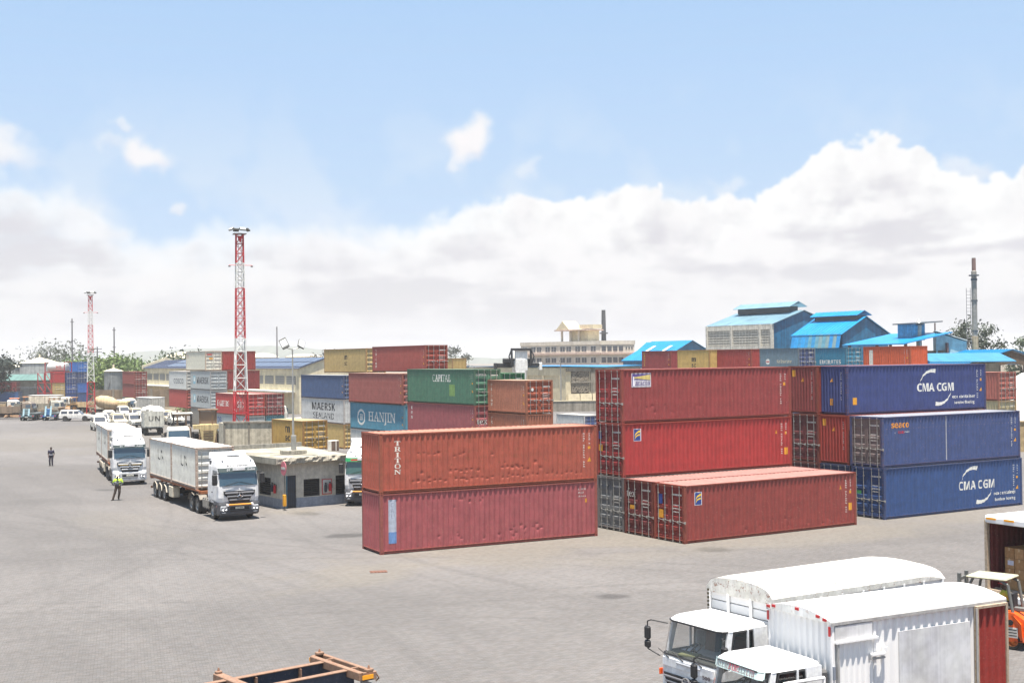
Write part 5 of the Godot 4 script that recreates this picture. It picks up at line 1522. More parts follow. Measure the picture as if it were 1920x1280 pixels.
	struct("hills", hill.done(), mat("hill_green", rgb(84, 92, 74), 1.0, 0.0, "stain", 0.004))
	# heap of scrap at the far left
	var sc := MB.new()
	var sr := RandomNumberGenerator.new()
	sr.seed = 77
	for i in 260: sc.box(at(-88.0 + sr.randf_range(-9, 9), 222.0 + sr.randf_range(-3, 3), sr.randf_range(0.1, 1.5)), Vector3(sr.randf_range(0.2, 2.0), sr.randf_range(0.08, 0.5), sr.randf_range(0.2, 1.2)), Basis(Vector3(sr.randfn(), sr.randfn(), sr.randfn()).normalized(), sr.randf() * 3))
	var scp := part(self, "scrap_heap", sc.done(), mat("scrap", rgb(150, 122, 96), 0.8, 0.0, "rust", 0.3))
	scp.set_meta("kind", "stuff"); scp.set_meta("label", "heap of tan and rusty scrap at the far left"); scp.set_meta("category", "scrap heap")
	# trees
	tree("bare-looking feathery tree behind the large storage tank at the far left", at(-139, 370), 16.5, 24, rgb(98, 104, 96), 2600, 1, 0.2, 0.7, 0.55)
	tree("dark evergreen cut by the left edge of the picture", at(-125.2, 300), 11.5, 9, rgb(40, 54, 48), 3200, 2, 0.05, 0.0, 0.55)
	tree("low spreading green tree left of the left radio mast", at(-123.5, 352), 10.8, 17, rgb(78, 100, 62), 3000, 3, 0.15, 0.1, 0.6)
	tree("bushy yellow-green tree right behind the far lamp tower", at(-106, 320), 11.0, 15, rgb(112, 132, 68), 3600, 4, 0.1, 0.1, 0.6)
	tree("bright green tree right of the power pole", at(-96.5, 315), 9.8, 13, rgb(104, 126, 70), 3000, 5, 0.1, 0.1, 0.55)
	tree("grey-green round tree before the solar warehouse's end", at(-87, 322), 10.6, 16, rgb(84, 96, 76), 3600, 6, 0.1, 0.05, 0.6)
	tree("feathery casuarina tree behind the tall grey chimney", at(65.0, 174), 14.4, 9.0, rgb(70, 80, 68), 2600, 7, 0.45, 0.85, 0.3)
	tree("small round tree above the open shed at the right edge", at(84, 205), 12.0, 6.0, rgb(96, 108, 88), 1500, 8, 0.4, 0.2, 0.35)
	tree("thin tree peeping over the middle stacks left of the mustard container", at(-50, 330), 13.0, 9, rgb(112, 112, 112), 900, 9, 0.3, 0.8, 0.4)
	tree("tree top just right of the highest brick pink container", at(-15.5, 330), 12.6, 8, rgb(104, 108, 104), 1100, 10, 0.3, 0.6, 0.4)
	tree("shrub in front of the boundary wall beside the far stack", at(-60, 236), 3.6, 7, rgb(96, 116, 62), 1600, 11, 0.05, 0.1, 0.35)
	# concrete tank wall and steel
	t = thing("concrete_wall", "streaked grey concrete enclosure at the foot of the near lamp tower", "wall", at(-25.1, 118), -0.02)
	pbox(t, "wall_panel", Vector3(0.2, 1.78, 0), Vector3(4.7, 3.56, 0.3), mat("streaked", rgb(196, 188, 170), 0.95, 0.0, "stain", 0.22))
	pbox(t, "wall_panel", Vector3(-2.5, 1.75, -1.2), Vector3(0.3, 3.5, 2.9), mat("streaked", rgb(196, 188, 170), 0.95, 0.0, "stain", 0.22), 0.0, Vector3(0, 0.5, 0))
	pbox(t, "wall_panel", Vector3(2.4, 1.78, -3.0), Vector3(0.3, 3.5, 5.6), mat("streaked", rgb(196, 188, 170), 0.95, 0.0, "stain", 0.22))
	pbox(t, "coping", Vector3(0.2, 3.62, 0), Vector3(4.9, 0.14, 0.5), grey)
	for i in 3: pbox(t, "pillar", Vector3(-2.1 + i * 2.3, 1.8, 0.17), Vector3(0.16, 3.56, 0.08), grey)
	var rb := mat("steel_rust", rgb(128, 74, 54), 0.8, 0.1, "rust", 0.5)
	for i in 9:
		t = thing("steel_beam", "rusty steel beam behind the guard house, %s of the %s layer of its pile" % [["left one", "middle one", "right one"][[1, 2, 0][i % 3]], ["top", "middle", "lowest"][i / 3]], "steel beam", at(-20.9 + i * 0.28 * (1 if i % 2 else -1), 103.5 + (i % 3) * 0.35, 2.1 - 0.3 * (i / 3)), -0.62, "rusty beams in the pile")
		for s in [-1, 1]: pbox(t, "flange", Vector3(0, s * 0.13, 0), Vector3(5.2, 0.04, 0.26), rb)
		pbox(t, "web", Vector3.ZERO, Vector3(5.2, 0.24, 0.03), rb)
	t = thing("beam_trestle", "low trestle that carries the rusty beam pile", "trestle", at(-20.9, 103.8), -0.62)
	for x in [-1.9, 1.9]:
		for z in [-0.7, 0.7]: pbox(t, "leg", Vector3(x, 0.66, z), Vector3(0.18, 1.32, 0.18), rb)
	pbox(t, "top_plank", Vector3(0, 1.33, 0), Vector3(5.0, 0.06, 1.9), rb)
	lamp_tower("tall red and white lattice lamp tower near the concrete enclosure", at(-27.1, 124.5), 22.4)
	lamp_tower("farther red and white lattice lamp tower over the parked white vehicles", at(-72.6, 215), 21.4, 0.95)


# ---- vehicles: x forward, origin under the front bumper (lorries) or the middle --------------------------

func wheel(parent: Node, x: float, z: float, r: float, w: float, rim := rgb(150, 150, 150)):
	var s := signf(z)
	var turn := Vector3(s * PI / 2, 0, 0)
	var o := part(parent, "wheel", shared("tyre%.2f%.2f" % [r, w], func():
		return MB.new().lathe([Vector2(r * 0.62, -w / 2), Vector2(r * 0.9, -w / 2), Vector2(r, -w * 0.36), Vector2(r, w * 0.36), Vector2(r * 0.9, w / 2), Vector2(r * 0.62, w / 2)], 22).done()), mat("tyre", rgb(46, 45, 44), 0.9, 0.0, "", 0.8), Vector3(x, r, z - s * w / 2), turn)
	part(o, "rim", shared("rim%.2f%.2f" % [r, w], func():
		var mb := MB.new().lathe([Vector2(r * 0.63, w * 0.46), Vector2(r * 0.56, w * 0.40), Vector2(r * 0.5, w * 0.1), Vector2(r * 0.3, w * 0.12), Vector2(r * 0.24, w * 0.42), Vector2(0.001, w * 0.46)], 18)
		for i in 8: mb.tube(Vector3(cos(TAU * i / 8) * r * 0.4, w * 0.1, sin(TAU * i / 8) * r * 0.4), Vector3(cos(TAU * i / 8) * r * 0.4, w * 0.2, sin(TAU * i / 8) * r * 0.4), r * 0.04, r * 0.04, 5)
		mb.lathe([Vector2(r * 0.63, -w * 0.3), Vector2(0.001, -w * 0.3)], 18)
		return mb.done()), mat("rim_" + rim.to_html(), rim, 0.4, 0.5, "", 0.8))


func ring(y: float, xf: float, xr: float, hw: float, rnd := 0.22) -> Array:   # a level slice through a cab
	return [Vector3(xr, y, -hw), Vector3(xr, y, hw), Vector3(xf - rnd, y, hw), Vector3(xf - rnd * 0.35, y, hw - rnd * 0.25), Vector3(xf, y, hw - rnd), Vector3(xf, y, -hw + rnd), Vector3(xf - rnd * 0.35, y, -hw + rnd * 0.25), Vector3(xf - rnd, y, -hw)]


func star_badge(parent: Node, c: Vector3, r: float):
	var chrome := mat("chrome", rgb(214, 214, 216), 0.2, 0.9, "plain")
	var b := part(parent, "badge", MB.new().lathe([Vector2(r * 0.86, -0.01), Vector2(r * 0.9, 0.02), Vector2(r, 0.02), Vector2(r, -0.01)], 20, Transform3D(Basis(Vector3.FORWARD, PI / 2), Vector3.ZERO)).done(), chrome, c)
	var mb := MB.new()
	for i in 3:
		var a := PI / 2 + TAU * i / 3
		mb.tube(Vector3(0.01, 0, 0), Vector3(0.01, sin(a) * r * 0.92, cos(a) * r * 0.92), r * 0.16, r * 0.03, 4)
	part(b, "badge_star", mb.done(), chrome)


func plate_text(parent: Node, text: String, c: Vector3, hgt: float, col: Color, kind := "bold", wide := 1.0, tilt := 0.0):   # lettering on a face that looks forward (+x)
	part(parent, "lettering", flat_paint(text_tris(text, kind, hgt, wide), 0.002), mat("ink_" + col.to_html(), col, 0.6, 0.0, "plain"), c, Vector3(0, PI / 2, 0)).rotation = Vector3(-tilt, PI / 2, 0)


func tractor(t: Node3D, silver: bool, plate: String, bar: bool, tall_deflector: bool, green := false):
	var white := mat("truck_white", rgb(226, 227, 230), 0.32, 0.0, "", 0.3)
	var dark := mat("truck_dark", rgb(72, 74, 80), 0.55, 0.0, "", 0.4)
	var black := mat("truck_black", rgb(28, 28, 30), 0.6, 0.0, "plain")
	var lower := mat("truck_silver", rgb(196, 199, 204), 0.35, 0.2, "", 0.4) if silver else dark
	var chassis := mat("chassis", rgb(66, 58, 52), 0.8, 0.0, "stain", 0.5)
	var wind := mat("windscreen_green" if green else "windscreen", rgb(26, 66, 54) if green else rgb(28, 58, 74), 0.06, 0.0, "plain")
	wind.metallic_specular = 0.9
	wind.clearcoat_enabled = true
	var rings := [ring(0.98, -0.05, -2.2, 1.2), ring(1.35, 0.0, -2.25, 1.24), ring(2.02, -0.03, -2.25, 1.24), ring(2.92, -0.24, -2.25, 1.19), ring(3.1, -0.26, -2.25, 1.18), ring(3.42, -0.5, -2.25, 1.12, 0.3), ring(3.66, -0.95, -2.25, 0.98, 0.35), ring(3.74, -1.4, -2.2, 0.8, 0.35)]
	part(t, "cab", MB.new().loft(rings).done(), white)
	var wr := [ring(2.05, -0.015, -0.3, 1.2), ring(2.5, -0.12, -0.3, 1.185), ring(2.9, -0.22, -0.4, 1.165)]
	for k in 3: wr[k] = wr[k].slice(2, 8)
	part(t, "windscreen", MB.new().loft(wr, false, false).done(), wind, Vector3(0.015, 0, 0))
	part(t, "sun_visor", MB.new().loft([ring(2.86, -0.06, -0.3, 1.2).slice(2, 8), ring(3.08, -0.16, -0.3, 1.19).slice(2, 8)], false, false).done(), mat("visor_green", rgb(30, 120, 70), 0.3, 0.0, "plain") if green else mat("visor_smoke", rgb(66, 74, 72), 0.3, 0.0, "plain"), Vector3(0.04, 0, 0))
	part(t, "visor_middle", box_mesh(Vector3(0.04, 0.18, 0.75), 0.01), white, Vector3(-0.03, 3.02, 0))
	if not green:
		plate_text(t, "DT", Vector3(-0.03, 2.98, 0.62), 0.12, rgb(236, 236, 236))
		plate_text(t, "Dubie", Vector3(-0.03, 2.98, -0.75), 0.11, rgb(236, 236, 236), "bold", 1.1)
	else:
		for s in [-0.35, 0.5]: pbox(t, "visor_sticker", Vector3(-0.05, 2.93, s), Vector3(0.02, 0.14, 0.6), mat("sticker_red", rgb(206, 44, 50), 0.5, 0.0, "plain"))
	plate_text(t, plate, Vector3(-0.3, 3.22, 0.0), 0.15, rgb(52, 54, 60), "bold", 1.35, 0.6)
	for s in [-0.95, 0.95]:
		pbox(t, "marker_light", Vector3(-0.5, 3.48, s * 0.9), Vector3(0.1, 0.05, 0.12), dark)
		pbox(t, "wiper", Vector3(0.04, 2.16, s * 0.45), Vector3(0.03, 0.03, 0.8), black, 0.0, Vector3(0.25 * signf(s), 0, 0))
	# nose: grille with slats, bumper, lamps
	var gl := MB.new()
	gl.ext([Vector2(-0.95, 1.74), Vector2(0.95, 1.74), Vector2(0.88, 1.5), Vector2(0.7, 1.38), Vector2(0.58, 1.0), Vector2(-0.58, 1.0), Vector2(-0.7, 1.38), Vector2(-0.88, 1.5)], 0, 0.05, Transform3D(Basis(Vector3.UP, PI / 2), Vector3(0.0, 0, 0)))
	part(t, "grille", gl.done(), black)
	for i in 3: pbox(t, "grille_slat", Vector3(0.07, 1.63 - i * 0.2, 0), Vector3(0.06, 0.1, [1.74, 1.5, 1.24][i]), lower if silver else mat("slat_grey", rgb(112, 112, 116), 0.4, 0.2, "plain"), 0.02, Vector3(0, 0, 0.3))
	if silver: pbox(t, "grille_trim", Vector3(0.1, 1.57, 0), Vector3(0.02, 0.05, 1.7), mat("trim_gold", rgb(196, 170, 110), 0.4, 0.3, "plain"))
	star_badge(t, Vector3(0.12, 1.5, 0), 0.19)
	part(t, "bumper", MB.new().loft([ring(0.32, -0.02, -1.0, 1.2), ring(0.42, 0.06, -1.0, 1.25), ring(0.95, 0.08, -1.0, 1.25), ring(1.1, 0.02, -1.0, 1.24)]).done(), mat("bumper_white", rgb(220, 221, 224), 0.4, 0.0, "", 0.3) if silver else dark)
	pbox(t, "air_intake", Vector3(0.075, 0.72, 0), Vector3(0.03, 0.34, 1.15), black, 0.01)
	for i in 2: pbox(t, "intake_slat", Vector3(0.1, 0.62 + i * 0.22, 0), Vector3(0.03, 0.04, 1.15), lower)
	pbox(t, "number_plate", Vector3(0.115, 0.76, 0), Vector3(0.015, 0.12, 0.52), mat("plate_pale", rgb(214, 212, 196), 0.5, 0.0, "plain"))
	plate_text(t, plate, Vector3(0.126, 0.76, 0), 0.07, rgb(40, 40, 44), "bold", 0.9)
	if bar:
		part(t, "tow_bar", MB.new().tube(Vector3(0.16, 0.95, -0.72), Vector3(0.16, 0.95, 0.72), 0.045, 0.045, 8).done(), mat("bar_orange", rgb(214, 142, 40), 0.5, 0.0, "plain"))
		for s in [-0.74, 0.74]: part(t, "bar_end", MB.new().tube(Vector3(0.1, 0.95, s), Vector3(0.24, 0.95, s), 0.07, 0.07, 10).done(), mat("bar_white", rgb(232, 224, 220), 0.5, 0.0, "plain"))
	for s in [-1, 1]:
		var hl := pbox(t, "headlight", Vector3(0.04, 0.74, s * 0.93), Vector3(0.14, 0.3, 0.42), mat("lamp_clear", rgb(176, 178, 180), 0.1, 0.2, "plain"), 0.04)
		for k in 2: part(hl, "lamp_reflector", MB.new().lathe([Vector2(0.001, 0.03), Vector2(0.07, 0.05), Vector2(0.09, 0.07)], 10, Transform3D(Basis(Vector3.FORWARD, PI / 2), Vector3(0.02, 0, (k - 0.5) * 0.2))).done(), mat("chrome", rgb(214, 214, 216), 0.2, 0.9, "plain"))
		pbox(t, "fog_light", Vector3(0.075, 0.5, s * 0.95), Vector3(0.04, 0.07, 0.24), mat("lamp_clear", rgb(176, 178, 180), 0.1, 0.2, "plain"), 0.01)
		pbox(t, "step_box", Vector3(-0.62, 0.66, s * 1.19), Vector3(0.5, 0.6, 0.12), black, 0.02)
		pbox(t, "step_light", Vector3(-0.36, 0.86, s * 1.24), Vector3(0.14, 0.1, 0.04), mat("lens_red", rgb(150, 60, 56), 0.3, 0.0, "plain"))
		part(t, "mudguard", MB.new().loft([[Vector3(-0.78, 0.75, s * 0.85), Vector3(-0.78, 0.75, s * 1.25)], [Vector3(-0.95, 1.08, s * 0.85), Vector3(-0.95, 1.08, s * 1.25)], [Vector3(-1.4, 1.2, s * 0.85), Vector3(-1.4, 1.2, s * 1.25)], [Vector3(-1.85, 1.08, s * 0.85), Vector3(-1.85, 1.08, s * 1.25)], [Vector3(-2.02, 0.7, s * 0.85), Vector3(-2.02, 0.7, s * 1.25)]], false, false).done(), dark)
		var door := pbox(t, "door", Vector3(-0.95, 1.72, s * 1.242), Vector3(0.95, 1.1, 0.02), white, 0.008)
		pbox(door, "door_handle", Vector3(-0.32, -0.1, s * 0.02), Vector3(0.16, 0.05, 0.03), black)
		pbox(t, "side_window", Vector3(-0.88, 2.56, s * 1.208), Vector3(0.9, 0.72, 0.02), wind, 0.008, Vector3(s * -0.055, 0, 0))
		pbox(t, "cab_vent", Vector3(-1.95, 3.2, s * 1.13), Vector3(0.36, 0.5, 0.06), dark, 0.02)
		var arm := part(t, "mirror", box_mesh(Vector3(0.14, 0.62, 0.3), 0.04), black, Vector3(-0.1, 2.42, s * 1.43))
		pbox(arm, "mirror_arm", Vector3(-0.08, 0.36, -s * 0.16), Vector3(0.05, 0.05, 0.34), black)
		pbox(arm, "mirror_glass", Vector3(-0.075, 0, 0), Vector3(0.01, 0.54, 0.24), mat("mirror", rgb(200, 206, 212), 0.05, 0.9, "plain"))
		part(t, "fuel_tank", box_mesh(Vector3(1.35, 0.6, 0.5), 0.08), mat("tank_alu", rgb(176, 172, 164), 0.4, 0.4, "stain", 0.5), Vector3(-3.0, 0.78, s * 0.95))
		for k in 3: pbox(t, "tank_strap", Vector3(-3.45 + k * 0.45, 0.78, s * 0.95), Vector3(0.07, 0.63, 0.53), dark)
		part(t, "mudguard", MB.new().loft([[Vector3(-4.05, 0.9, s * 0.75), Vector3(-4.05, 0.9, s * 1.24)], [Vector3(-4.3, 1.16, s * 0.75), Vector3(-4.3, 1.16, s * 1.24)], [Vector3(-4.9, 1.2, s * 0.75), Vector3(-4.9, 1.2, s * 1.24)], [Vector3(-5.4, 1.06, s * 0.75), Vector3(-5.4, 1.06, s * 1.24)], [Vector3(-6.0, 1.2, s * 0.75), Vector3(-6.0, 1.2, s * 1.24)], [Vector3(-6.6, 1.12, s * 0.75), Vector3(-6.6, 1.12, s * 1.24)], [Vector3(-6.85, 0.7, s * 0.75), Vector3(-6.85, 0.7, s * 1.24)]], false, false).done(), mat("guard_grey", rgb(132, 126, 118), 0.7, 0.0, "stain", 0.5))
		wheel(t, -1.4, s * 1.2, 0.52, 0.34, rgb(178, 178, 178))
		for x in [-4.75, -6.1]: wheel(t, x, s * 1.22, 0.52, 0.58)
		pbox(t, "frame_rail", Vector3(-3.9, 0.86, s * 0.42), Vector3(5.8, 0.26, 0.09), chassis)
	pbox(t, "roof_hatch", Vector3(-1.35, 3.735, 0), Vector3(0.75, 0.04, 0.75), mat("hatch_grey", rgb(128, 130, 132), 0.4, 0.0, "plain"), 0.01)
	var dz := 0.62 if tall_deflector else 0.3
	part(t, "roof_deflector", MB.new().loft([[Vector3(-1.0 if tall_deflector else -1.7, 3.55, 1.0), Vector3(-1.0 if tall_deflector else -1.7, 3.55, -1.0), Vector3(-2.3, 3.55, -1.15), Vector3(-2.3, 3.55, 1.15)], [Vector3(-1.75, 3.6 + dz * 0.7, 0.95), Vector3(-1.75, 3.6 + dz * 0.7, -0.95), Vector3(-2.4, 3.6 + dz, -1.1), Vector3(-2.4, 3.6 + dz, 1.1)]]).done(), white)
	pbox(t, "exhaust_box", Vector3(-2.55, 1.5, 0.6), Vector3(0.4, 1.6, 0.5), dark, 0.04)


func semi_trailer(label: String, pos: Vector3, turn: float, axles: Array, from: float, to: float, box := true):
	var t := thing("container_trailer", label, "trailer", pos, turn, "container trailers")
	var chassis := mat("chassis", rgb(66, 58, 52), 0.8, 0.0, "stain", 0.5)
	var rusty := mat("chassis_rust", rgb(156, 96, 60), 0.8, 0.0, "rust", 0.5)
	for s in [-1, 1]:
		pbox(t, "frame_rail", Vector3((from + to) / 2, 1.22, s * 0.5), Vector3(from - to, 0.34, 0.12), chassis)
		pbox(t, "side_rail", Vector3((from + to) / 2, 1.38, s * 1.16), Vector3(from - to, 0.1, 0.08), rusty)
		for x in axles:
			wheel(t, x, s * 1.22, 0.5, 0.5)
			part(t, "mudguard", shared("arch%d" % s, func(): return MB.new().loft([[Vector3(0.6, 0.62, s * 0.72), Vector3(0.6, 0.62, s * 1.24)], [Vector3(0.45, 0.98, s * 0.72), Vector3(0.45, 0.98, s * 1.24)], [Vector3(0, 1.13, s * 0.72), Vector3(0, 1.13, s * 1.24)], [Vector3(-0.45, 0.98, s * 0.72), Vector3(-0.45, 0.98, s * 1.24)], [Vector3(-0.6, 0.62, s * 0.72), Vector3(-0.6, 0.62, s * 1.24)]], false, false).done()), mat("guard_pale", rgb(186, 180, 170), 0.6, 0.0, "stain", 0.5), Vector3(x, 0, 0))
		pbox(t, "landing_leg", Vector3(from - 2.3, 0.75, s * 0.8), Vector3(0.14, 0.9, 0.14), chassis)
		if box: pbox(t, "tool_box", Vector3(axles[0] + 1.75, 0.78, s * 0.98), Vector3(1.0, 0.72, 0.5), mat("box_cream", rgb(206, 198, 180), 0.6, 0.0, "stain", 0.4), 0.04)
	for i in 5: pbox(t, "cross_member", Vector3(lerpf(from - 0.15, to + 0.15, i / 4.0), 1.3, 0), Vector3(0.2, 0.18, 2.36), rusty)
	for x in axles: part(t, "axle", MB.new().tube(Vector3(x, 0.5, -0.9), Vector3(x, 0.5, 0.9), 0.08, 0.08, 8).done(), chassis)
	pbox(t, "rear_bumper", Vector3(to + 0.1, 0.6, 0), Vector3(0.1, 0.14, 2.3), rusty)


func un_box(label: String, pos: Vector3, turn: float):
	var fwd := Vector3(cos(turn), 0, -sin(turn))
	var c := container(label, pos, turn, 6.058, 2.591, rgb(212, 212, 206), 1, {"blank": false, "codes": false, "wear": "", "rusty": true, "roof": rgb(240, 240, 238), "group": "white containers on the lorries", "door_marks": false})
	letters(c, "UN", "", 0.70, 0.1, 1.6, rgb(58, 60, 62), 1.2)


func rig(name_label: String, origin: Vector3, turn: float, silver: bool, plate: String, bar: bool, defl: bool, axles: Array, word: String):
	var t := thing("truck_tractor", name_label, "truck", origin, turn, "white tractor units")
	tractor(t, silver, plate, bar, defl)
	semi_trailer("three axle container trailer behind the " + word, origin, turn, axles, -4.3, -17.2)
	var f := Vector3(cos(turn), 0, -sin(turn))
	var z := Vector3(sin(turn), 0, cos(turn))
	un_box("white container with black letters, front one on the trailer of the " + word, origin - f * 5.0 + z * 1.219 + Vector3(0, 1.43, 0), turn)
	un_box("white container with black letters, rear one on the trailer of the " + word, origin - f * 11.13 + z * 1.219 + Vector3(0, 1.43, 0), turn)


func hollow_cab(t: Node3D, l: float, hw: float, sill: float, roof: float, text: bool):   # a cab-over lorry cab one can look into; x forward from -l to 0
	var white := mat("cab_white", rgb(224, 226, 230), 0.3, 0.0, "", 0.3)
	var black := mat("truck_black", rgb(28, 28, 30), 0.6, 0.0, "plain")
	var seatm := mat("seat_brown", rgb(92, 56, 46), 0.8, 0.0, "", 0.6)
	var trim := mat("cab_trim", rgb(74, 76, 72), 0.8, 0.0, "", 0.5)
	var pane := glass("cab_glass", Color(0.16, 0.24, 0.26), 0.22)
	var lean := (roof - sill) * 0.20
	part(t, "cab_shell", MB.new().loft([ring(0.45, -0.05, -l, hw - 0.05, 0.16), ring(0.62, 0.0, -l, hw, 0.2), ring(sill - 0.25, 0.0, -l, hw, 0.2), ring(sill, -0.04, -l, hw, 0.2)]).done(), white)
	part(t, "roof", MB.new().loft([ring(roof - 0.16, -lean + 0.02, -l, hw - 0.05, 0.25), ring(roof - 0.06, -lean - 0.12, -l + 0.03, hw - 0.12, 0.28), ring(roof, -lean - 0.4, -l + 0.15, hw - 0.32, 0.3)]).done(), mat("cab_roof_white", rgb(232, 233, 235), 0.35, 0.0, "", 0.2))
	pbox(t, "rear_wall", Vector3(-l + 0.03, (sill + roof) / 2 - 0.08, 0), Vector3(0.04, roof - sill - 0.1, hw * 2 - 0.1), white)
	pbox(t, "cab_lining", Vector3(-l + 0.09, (sill + roof) / 2 - 0.08, 0), Vector3(0.05, roof - sill - 0.14, hw * 2 - 0.2), mat("lining", rgb(52, 50, 50), 0.9, 0.0, "plain"))
	pbox(t, "roof_lining", Vector3(-l * 0.6, roof - 0.19, 0), Vector3(l * 0.66, 0.03, hw * 2 - 0.24), mat("lining", rgb(52, 50, 50), 0.9, 0.0, "plain"))
	# windscreen
	var a := ring(sill + 0.01, -0.05, -0.3, hw - 0.03, 0.2).slice(2, 8)
	var b := ring(roof - 0.16, -lean + 0.0, -0.5, hw - 0.08, 0.22).slice(2, 8)
	part(t, "windscreen", MB.new().loft([a, b], false, false).done(), pane)
	var seal := MB.new()
	var up := func(p: Vector3): return p + Vector3(0.012, 0, 0)
	for e in [a, b]:
		for i in 5: seal.tube(up.call(e[i]), up.call(e[i + 1]), 0.025, 0.025, 5)
	part(t, "windscreen_seal", seal.done(), black)
	for s in [-1, 1]:
		var i := 0 if s > 0 else 5
		var ja: Vector3 = a[i]
		var jb: Vector3 = b[i]
		part(t, "front_pillar", MB.new().loft([[ja + Vector3(-0.10, 0, -s * 0.05), ja + Vector3(0.03, 0, -s * 0.05), ja + Vector3(0.03, 0, s * 0.02), ja + Vector3(-0.10, 0, s * 0.02)], [jb + Vector3(-0.12, 0, -s * 0.05), jb + Vector3(0.03, 0, -s * 0.05), jb + Vector3(0.03, 0, s * 0.02), jb + Vector3(-0.12, 0, s * 0.02)]]).done(), white)
		pbox(t, "rear_pillar", Vector3(-l + 0.22, (sill + roof) / 2 - 0.08, s * (hw - 0.04)), Vector3(0.44, roof - sill - 0.1, 0.07), white, 0.0)
		var y0 := sill
		var y1 := roof - 0.16
		part(t, "side_window", MB.new().quad2(Vector3(-0.38, y0, s * (hw - 0.03)), Vector3(-0.52 - lean * 0.4, y1, s * (hw - 0.08)), Vector3(-l + 0.44, y1, s * (hw - 0.08)), Vector3(-l + 0.44, y0, s * (hw - 0.03))).done(), pane)
		part(t, "window_seal", MB.new().path([Vector3(-0.36, y0 + 0.02, s * (hw - 0.01)), Vector3(-0.5 - lean * 0.4, y1 - 0.04, s * (hw - 0.06)), Vector3(-l + 0.46, y1 - 0.04, s * (hw - 0.06)), Vector3(-l + 0.46, y0 + 0.02, s * (hw - 0.01)), Vector3(-0.36, y0 + 0.02, s * (hw - 0.01))], 0.022, 5).done(), black)
		pbox(t, "window_divider", Vector3(-l * 0.62, (y0 + y1) / 2, s * (hw - 0.05)), Vector3(0.05, y1 - y0, 0.04), white)
		var d := pbox(t, "door", Vector3(-l * 0.5, sill - 0.5, s * (hw + 0.004)), Vector3(l * 0.62, 0.86, 0.02), white, 0.008)
		pbox(d, "door_handle", Vector3(-l * 0.2, 0.22, s * 0.025), Vector3(0.16, 0.05, 0.03), black)
		# mirror on a bent arm
		var m := thing_part_mirror(t, s, hw, sill, roof, lean)
		m.set_meta("side", s)
		var hl := pbox(t, "headlight", Vector3(0.0, 0.78, s * (hw - 0.3)), Vector3(0.1, 0.2, 0.36), mat("lamp_clear", rgb(176, 178, 180), 0.1, 0.2, "plain"), 0.03)
		pbox(t, "turn_signal", Vector3(-0.1, sill - 0.48, s * (hw + 0.0)), Vector3(0.2, 0.16, 0.04), mat("lens_orange", rgb(224, 92, 34), 0.3, 0.0, "plain"), 0.01)
		pbox(t, "seat", Vector3(-l * 0.62, sill - 0.2, s * hw * 0.48), Vector3(0.55, 0.2, 0.55), seatm, 0.06)
		pbox(t, "seat_back", Vector3(-l * 0.62 - 0.28, sill + 0.16, s * hw * 0.48), Vector3(0.16, 0.7, 0.5), seatm, 0.06, Vector3(0, 0, 0.15))
		wheel(t, -l * 0.55, s * (hw - 0.04), 0.42, 0.26, rgb(196, 196, 196))
	pbox(t, "dashboard", Vector3(-0.36, sill - 0.02, 0), Vector3(0.5, 0.12, hw * 1.8), trim, 0.04)
	pbox(t, "dash_tray", Vector3(-0.3, sill + 0.06, hw * 0.25), Vector3(0.34, 0.05, 0.5), mat("dash_paper", rgb(120, 124, 84), 0.8, 0.0, "", 0.6), 0.01, Vector3(0, 0.3, 0))
	var sw := part(t, "steering_wheel", MB.new().lathe([Vector2(0.20, -0.015), Vector2(0.235, 0.0), Vector2(0.20, 0.015), Vector2(0.185, 0.0), Vector2(0.20, -0.015)], 20).done(), black, Vector3(-0.62, sill + 0.12, hw * 0.45), Vector3(0, 0, -0.55))
	pbox(sw, "steering_spoke", Vector3.ZERO, Vector3(0.4, 0.02, 0.05), black)
	pbox(sw, "steering_column", Vector3(0.02, -0.16, 0), Vector3(0.06, 0.3, 0.06), black)
	# nose
	pbox(t, "nose_panel", Vector3(0.005, sill - 0.16, 0), Vector3(0.05, 0.24, hw * 1.72), white, 0.02)
	for s in [-0.5, 0.12, 0.62]:
		part(t, "wiper", MB.new().tube(Vector3(0.03, sill - 0.05, s * hw), Vector3(-0.01, sill + 0.10, (s + 0.42) * hw), 0.014, 0.010, 5).done(), black)
	pbox(t, "grab_bar", Vector3(0.045, sill - 0.12, -0.05), Vector3(0.04, 0.05, hw * 0.8), mat("bar_grey", rgb(160, 162, 166), 0.4, 0.3, "plain"), 0.015)
	part(t, "grille", MB.new().ext([Vector2(-hw * 0.82, sill - 0.44), Vector2(hw * 0.82, sill - 0.44), Vector2(hw * 0.7, sill - 0.72), Vector2(-hw * 0.7, sill - 0.72)], 0, 0.03, Transform3D(Basis(Vector3.UP, PI / 2), Vector3.ZERO)).done(), black)
	for i in 2: pbox(t, "grille_slat", Vector3(0.04, sill - 0.52 - i * 0.12, 0), Vector3(0.04, 0.055, hw * (1.58 - 0.1 * i)), mat("slat_grey", rgb(112, 112, 116), 0.4, 0.2, "plain"), 0.015)
	var chrome := mat("chrome", rgb(214, 214, 216), 0.2, 0.9, "plain")
	var bg := part(t, "badge", MB.new().lathe([Vector2(0.12, -0.01), Vector2(0.125, 0.02), Vector2(0.15, 0.02), Vector2(0.15, -0.01)], 20, Transform3D(Basis(Vector3.FORWARD, PI / 2), Vector3.ZERO)).done(), chrome, Vector3(0.065, sill - 0.56, 0))
	pbox(bg, "badge_bar", Vector3(0.01, 0, 0), Vector3(0.02, 0.05, 0.25), chrome)
	pbox(t, "bumper", Vector3(-0.02, 0.6, 0), Vector3(0.24, 0.3, hw * 2 + 0.02), white, 0.05)
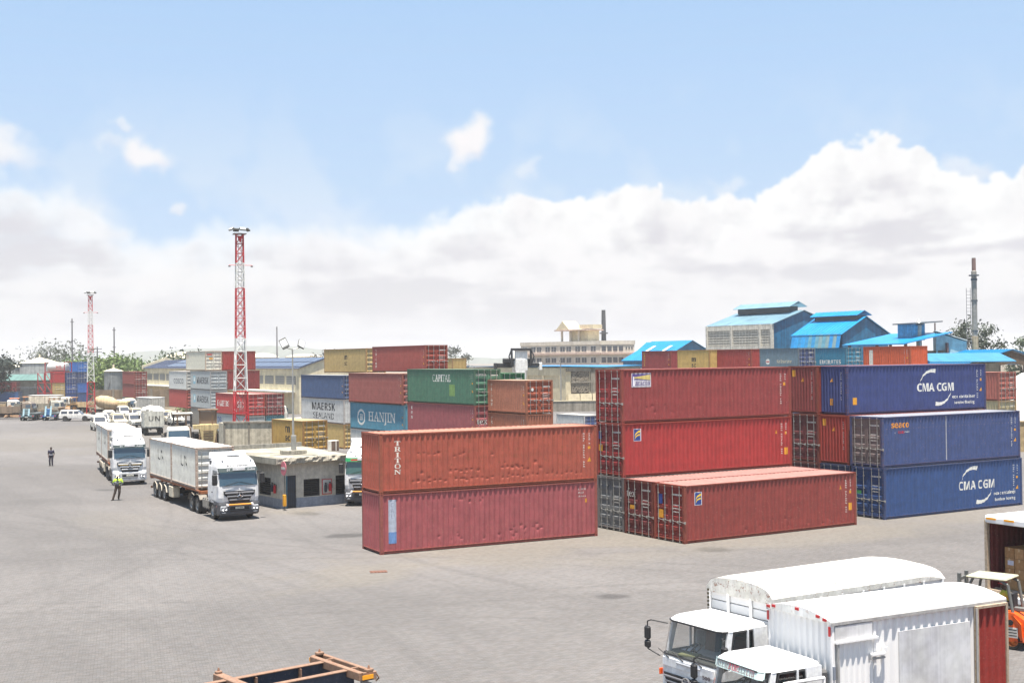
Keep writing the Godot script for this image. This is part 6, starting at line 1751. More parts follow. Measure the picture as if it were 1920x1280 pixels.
	pbox(t, "bumper_light", Vector3(0.11, 0.62, -hw * 0.6), Vector3(0.02, 0.1, 0.3), mat("lens_orange", rgb(224, 92, 34), 0.3, 0.0, "plain"))
	if text:
		pbox(t, "number_plate", Vector3(0.11, 0.6, 0), Vector3(0.015, 0.12, 0.5), mat("plate_pale", rgb(214, 212, 196), 0.5, 0.0, "plain"))


func thing_part_mirror(t: Node3D, s: int, hw: float, sill: float, roof: float, lean: float) -> MeshInstance3D:
	var black := mat("truck_black", rgb(28, 28, 30), 0.6, 0.0, "plain")
	var top := Vector3(-lean - 0.05, roof - 0.28, s * (hw - 0.06))
	var out := Vector3(0.10, roof - 0.2, s * (hw + 0.34))
	var m := part(t, "mirror", box_mesh(Vector3(0.12, 0.34, 0.2), 0.04), black, out + Vector3(0.0, -0.34, 0))
	part(m, "mirror_small", box_mesh(Vector3(0.12, 0.2, 0.2), 0.04), black, Vector3(0.0, -0.29, 0))
	part(m, "mirror_arm", MB.new().path([top - m.position, out + Vector3(-0.02, 0, -s * 0.12) - m.position, out + Vector3(0.0, -0.05, s * 0.0) - m.position, out + Vector3(0.0, -0.75, 0) - m.position, Vector3(-0.05, sill - 0.1, s * (hw + 0.02)) - m.position], 0.016, 6).done(), black)
	return m


func chassis_lorry(t: Node3D, l: float, hw: float, from: float):
	var chassis := mat("chassis", rgb(66, 58, 52), 0.8, 0.0, "stain", 0.5)
	for s in [-1, 1]:
		pbox(t, "frame_rail", Vector3(from - l / 2, 0.72, s * 0.4), Vector3(l + 1.0, 0.22, 0.09), chassis)
		wheel(t, from - l * 0.68, s * (hw - 0.02), 0.44, 0.52, rgb(196, 196, 196))
		pbox(t, "side_guard", Vector3(from - l * 0.3, 0.62, s * (hw - 0.1)), Vector3(l * 0.36, 0.3, 0.06), chassis)


func make_near_lorries():
	var white := mat("box_white", rgb(228, 227, 225), 0.5, 0.0, "plain")
	var trim := mat("box_trim", rgb(176, 176, 176), 0.5, 0.1, "", 0.3)
	var redlens := mat("lens_red2", rgb(176, 34, 38), 0.4, 0.0, "plain")
	# nearest lorry: corrugated white box
	var a := 0.475
	var ux := Vector3(-cos(a), 0, sin(a))
	var uz := Vector3(-sin(a), 0, -cos(a))
	var corner := at(7.16, 28.3)
	var bl := 5.5
	var bw := 2.25
	var o := corner + ux * 1.95 + uz * bw / 2
	var t := thing("parcel_lorry", "nearest white lorry with a windscreen word strip and a folded back red door", "lorry", o, a + PI, "white box lorries in front")
	hollow_cab(t, 1.75, 1.0, 1.62, 2.46, false)
	var strip := ring(2.34, -0.175, -0.5, 0.95, 0.22).slice(3, 7)
	var strip0 := ring(2.14, -0.135, -0.45, 0.955, 0.22).slice(3, 7)
	part(t, "sun_strip", MB.new().loft([strip0, strip], false, false).done(), mat("strip_mint", rgb(206, 226, 222), 0.4, 0.0, "plain"), Vector3(0.02, 0, 0))
	var words := [["NEEMA", 0.475, rgb(120, 118, 122)], ["PARC", 0.10, rgb(176, 74, 88)], ["ELS", -0.205, rgb(120, 118, 122)], ["LTD", -0.50, rgb(140, 104, 112)]]
	for w in words:
		var mi := part(t, "lettering", flat_paint(text_tris(w[0], "serif bold", 0.14, 0.72), 0.002), mat("ink_" + w[2].to_html(), w[2], 0.6, 0.0, "plain"), Vector3(-0.118, 2.24, w[1]))
		mi.rotation = Vector3(-0.2, PI / 2, 0)
	chassis_lorry(t, bl, 1.05, -1.95)
	var x0 := -1.95
	var y0 := 0.95
	var y1 := 3.28
	var sp := corrug(bl - 0.12, 0.24, 0.05)
	var fp := corrug(bw - 0.16, 0.2, 0.04)
	part(t, "side_panel", sheet(sp, y0, y1), white, Vector3(x0 - bl / 2, 0, -bw / 2 + 0.005), Vector3(0, PI, 0))
	part(t, "side_panel", sheet(sp, y0, y1), white, Vector3(x0 - bl / 2, 0, bw / 2 - 0.005))
	part(t, "front_panel", sheet(fp, y0, y1), white, Vector3(x0 - 0.005, 0, 0), Vector3(0, PI / 2, 0))
	part(t, "rear_panel", sheet(fp, y0, y1), mat("door_red_inside", rgb(140, 46, 40), 0.7, 0.0, "speck", 0.4), Vector3(x0 - bl + 0.02, 0, 0), Vector3(0, -PI / 2, 0))
	for e in [0.03, bl - 0.03]:
		for s in [-1, 1]: pbox(t, "corner_post", Vector3(x0 - e, (y0 + y1) / 2, s * (bw / 2 - 0.03)), Vector3(0.09, y1 - y0, 0.09), white, 0.02)
	var roofp := []
	for k in 11:
		var u := -1.0 + 0.2 * k
		roofp.append(Vector2(u * (bw / 2 + 0.015), y1 + 0.03 + 0.17 * (1.0 - u * u)))
	var fr := roofp.duplicate()
	fr.append(Vector2(bw / 2 + 0.015, y1 - 0.02)); fr.append(Vector2(-bw / 2 - 0.015, y1 - 0.02))
	part(t, "roof", MB.new().ext(fr, -bl - 0.05, 0.05, Transform3D(Basis(Vector3.UP, PI / 2), Vector3(x0, 0, 0))).done(), mat("lorry_roof", rgb(236, 236, 234), 0.6, 0.0, "speck", 0.12))
	for s in [-1, 1]: pbox(t, "roof_rail", Vector3(x0 - bl / 2, y1 - 0.03, s * (bw / 2 + 0.02)), Vector3(bl + 0.06, 0.07, 0.04), trim)
	for z in [-0.95, -0.72, 0.0, 0.85, 1.05]:
		pbox(t, "marker_light", Vector3(x0 + 0.062, y1 + 0.03 + 0.10 * (1.0 - z * z), z), Vector3(0.02, 0.06, 0.12), redlens)
	for s in [-1, 1]: pbox(t, "reflector", Vector3(x0 + 0.045, y1 - 0.2, s * (bw / 2 - 0.04)), Vector3(0.02, 0.22, 0.06), redlens)
	var sz := -bw / 2
	pbox(t, "repair_sheet", Vector3(x0 - 3.15, 2.1, sz - 0.012), Vector3(2.3, 1.55, 0.02), mat("sheet_grey", rgb(212, 213, 216), 0.5, 0.0, "", 0.12))
	pbox(t, "door_header", Vector3(x0 - 0.62, 3.02, sz - 0.015), Vector3(1.1, 0.34, 0.03), mat("sheet_grey", rgb(212, 213, 216), 0.5, 0.0, "", 0.12))
	pbox(t, "header_lip", Vector3(x0 - 0.68, 2.83, sz - 0.05), Vector3(1.25, 0.05, 0.09), white)
	part(t, "side_door", sheet(corrug(1.0, 0.17, 0.03), y0 + 0.05, 2.78), white, Vector3(x0 - 0.68, 0, sz - 0.03), Vector3(0, PI, 0))
	var lk := pbox(t, "door_latch", Vector3(x0 - 1.28, 2.45, sz - 0.09), Vector3(0.4, 0.07, 0.09), white, 0.015)
	pbox(lk, "latch_bracket", Vector3(-0.22, 0.08, 0.03), Vector3(0.1, 0.12, 0.1), white)
	pbox(lk, "latch_bar", Vector3(0.0, -0.09, 0.0), Vector3(0.42, 0.04, 0.05), trim)
	pbox(t, "door_rail", Vector3(x0 - 0.12, (y0 + 2.8) / 2, sz - 0.05), Vector3(0.05, 2.8 - y0, 0.06), trim)
	pbox(t, "handle_slot", Vector3(x0 - 0.02, 2.15, sz - 0.03), Vector3(0.05, 0.3, 0.05), mat("handle_grey", rgb(130, 136, 146), 0.5, 0.0, "plain"))
	var rd := part(t, "rear_door", sheet(corrug(0.92, 0.22, 0.05), y0 + 0.02, y1 - 0.12), mat("rear_door_red", rgb(150, 44, 36), 0.65, 0.0, "speck", 0.5), Vector3(x0 - bl + 0.54, 0, sz - 0.08), Vector3(0, PI, 0), "weathered red rear door, opened and folded back along the side")
	var edge := mat("door_edge", rgb(176, 160, 140), 0.8, 0.0, "rust", 0.8)
	for s in [-1, 1]: pbox(rd, "door_frame", Vector3(s * 0.5, (y0 + y1) / 2 - 0.05, -0.01), Vector3(0.07, y1 - y0 - 0.08, 0.09), edge)
	pbox(rd, "door_frame", Vector3(0, y1 - 0.09, -0.01), Vector3(1.06, 0.06, 0.09), edge)
	part(rd, "hinge", MB.new().tube(Vector3(-0.53, y0, 0.03), Vector3(-0.53, y1 - 0.1, 0.03), 0.022, 0.022, 6).done(), trim)
	pbox(t, "air_cleaner", Vector3(x0 + 0.10, 2.0, -0.85), Vector3(0.2, 0.4, 0.3), mat("air_dark", rgb(86, 86, 88), 0.7), 0.05)
	part(t, "door_guard", MB.new().path([Vector3(-0.55, 2.08, -1.12), Vector3(-1.7, 2.08, -1.12), Vector3(-1.7, 1.3, -1.12)], 0.04, 6).done(), mat("box_white", rgb(220, 220, 220), 0.5))
	part(t, "door_guard", MB.new().path([Vector3(-0.62, 2.08, -1.12), Vector3(-0.7, 1.9, -1.25), Vector3(-0.68, 1.4, -1.25)], 0.03, 6).done(), mat("truck_black", rgb(28, 28, 30), 0.6))
	# the lorry behind it: slatted body under an arched roof
	a = 0.56
	ux = Vector3(-cos(a), 0, sin(a))
	uz = Vector3(-sin(a), 0, -cos(a))
	bl = 6.35
	bw = 2.36
	o = at(6.40, 31.05) + ux * 1.76 + uz * bw / 2
	t = thing("slatted_lorry", "white lorry with a slatted body under a chalky arched roof, parked beyond the parcel lorry", "lorry", o, a + PI, "white box lorries in front")
	hollow_cab(t, 1.62, 1.13, 1.78, 2.78, true)
	plate_text(t, "500", Vector3(0.035, 1.5, -0.72), 0.09, rgb(70, 50, 60), "bold", 1.4)
	chassis_lorry(t, bl, 1.12, -1.76)
	x0 = -1.76
	y0 = 1.0
	y1 = 3.2
	for i in 9:
		var y := y0 + (i + 0.5) * (y1 - y0) / 9
		pbox(t, "front_slat", Vector3(x0 - 0.03, y, 0), Vector3(0.04, (y1 - y0) / 9 - 0.02, bw - 0.1), white, 0.01)
		for s in [-1, 1]: pbox(t, "side_slat", Vector3(x0 - bl / 2, y, s * (bw / 2 - 0.03)), Vector3(bl - 0.1, (y1 - y0) / 9 - 0.02, 0.04), white, 0.01)
	for z in [-bw / 2 + 0.04, -0.42, 0.42, bw / 2 - 0.04]: pbox(t, "front_stake", Vector3(x0 + 0.03, (y0 + y1) / 2, z), Vector3(0.07, y1 - y0, 0.08), white, 0.015)
	for i in 9:
		for s in [-1, 1]: pbox(t, "side_stake", Vector3(x0 - 0.05 - i * (bl - 0.1) / 8, (y0 + y1) / 2, s * (bw / 2 + 0.02)), Vector3(0.08, y1 - y0, 0.07), white, 0.015)
	for y in [1.3, 2.25]: pbox(t, "front_rail", Vector3(x0 + 0.04, y, 0), Vector3(0.05, 0.1, bw - 0.1), white)
	var rope := MB.new()
	for i in 14: rope.box(Vector3(x0 + 0.09, y0 + 0.9 + i * 0.1, bw / 2 - 0.04), Vector3(0.03, 0.06, 0.05))
	part(t, "chain", rope.done(), mat("chain_dark", rgb(70, 62, 44), 0.7))
	pbox(t, "rear_gate", Vector3(x0 - bl + 0.03, (y0 + y1) / 2, 0), Vector3(0.05, y1 - y0, bw - 0.1), mat("gate_brown", rgb(130, 80, 66), 0.8, 0.0, "speck", 0.4))
	var rings := []
	for i in 15:
		var u := float(i) / 14
		var end := minf(1.0, minf((i + 0.3) / 0.9, (14 - i + 0.5) / 2.0))
		var row := []
		for k in 15:
			var v := -1.0 + k * 2.0 / 14
			var arch := sqrt(maxf(0.0, 1.0 - pow(absf(v), 2.6)))
			row.append(Vector3(x0 + 0.06 - u * (bl + 0.1), y1 + 0.04 + (0.06 + 0.34 * arch) * (0.86 + 0.14 * end) - (0.18 * pow(1.0 - end, 1.0) if i > 10 else 0.0), v * (bw / 2 + 0.05)))
		row.append(Vector3(x0 + 0.06 - u * (bl + 0.1), y1 - 0.04, bw / 2 + 0.05))
		row.append(Vector3(x0 + 0.06 - u * (bl + 0.1), y1 - 0.04, -bw / 2 - 0.05))
		rings.append(row)
	part(t, "arched_roof", MB.new().loft(rings, true, true, false).done(), mat("arch_roof", rgb(214, 212, 206), 0.8, 0.0, "rust", 0.3))
	# skeletal trailer at the lower edge
	a = 0.69
	t = thing("skeletal_trailer", "bare skeletal container trailer with rusty beams and orange reflectors at the lower edge", "trailer", at(-4.28, 30.85), a)
	var steel := mat("beam_blue", rgb(58, 66, 84), 0.7, 0.1, "speck", 0.5)
	var flange := mat("beam_rust", rgb(140, 112, 94), 0.8, 0.05, "rust", 0.7)
	for z in [-0.55, 0.55]:
		pbox(t, "beam_web", Vector3(-3.8, 1.58, z), Vector3(7.6, 0.5, 0.03), steel)
		pbox(t, "beam_flange", Vector3(-3.8, 1.845, z), Vector3(7.6, 0.03, 0.17), flange, 0.008)
		pbox(t, "beam_flange", Vector3(-3.8, 1.32, z), Vector3(7.6, 0.03, 0.17), flange, 0.008)
	for x in [-0.9, -2.1, -4.8]: pbox(t, "gusset", Vector3(x, 1.58, -0.47), Vector3(0.03, 0.46, 0.14), flange)
	for x in [-2.75, -6.3]:
		pbox(t, "cross_beam", Vector3(x, 1.79, 0), Vector3(0.22, 0.2, 2.36), flange, 0.015)
		for s in [-1, 1]:
			pbox(t, "reflector", Vector3(x + 0.125, 1.76, s * 0.95), Vector3(0.015, 0.09, 0.3), mat("lens_amber", rgb(236, 160, 30), 0.4, 0.0, "plain"))
			part(t, "twist_lock", MB.new().cbox(Vector3(0, 0.03, 0), Vector3(0.16, 0.06, 0.12), 0.015).tube(Vector3(0, 0.05, 0), Vector3(0, 0.13, 0), 0.035, 0.02, 7).done(), flange, Vector3(x, 1.89, s * 1.1))
	pbox(t, "bolster", Vector3(-0.16, 1.79, 0), Vector3(0.14, 0.2, 2.3), flange, 0.015)
	pbox(t, "bolster", Vector3(0.16, 1.79, 0), Vector3(0.10, 0.2, 2.5), flange, 0.015)
	for z in [-0.9, 0.0, 0.9]: pbox(t, "bolster_plate", Vector3(0.0, 1.70, z), Vector3(0.3, 0.03, 0.6), mat("beam_dark", rgb(70, 60, 54), 0.8))
	for z in [-1.18, -0.58, 0.58, 1.18]: pbox(t, "bolster_rib", Vector3(0.0, 1.80, z), Vector3(0.3, 0.17, 0.07), flange)
	for s in [-1, 1]:
		pbox(t, "reflector", Vector3(-0.02, 1.78, s * 1.235), Vector3(0.34, 0.1, 0.015), mat("lens_amber", rgb(236, 160, 30), 0.4, 0.0, "plain"))
		part(t, "twist_lock", MB.new().cbox(Vector3(0, 0.03, 0), Vector3(0.2, 0.07, 0.15), 0.015).tube(Vector3(0, 0.05, 0), Vector3(0, 0.14, 0), 0.04, 0.02, 7).done(), flange, Vector3(0.05, 1.89, s * 1.14))
		part(t, "lock_handle", MB.new().path([Vector3(0.22, 1.84, s * 1.18), Vector3(0.3, 1.7, s * 1.2), Vector3(0.28, 1.62, s * 1.1)], 0.02, 5).done(), flange)
		pbox(t, "mud_flap", Vector3(0.1, 1.3, s * 0.95), Vector3(0.03, 0.62, 0.5), mat("flap_pale", rgb(176, 178, 182), 0.8, 0.0, "stain", 0.6))
		pbox(t, "side_lamp", Vector3(-1.0, 1.36, s * 0.66), Vector3(0.14, 0.12, 0.05), mat("lamp_clear", rgb(176, 178, 180), 0.1, 0.2, "plain"))
		for x in [-1.6, -2.95, -4.3]: wheel(t, x, s * 1.2, 0.5, 0.5)
	for x in [-1.6, -2.95, -4.3]: part(t, "axle", MB.new().tube(Vector3(x, 0.5, -0.8), Vector3(x, 0.5, 0.8), 0.07, 0.07, 8).done(), steel)
	for x in [-1.2, -4.7]:
		for z in [-0.55, 0.55]: pbox(t, "spring_hanger", Vector3(x, 1.0, z), Vector3(0.12, 0.64, 0.1), steel)
	pbox(t, "landing_leg", Vector3(-7.0, 0.66, 0.55), Vector3(0.14, 1.32, 0.14), steel)
	pbox(t, "landing_leg", Vector3(-7.0, 0.66, -0.55), Vector3(0.14, 1.32, 0.14), steel)
	# red ribbed roof that just enters at the lower right
	container("dusty red container of which only the ribbed roof shows in the lower right corner", at(9.4, 24.9) + Vector3(0.453, 0, 0.891) * 2.438 + Vector3(0, 0, 0), 0.47, 6.058, 2.591, rgb(176, 92, 84), -1, {"codes": false, "roof": rgb(196, 116, 108), "group": "single containers"})


func make_loading():
	# lorry with its rear doors open, cartons inside, and the forklift before it
	var a := 0.5
	var o := at(16.4, 43.4)
	var v := Vector3(sin(a), 0, cos(a))
	var t := thing("open_lorry", "lorry body with open rear, dark red inside, at the right edge", "lorry", o + v * 1.22, a)
	var inside := mat("inside_red", rgb(104, 36, 36), 0.8, 0.0, "speck", 0.4)
	var white := mat("box_white", rgb(220, 220, 220), 0.5, 0.0, "", 0.25)
	var edge := mat("door_edge", rgb(176, 160, 140), 0.8, 0.0, "rust", 0.8)
	var sp := corrug(6.8, 0.25, 0.04)
	for s in [-1, 1]: part(t, "side_panel", sheet(sp, 1.2, 3.62), inside, Vector3(3.5, 0, s * 1.18), Vector3(0, 0.0 if s > 0 else PI, 0))
	pbox(t, "front_panel", Vector3(6.95, 2.4, 0), Vector3(0.06, 2.4, 2.36), inside)
	pbox(t, "roof", Vector3(3.5, 3.69, 0), Vector3(7.1, 0.1, 2.5), mat("lorry_roof", rgb(236, 236, 234), 0.6, 0.0, "speck", 0.12), 0.03)
	pbox(t, "roof_header", Vector3(-0.02, 3.58, 0), Vector3(0.14, 0.2, 2.44), white, 0.02)
	for z in [-0.95, -0.2]: pbox(t, "marker_light", Vector3(-0.1, 3.64, z), Vector3(0.03, 0.07, 0.4), mat("lens_amber", rgb(236, 160, 30), 0.4, 0.0, "plain"))
	for s in [-1, 1]: pbox(t, "door_jamb", Vector3(-0.02, 2.36, s * 1.2), Vector3(0.14, 2.4, 0.1), edge)
	pbox(t, "floor", Vector3(3.5, 1.13, 0), Vector3(7.0, 0.12, 2.4), edge)
	pbox(t, "rear_sill", Vector3(-0.05, 0.98, 0), Vector3(0.14, 0.2, 2.4), white, 0.02)
	pbox(t, "rear_bumper", Vector3(-0.04, 0.66, 0), Vector3(0.12, 0.34, 2.3), mat("guard_grey", rgb(132, 126, 118), 0.7, 0.0, "stain", 0.5))
	var np := pbox(t, "number_plate", Vector3(-0.13, 0.82, 0.55), Vector3(0.02, 0.22, 0.42), mat("plate_yellow2", rgb(214, 170, 40), 0.5, 0.0, "plain"))
	for k in 2: pbox(np, "plate_letters", Vector3(-0.013, 0.05 - k * 0.1, 0), Vector3(0.006, 0.06, 0.32), mat("truck_black", rgb(28, 28, 30), 0.6))
	for s in [-1, 1]:
		pbox(t, "frame_rail", Vector3(3.5, 0.85, s * 0.42), Vector3(7.0, 0.24, 0.09), mat("chassis", rgb(66, 58, 52), 0.8))
		for x in [2.0, 5.6]: wheel(t, x, s * 1.16, 0.48, 0.5)
		part(t, "rear_door", sheet(corrug(1.1, 0.22, 0.04), 1.22, 3.5), white, Vector3(0.55, 0, s * 1.28), Vector3(0, 0.0 if s > 0 else PI, 0))
	var r := RandomNumberGenerator.new()
	r.seed = 6
	var names := ["bottom", "second", "third", "top"]
	var u := Vector3(cos(a), 0, -sin(a))
	for y in 4:
		for x in 2:
			for z in 4:
				var c := thing("carton", "brown carton in the open lorry, %s layer, %s row, %s from the left" % [names[y], "rear" if x == 1 else "front", ["first", "second", "third", "fourth"][z]], "carton", o + u * (0.75 + x * 0.52) + v * (0.52 + z * 0.40) + Vector3(0, 1.192 + y * 0.36, 0) + Vector3(r.randf_range(-0.01, 0.01), 0, r.randf_range(-0.01, 0.01)), a + r.randf_range(-0.02, 0.02), "cartons in the open lorry")
				pbox(c, "carton_box", Vector3(0, 0.177, 0), Vector3(0.5, 0.354, 0.385), mat("card%d" % (r.randi() % 3), [rgb(176, 132, 88), rgb(166, 122, 80), rgb(184, 142, 98)][r.randi() % 3], 0.9, 0.0, "", 0.5), 0.01)
				pbox(c, "tape", Vector3(-0.251, 0.30, 0), Vector3(0.004, 0.1, 0.06), mat("tape", rgb(206, 180, 140), 0.4))
				if y == 2 and z == 0 and x == 0: pbox(c, "paper_label", Vector3(-0.253, 0.2, 0.05), Vector3(0.006, 0.16, 0.24), mat("paper", rgb(206, 208, 226), 0.7))
	# forklift
	var fa := PI - 0.72
	t = thing("forklift", "orange forklift with a grey canopy backing away from the open lorry", "forklift", at(15.3, 40.45), fa)
	var orange := mat("fork_orange", rgb(232, 96, 34), 0.35, 0.0, "", 0.4)
	var gm := mat("fork_grey", rgb(104, 106, 104), 0.6, 0.0, "", 0.4)
	var can := mat("fork_canopy", rgb(168, 168, 146), 0.7, 0.0, "", 0.4)
	part(t, "counterweight", MB.new().loft([ring(0.28, 0.0, 0.75, 0.52, -0.1), ring(0.5, 0.02, 0.8, 0.55, -0.1), ring(0.85, 0.05, 0.8, 0.55, -0.1), ring(1.08, 0.3, 0.8, 0.48, -0.1)]).done(), orange, Vector3(-1.3, 0, 0))
	part(t, "body", MB.new().ext([Vector2(-1.2, 0.3), Vector2(-1.38, 0.55), Vector2(-1.36, 0.95), Vector2(-1.0, 1.16), Vector2(-0.55, 1.18), Vector2(-0.2, 1.02), Vector2(0.1, 0.62), Vector2(0.75, 0.55), Vector2(0.75, 0.3), Vector2(-0.5, 0.22)], -0.56, 0.56).done(), orange)
	for s in [-1, 1]:
		wheel(t, 0.5, s * 0.6, 0.34, 0.26, rgb(210, 120, 60))
		wheel(t, -0.95, s * 0.56, 0.28, 0.22, rgb(210, 120, 60))
		part(t, "canopy_post", MB.new().path([Vector3(-0.95, 1.1, s * 0.47), Vector3(-0.8, 2.0, s * 0.47), Vector3(-0.55, 2.12, s * 0.47)], 0.05, 6).done(), gm)
		part(t, "canopy_post", MB.new().path([Vector3(0.62, 0.55, s * 0.47), Vector3(0.42, 1.9, s * 0.47), Vector3(0.3, 2.12, s * 0.47)], 0.045, 6).done(), gm)
		part(t, "side_light", MB.new().tube(Vector3(-0.9, 0.86, s * 0.555), Vector3(-0.9, 0.86, s * 0.6), 0.09, 0.09, 12).done(), mat("truck_black", rgb(28, 28, 30), 0.6))
		pbox(t, "warning_sheet", Vector3(-0.95, 0.55, s * 0.572), Vector3(0.34, 0.32, 0.012), mat("paper2", rgb(214, 208, 200), 0.7))
		for k in 3: pbox(t, "warning_print", Vector3(-0.95, 0.64 - k * 0.09, s * 0.58), Vector3(0.28, 0.03, 0.006), mat("truck_black", rgb(28, 28, 30), 0.6))
		pbox(t, "fork", Vector3(1.35, 0.12, s * 0.28), Vector3(1.1, 0.05, 0.12), gm)
		pbox(t, "mast_rail", Vector3(0.82, 1.15, s * 0.3), Vector3(0.1, 2.1, 0.1), gm)
	pbox(t, "canopy", Vector3(-0.14, 2.16, 0), Vector3(1.3, 0.07, 1.16), can, 0.03)
	pbox(t, "seat", Vector3(-0.55, 1.22, 0), Vector3(0.45, 0.12, 0.45), mat("truck_black", rgb(28, 28, 30), 0.6), 0.04)
	pbox(t, "seat_back", Vector3(-0.82, 1.48, 0), Vector3(0.12, 0.5, 0.42), mat("truck_black", rgb(28, 28, 30), 0.6), 0.04)
	for y in [0.5, 1.2, 2.0]: pbox(t, "mast_cross", Vector3(0.84, y, 0), Vector3(0.06, 0.1, 0.6), gm)
	part(t, "steering_wheel", MB.new().lathe([Vector2(0.14, -0.012), Vector2(0.165, 0.0), Vector2(0.14, 0.012), Vector2(0.14, -0.012)], 14).done(), mat("truck_black", rgb(28, 28, 30), 0.6), Vector3(0.02, 1.32, 0), Vector3(0, 0, -0.5))
	part(t, "steering_column", MB.new().tube(Vector3(0.2, 0.7, 0), Vector3(0.02, 1.32, 0), 0.03, 0.03, 6).done(), gm)
	pbox(t, "exhaust", Vector3(-1.1, 1.24, -0.2), Vector3(0.4, 0.14, 0.14), gm, 0.03)


func jeep(label: String, pos: Vector3, turn: float, col: Color):   # boxy off-road vehicle, x forward, origin in the middle
	var t := thing("off_road_vehicle", label, "off-road vehicle", pos, turn, "white vehicles parked in rows")
	var m := mat("jeep_" + col.to_html(), col, 0.5, 0.0, "stain", 0.3)
	var dark := mat("pane_dark", rgb(92, 96, 104), 0.15, 0.0, "plain")
	var black := mat("truck_black", rgb(28, 28, 30), 0.6, 0.0, "plain")
	part(t, "body", MB.new().ext([Vector2(-2.3, 0.55), Vector2(-2.35, 1.15), Vector2(0.6, 1.2), Vector2(2.05, 1.12), Vector2(2.25, 0.95), Vector2(2.25, 0.5), Vector2(1.9, 0.45)], -0.9, 0.9).done(), m)
	part(t, "cabin", MB.new().loft([[Vector3(0.75, 1.18, 0.86), Vector3(0.75, 1.18, -0.86), Vector3(-2.3, 1.14, -0.86), Vector3(-2.3, 1.14, 0.86)], [Vector3(0.2, 1.9, 0.76), Vector3(0.2, 1.9, -0.76), Vector3(-2.15, 1.95, -0.76), Vector3(-2.15, 1.95, 0.76)]]).done(), m)
	part(t, "windscreen", MB.new().quad2(Vector3(0.72, 1.26, 0.74), Vector3(0.27, 1.84, 0.68), Vector3(0.27, 1.84, -0.68), Vector3(0.72, 1.26, -0.74)).done(), dark, Vector3(0.015, 0.01, 0))
	for s in [-1, 1]:
		for x in [-0.25, -1.1, -1.85]: pbox(t, "side_window", Vector3(x, 1.55, s * 0.815), Vector3(0.66, 0.42, 0.02), dark, 0.0, Vector3(s * -0.12, 0, 0))
		pbox(t, "headlight", Vector3(2.255, 0.86, s * 0.66), Vector3(0.03, 0.16, 0.2), mat("lamp_clear", rgb(176, 178, 180), 0.1, 0.2, "plain"))
		for x in [1.45, -1.5]: wheel(t, x, s * 0.92, 0.38, 0.25, rgb(170, 170, 168))
		pbox(t, "mirror", Vector3(0.5, 1.35, s * 1.0), Vector3(0.1, 0.2, 0.18), black)
	pbox(t, "grille", Vector3(2.26, 0.84, 0), Vector3(0.03, 0.2, 0.95), black)
	pbox(t, "bumper", Vector3(2.32, 0.52, 0), Vector3(0.16, 0.2, 1.8), black, 0.03)
	pbox(t, "roof_load", Vector3(-1.0, 2.0, 0), Vector3(1.9, 0.14, 1.3), m, 0.05)


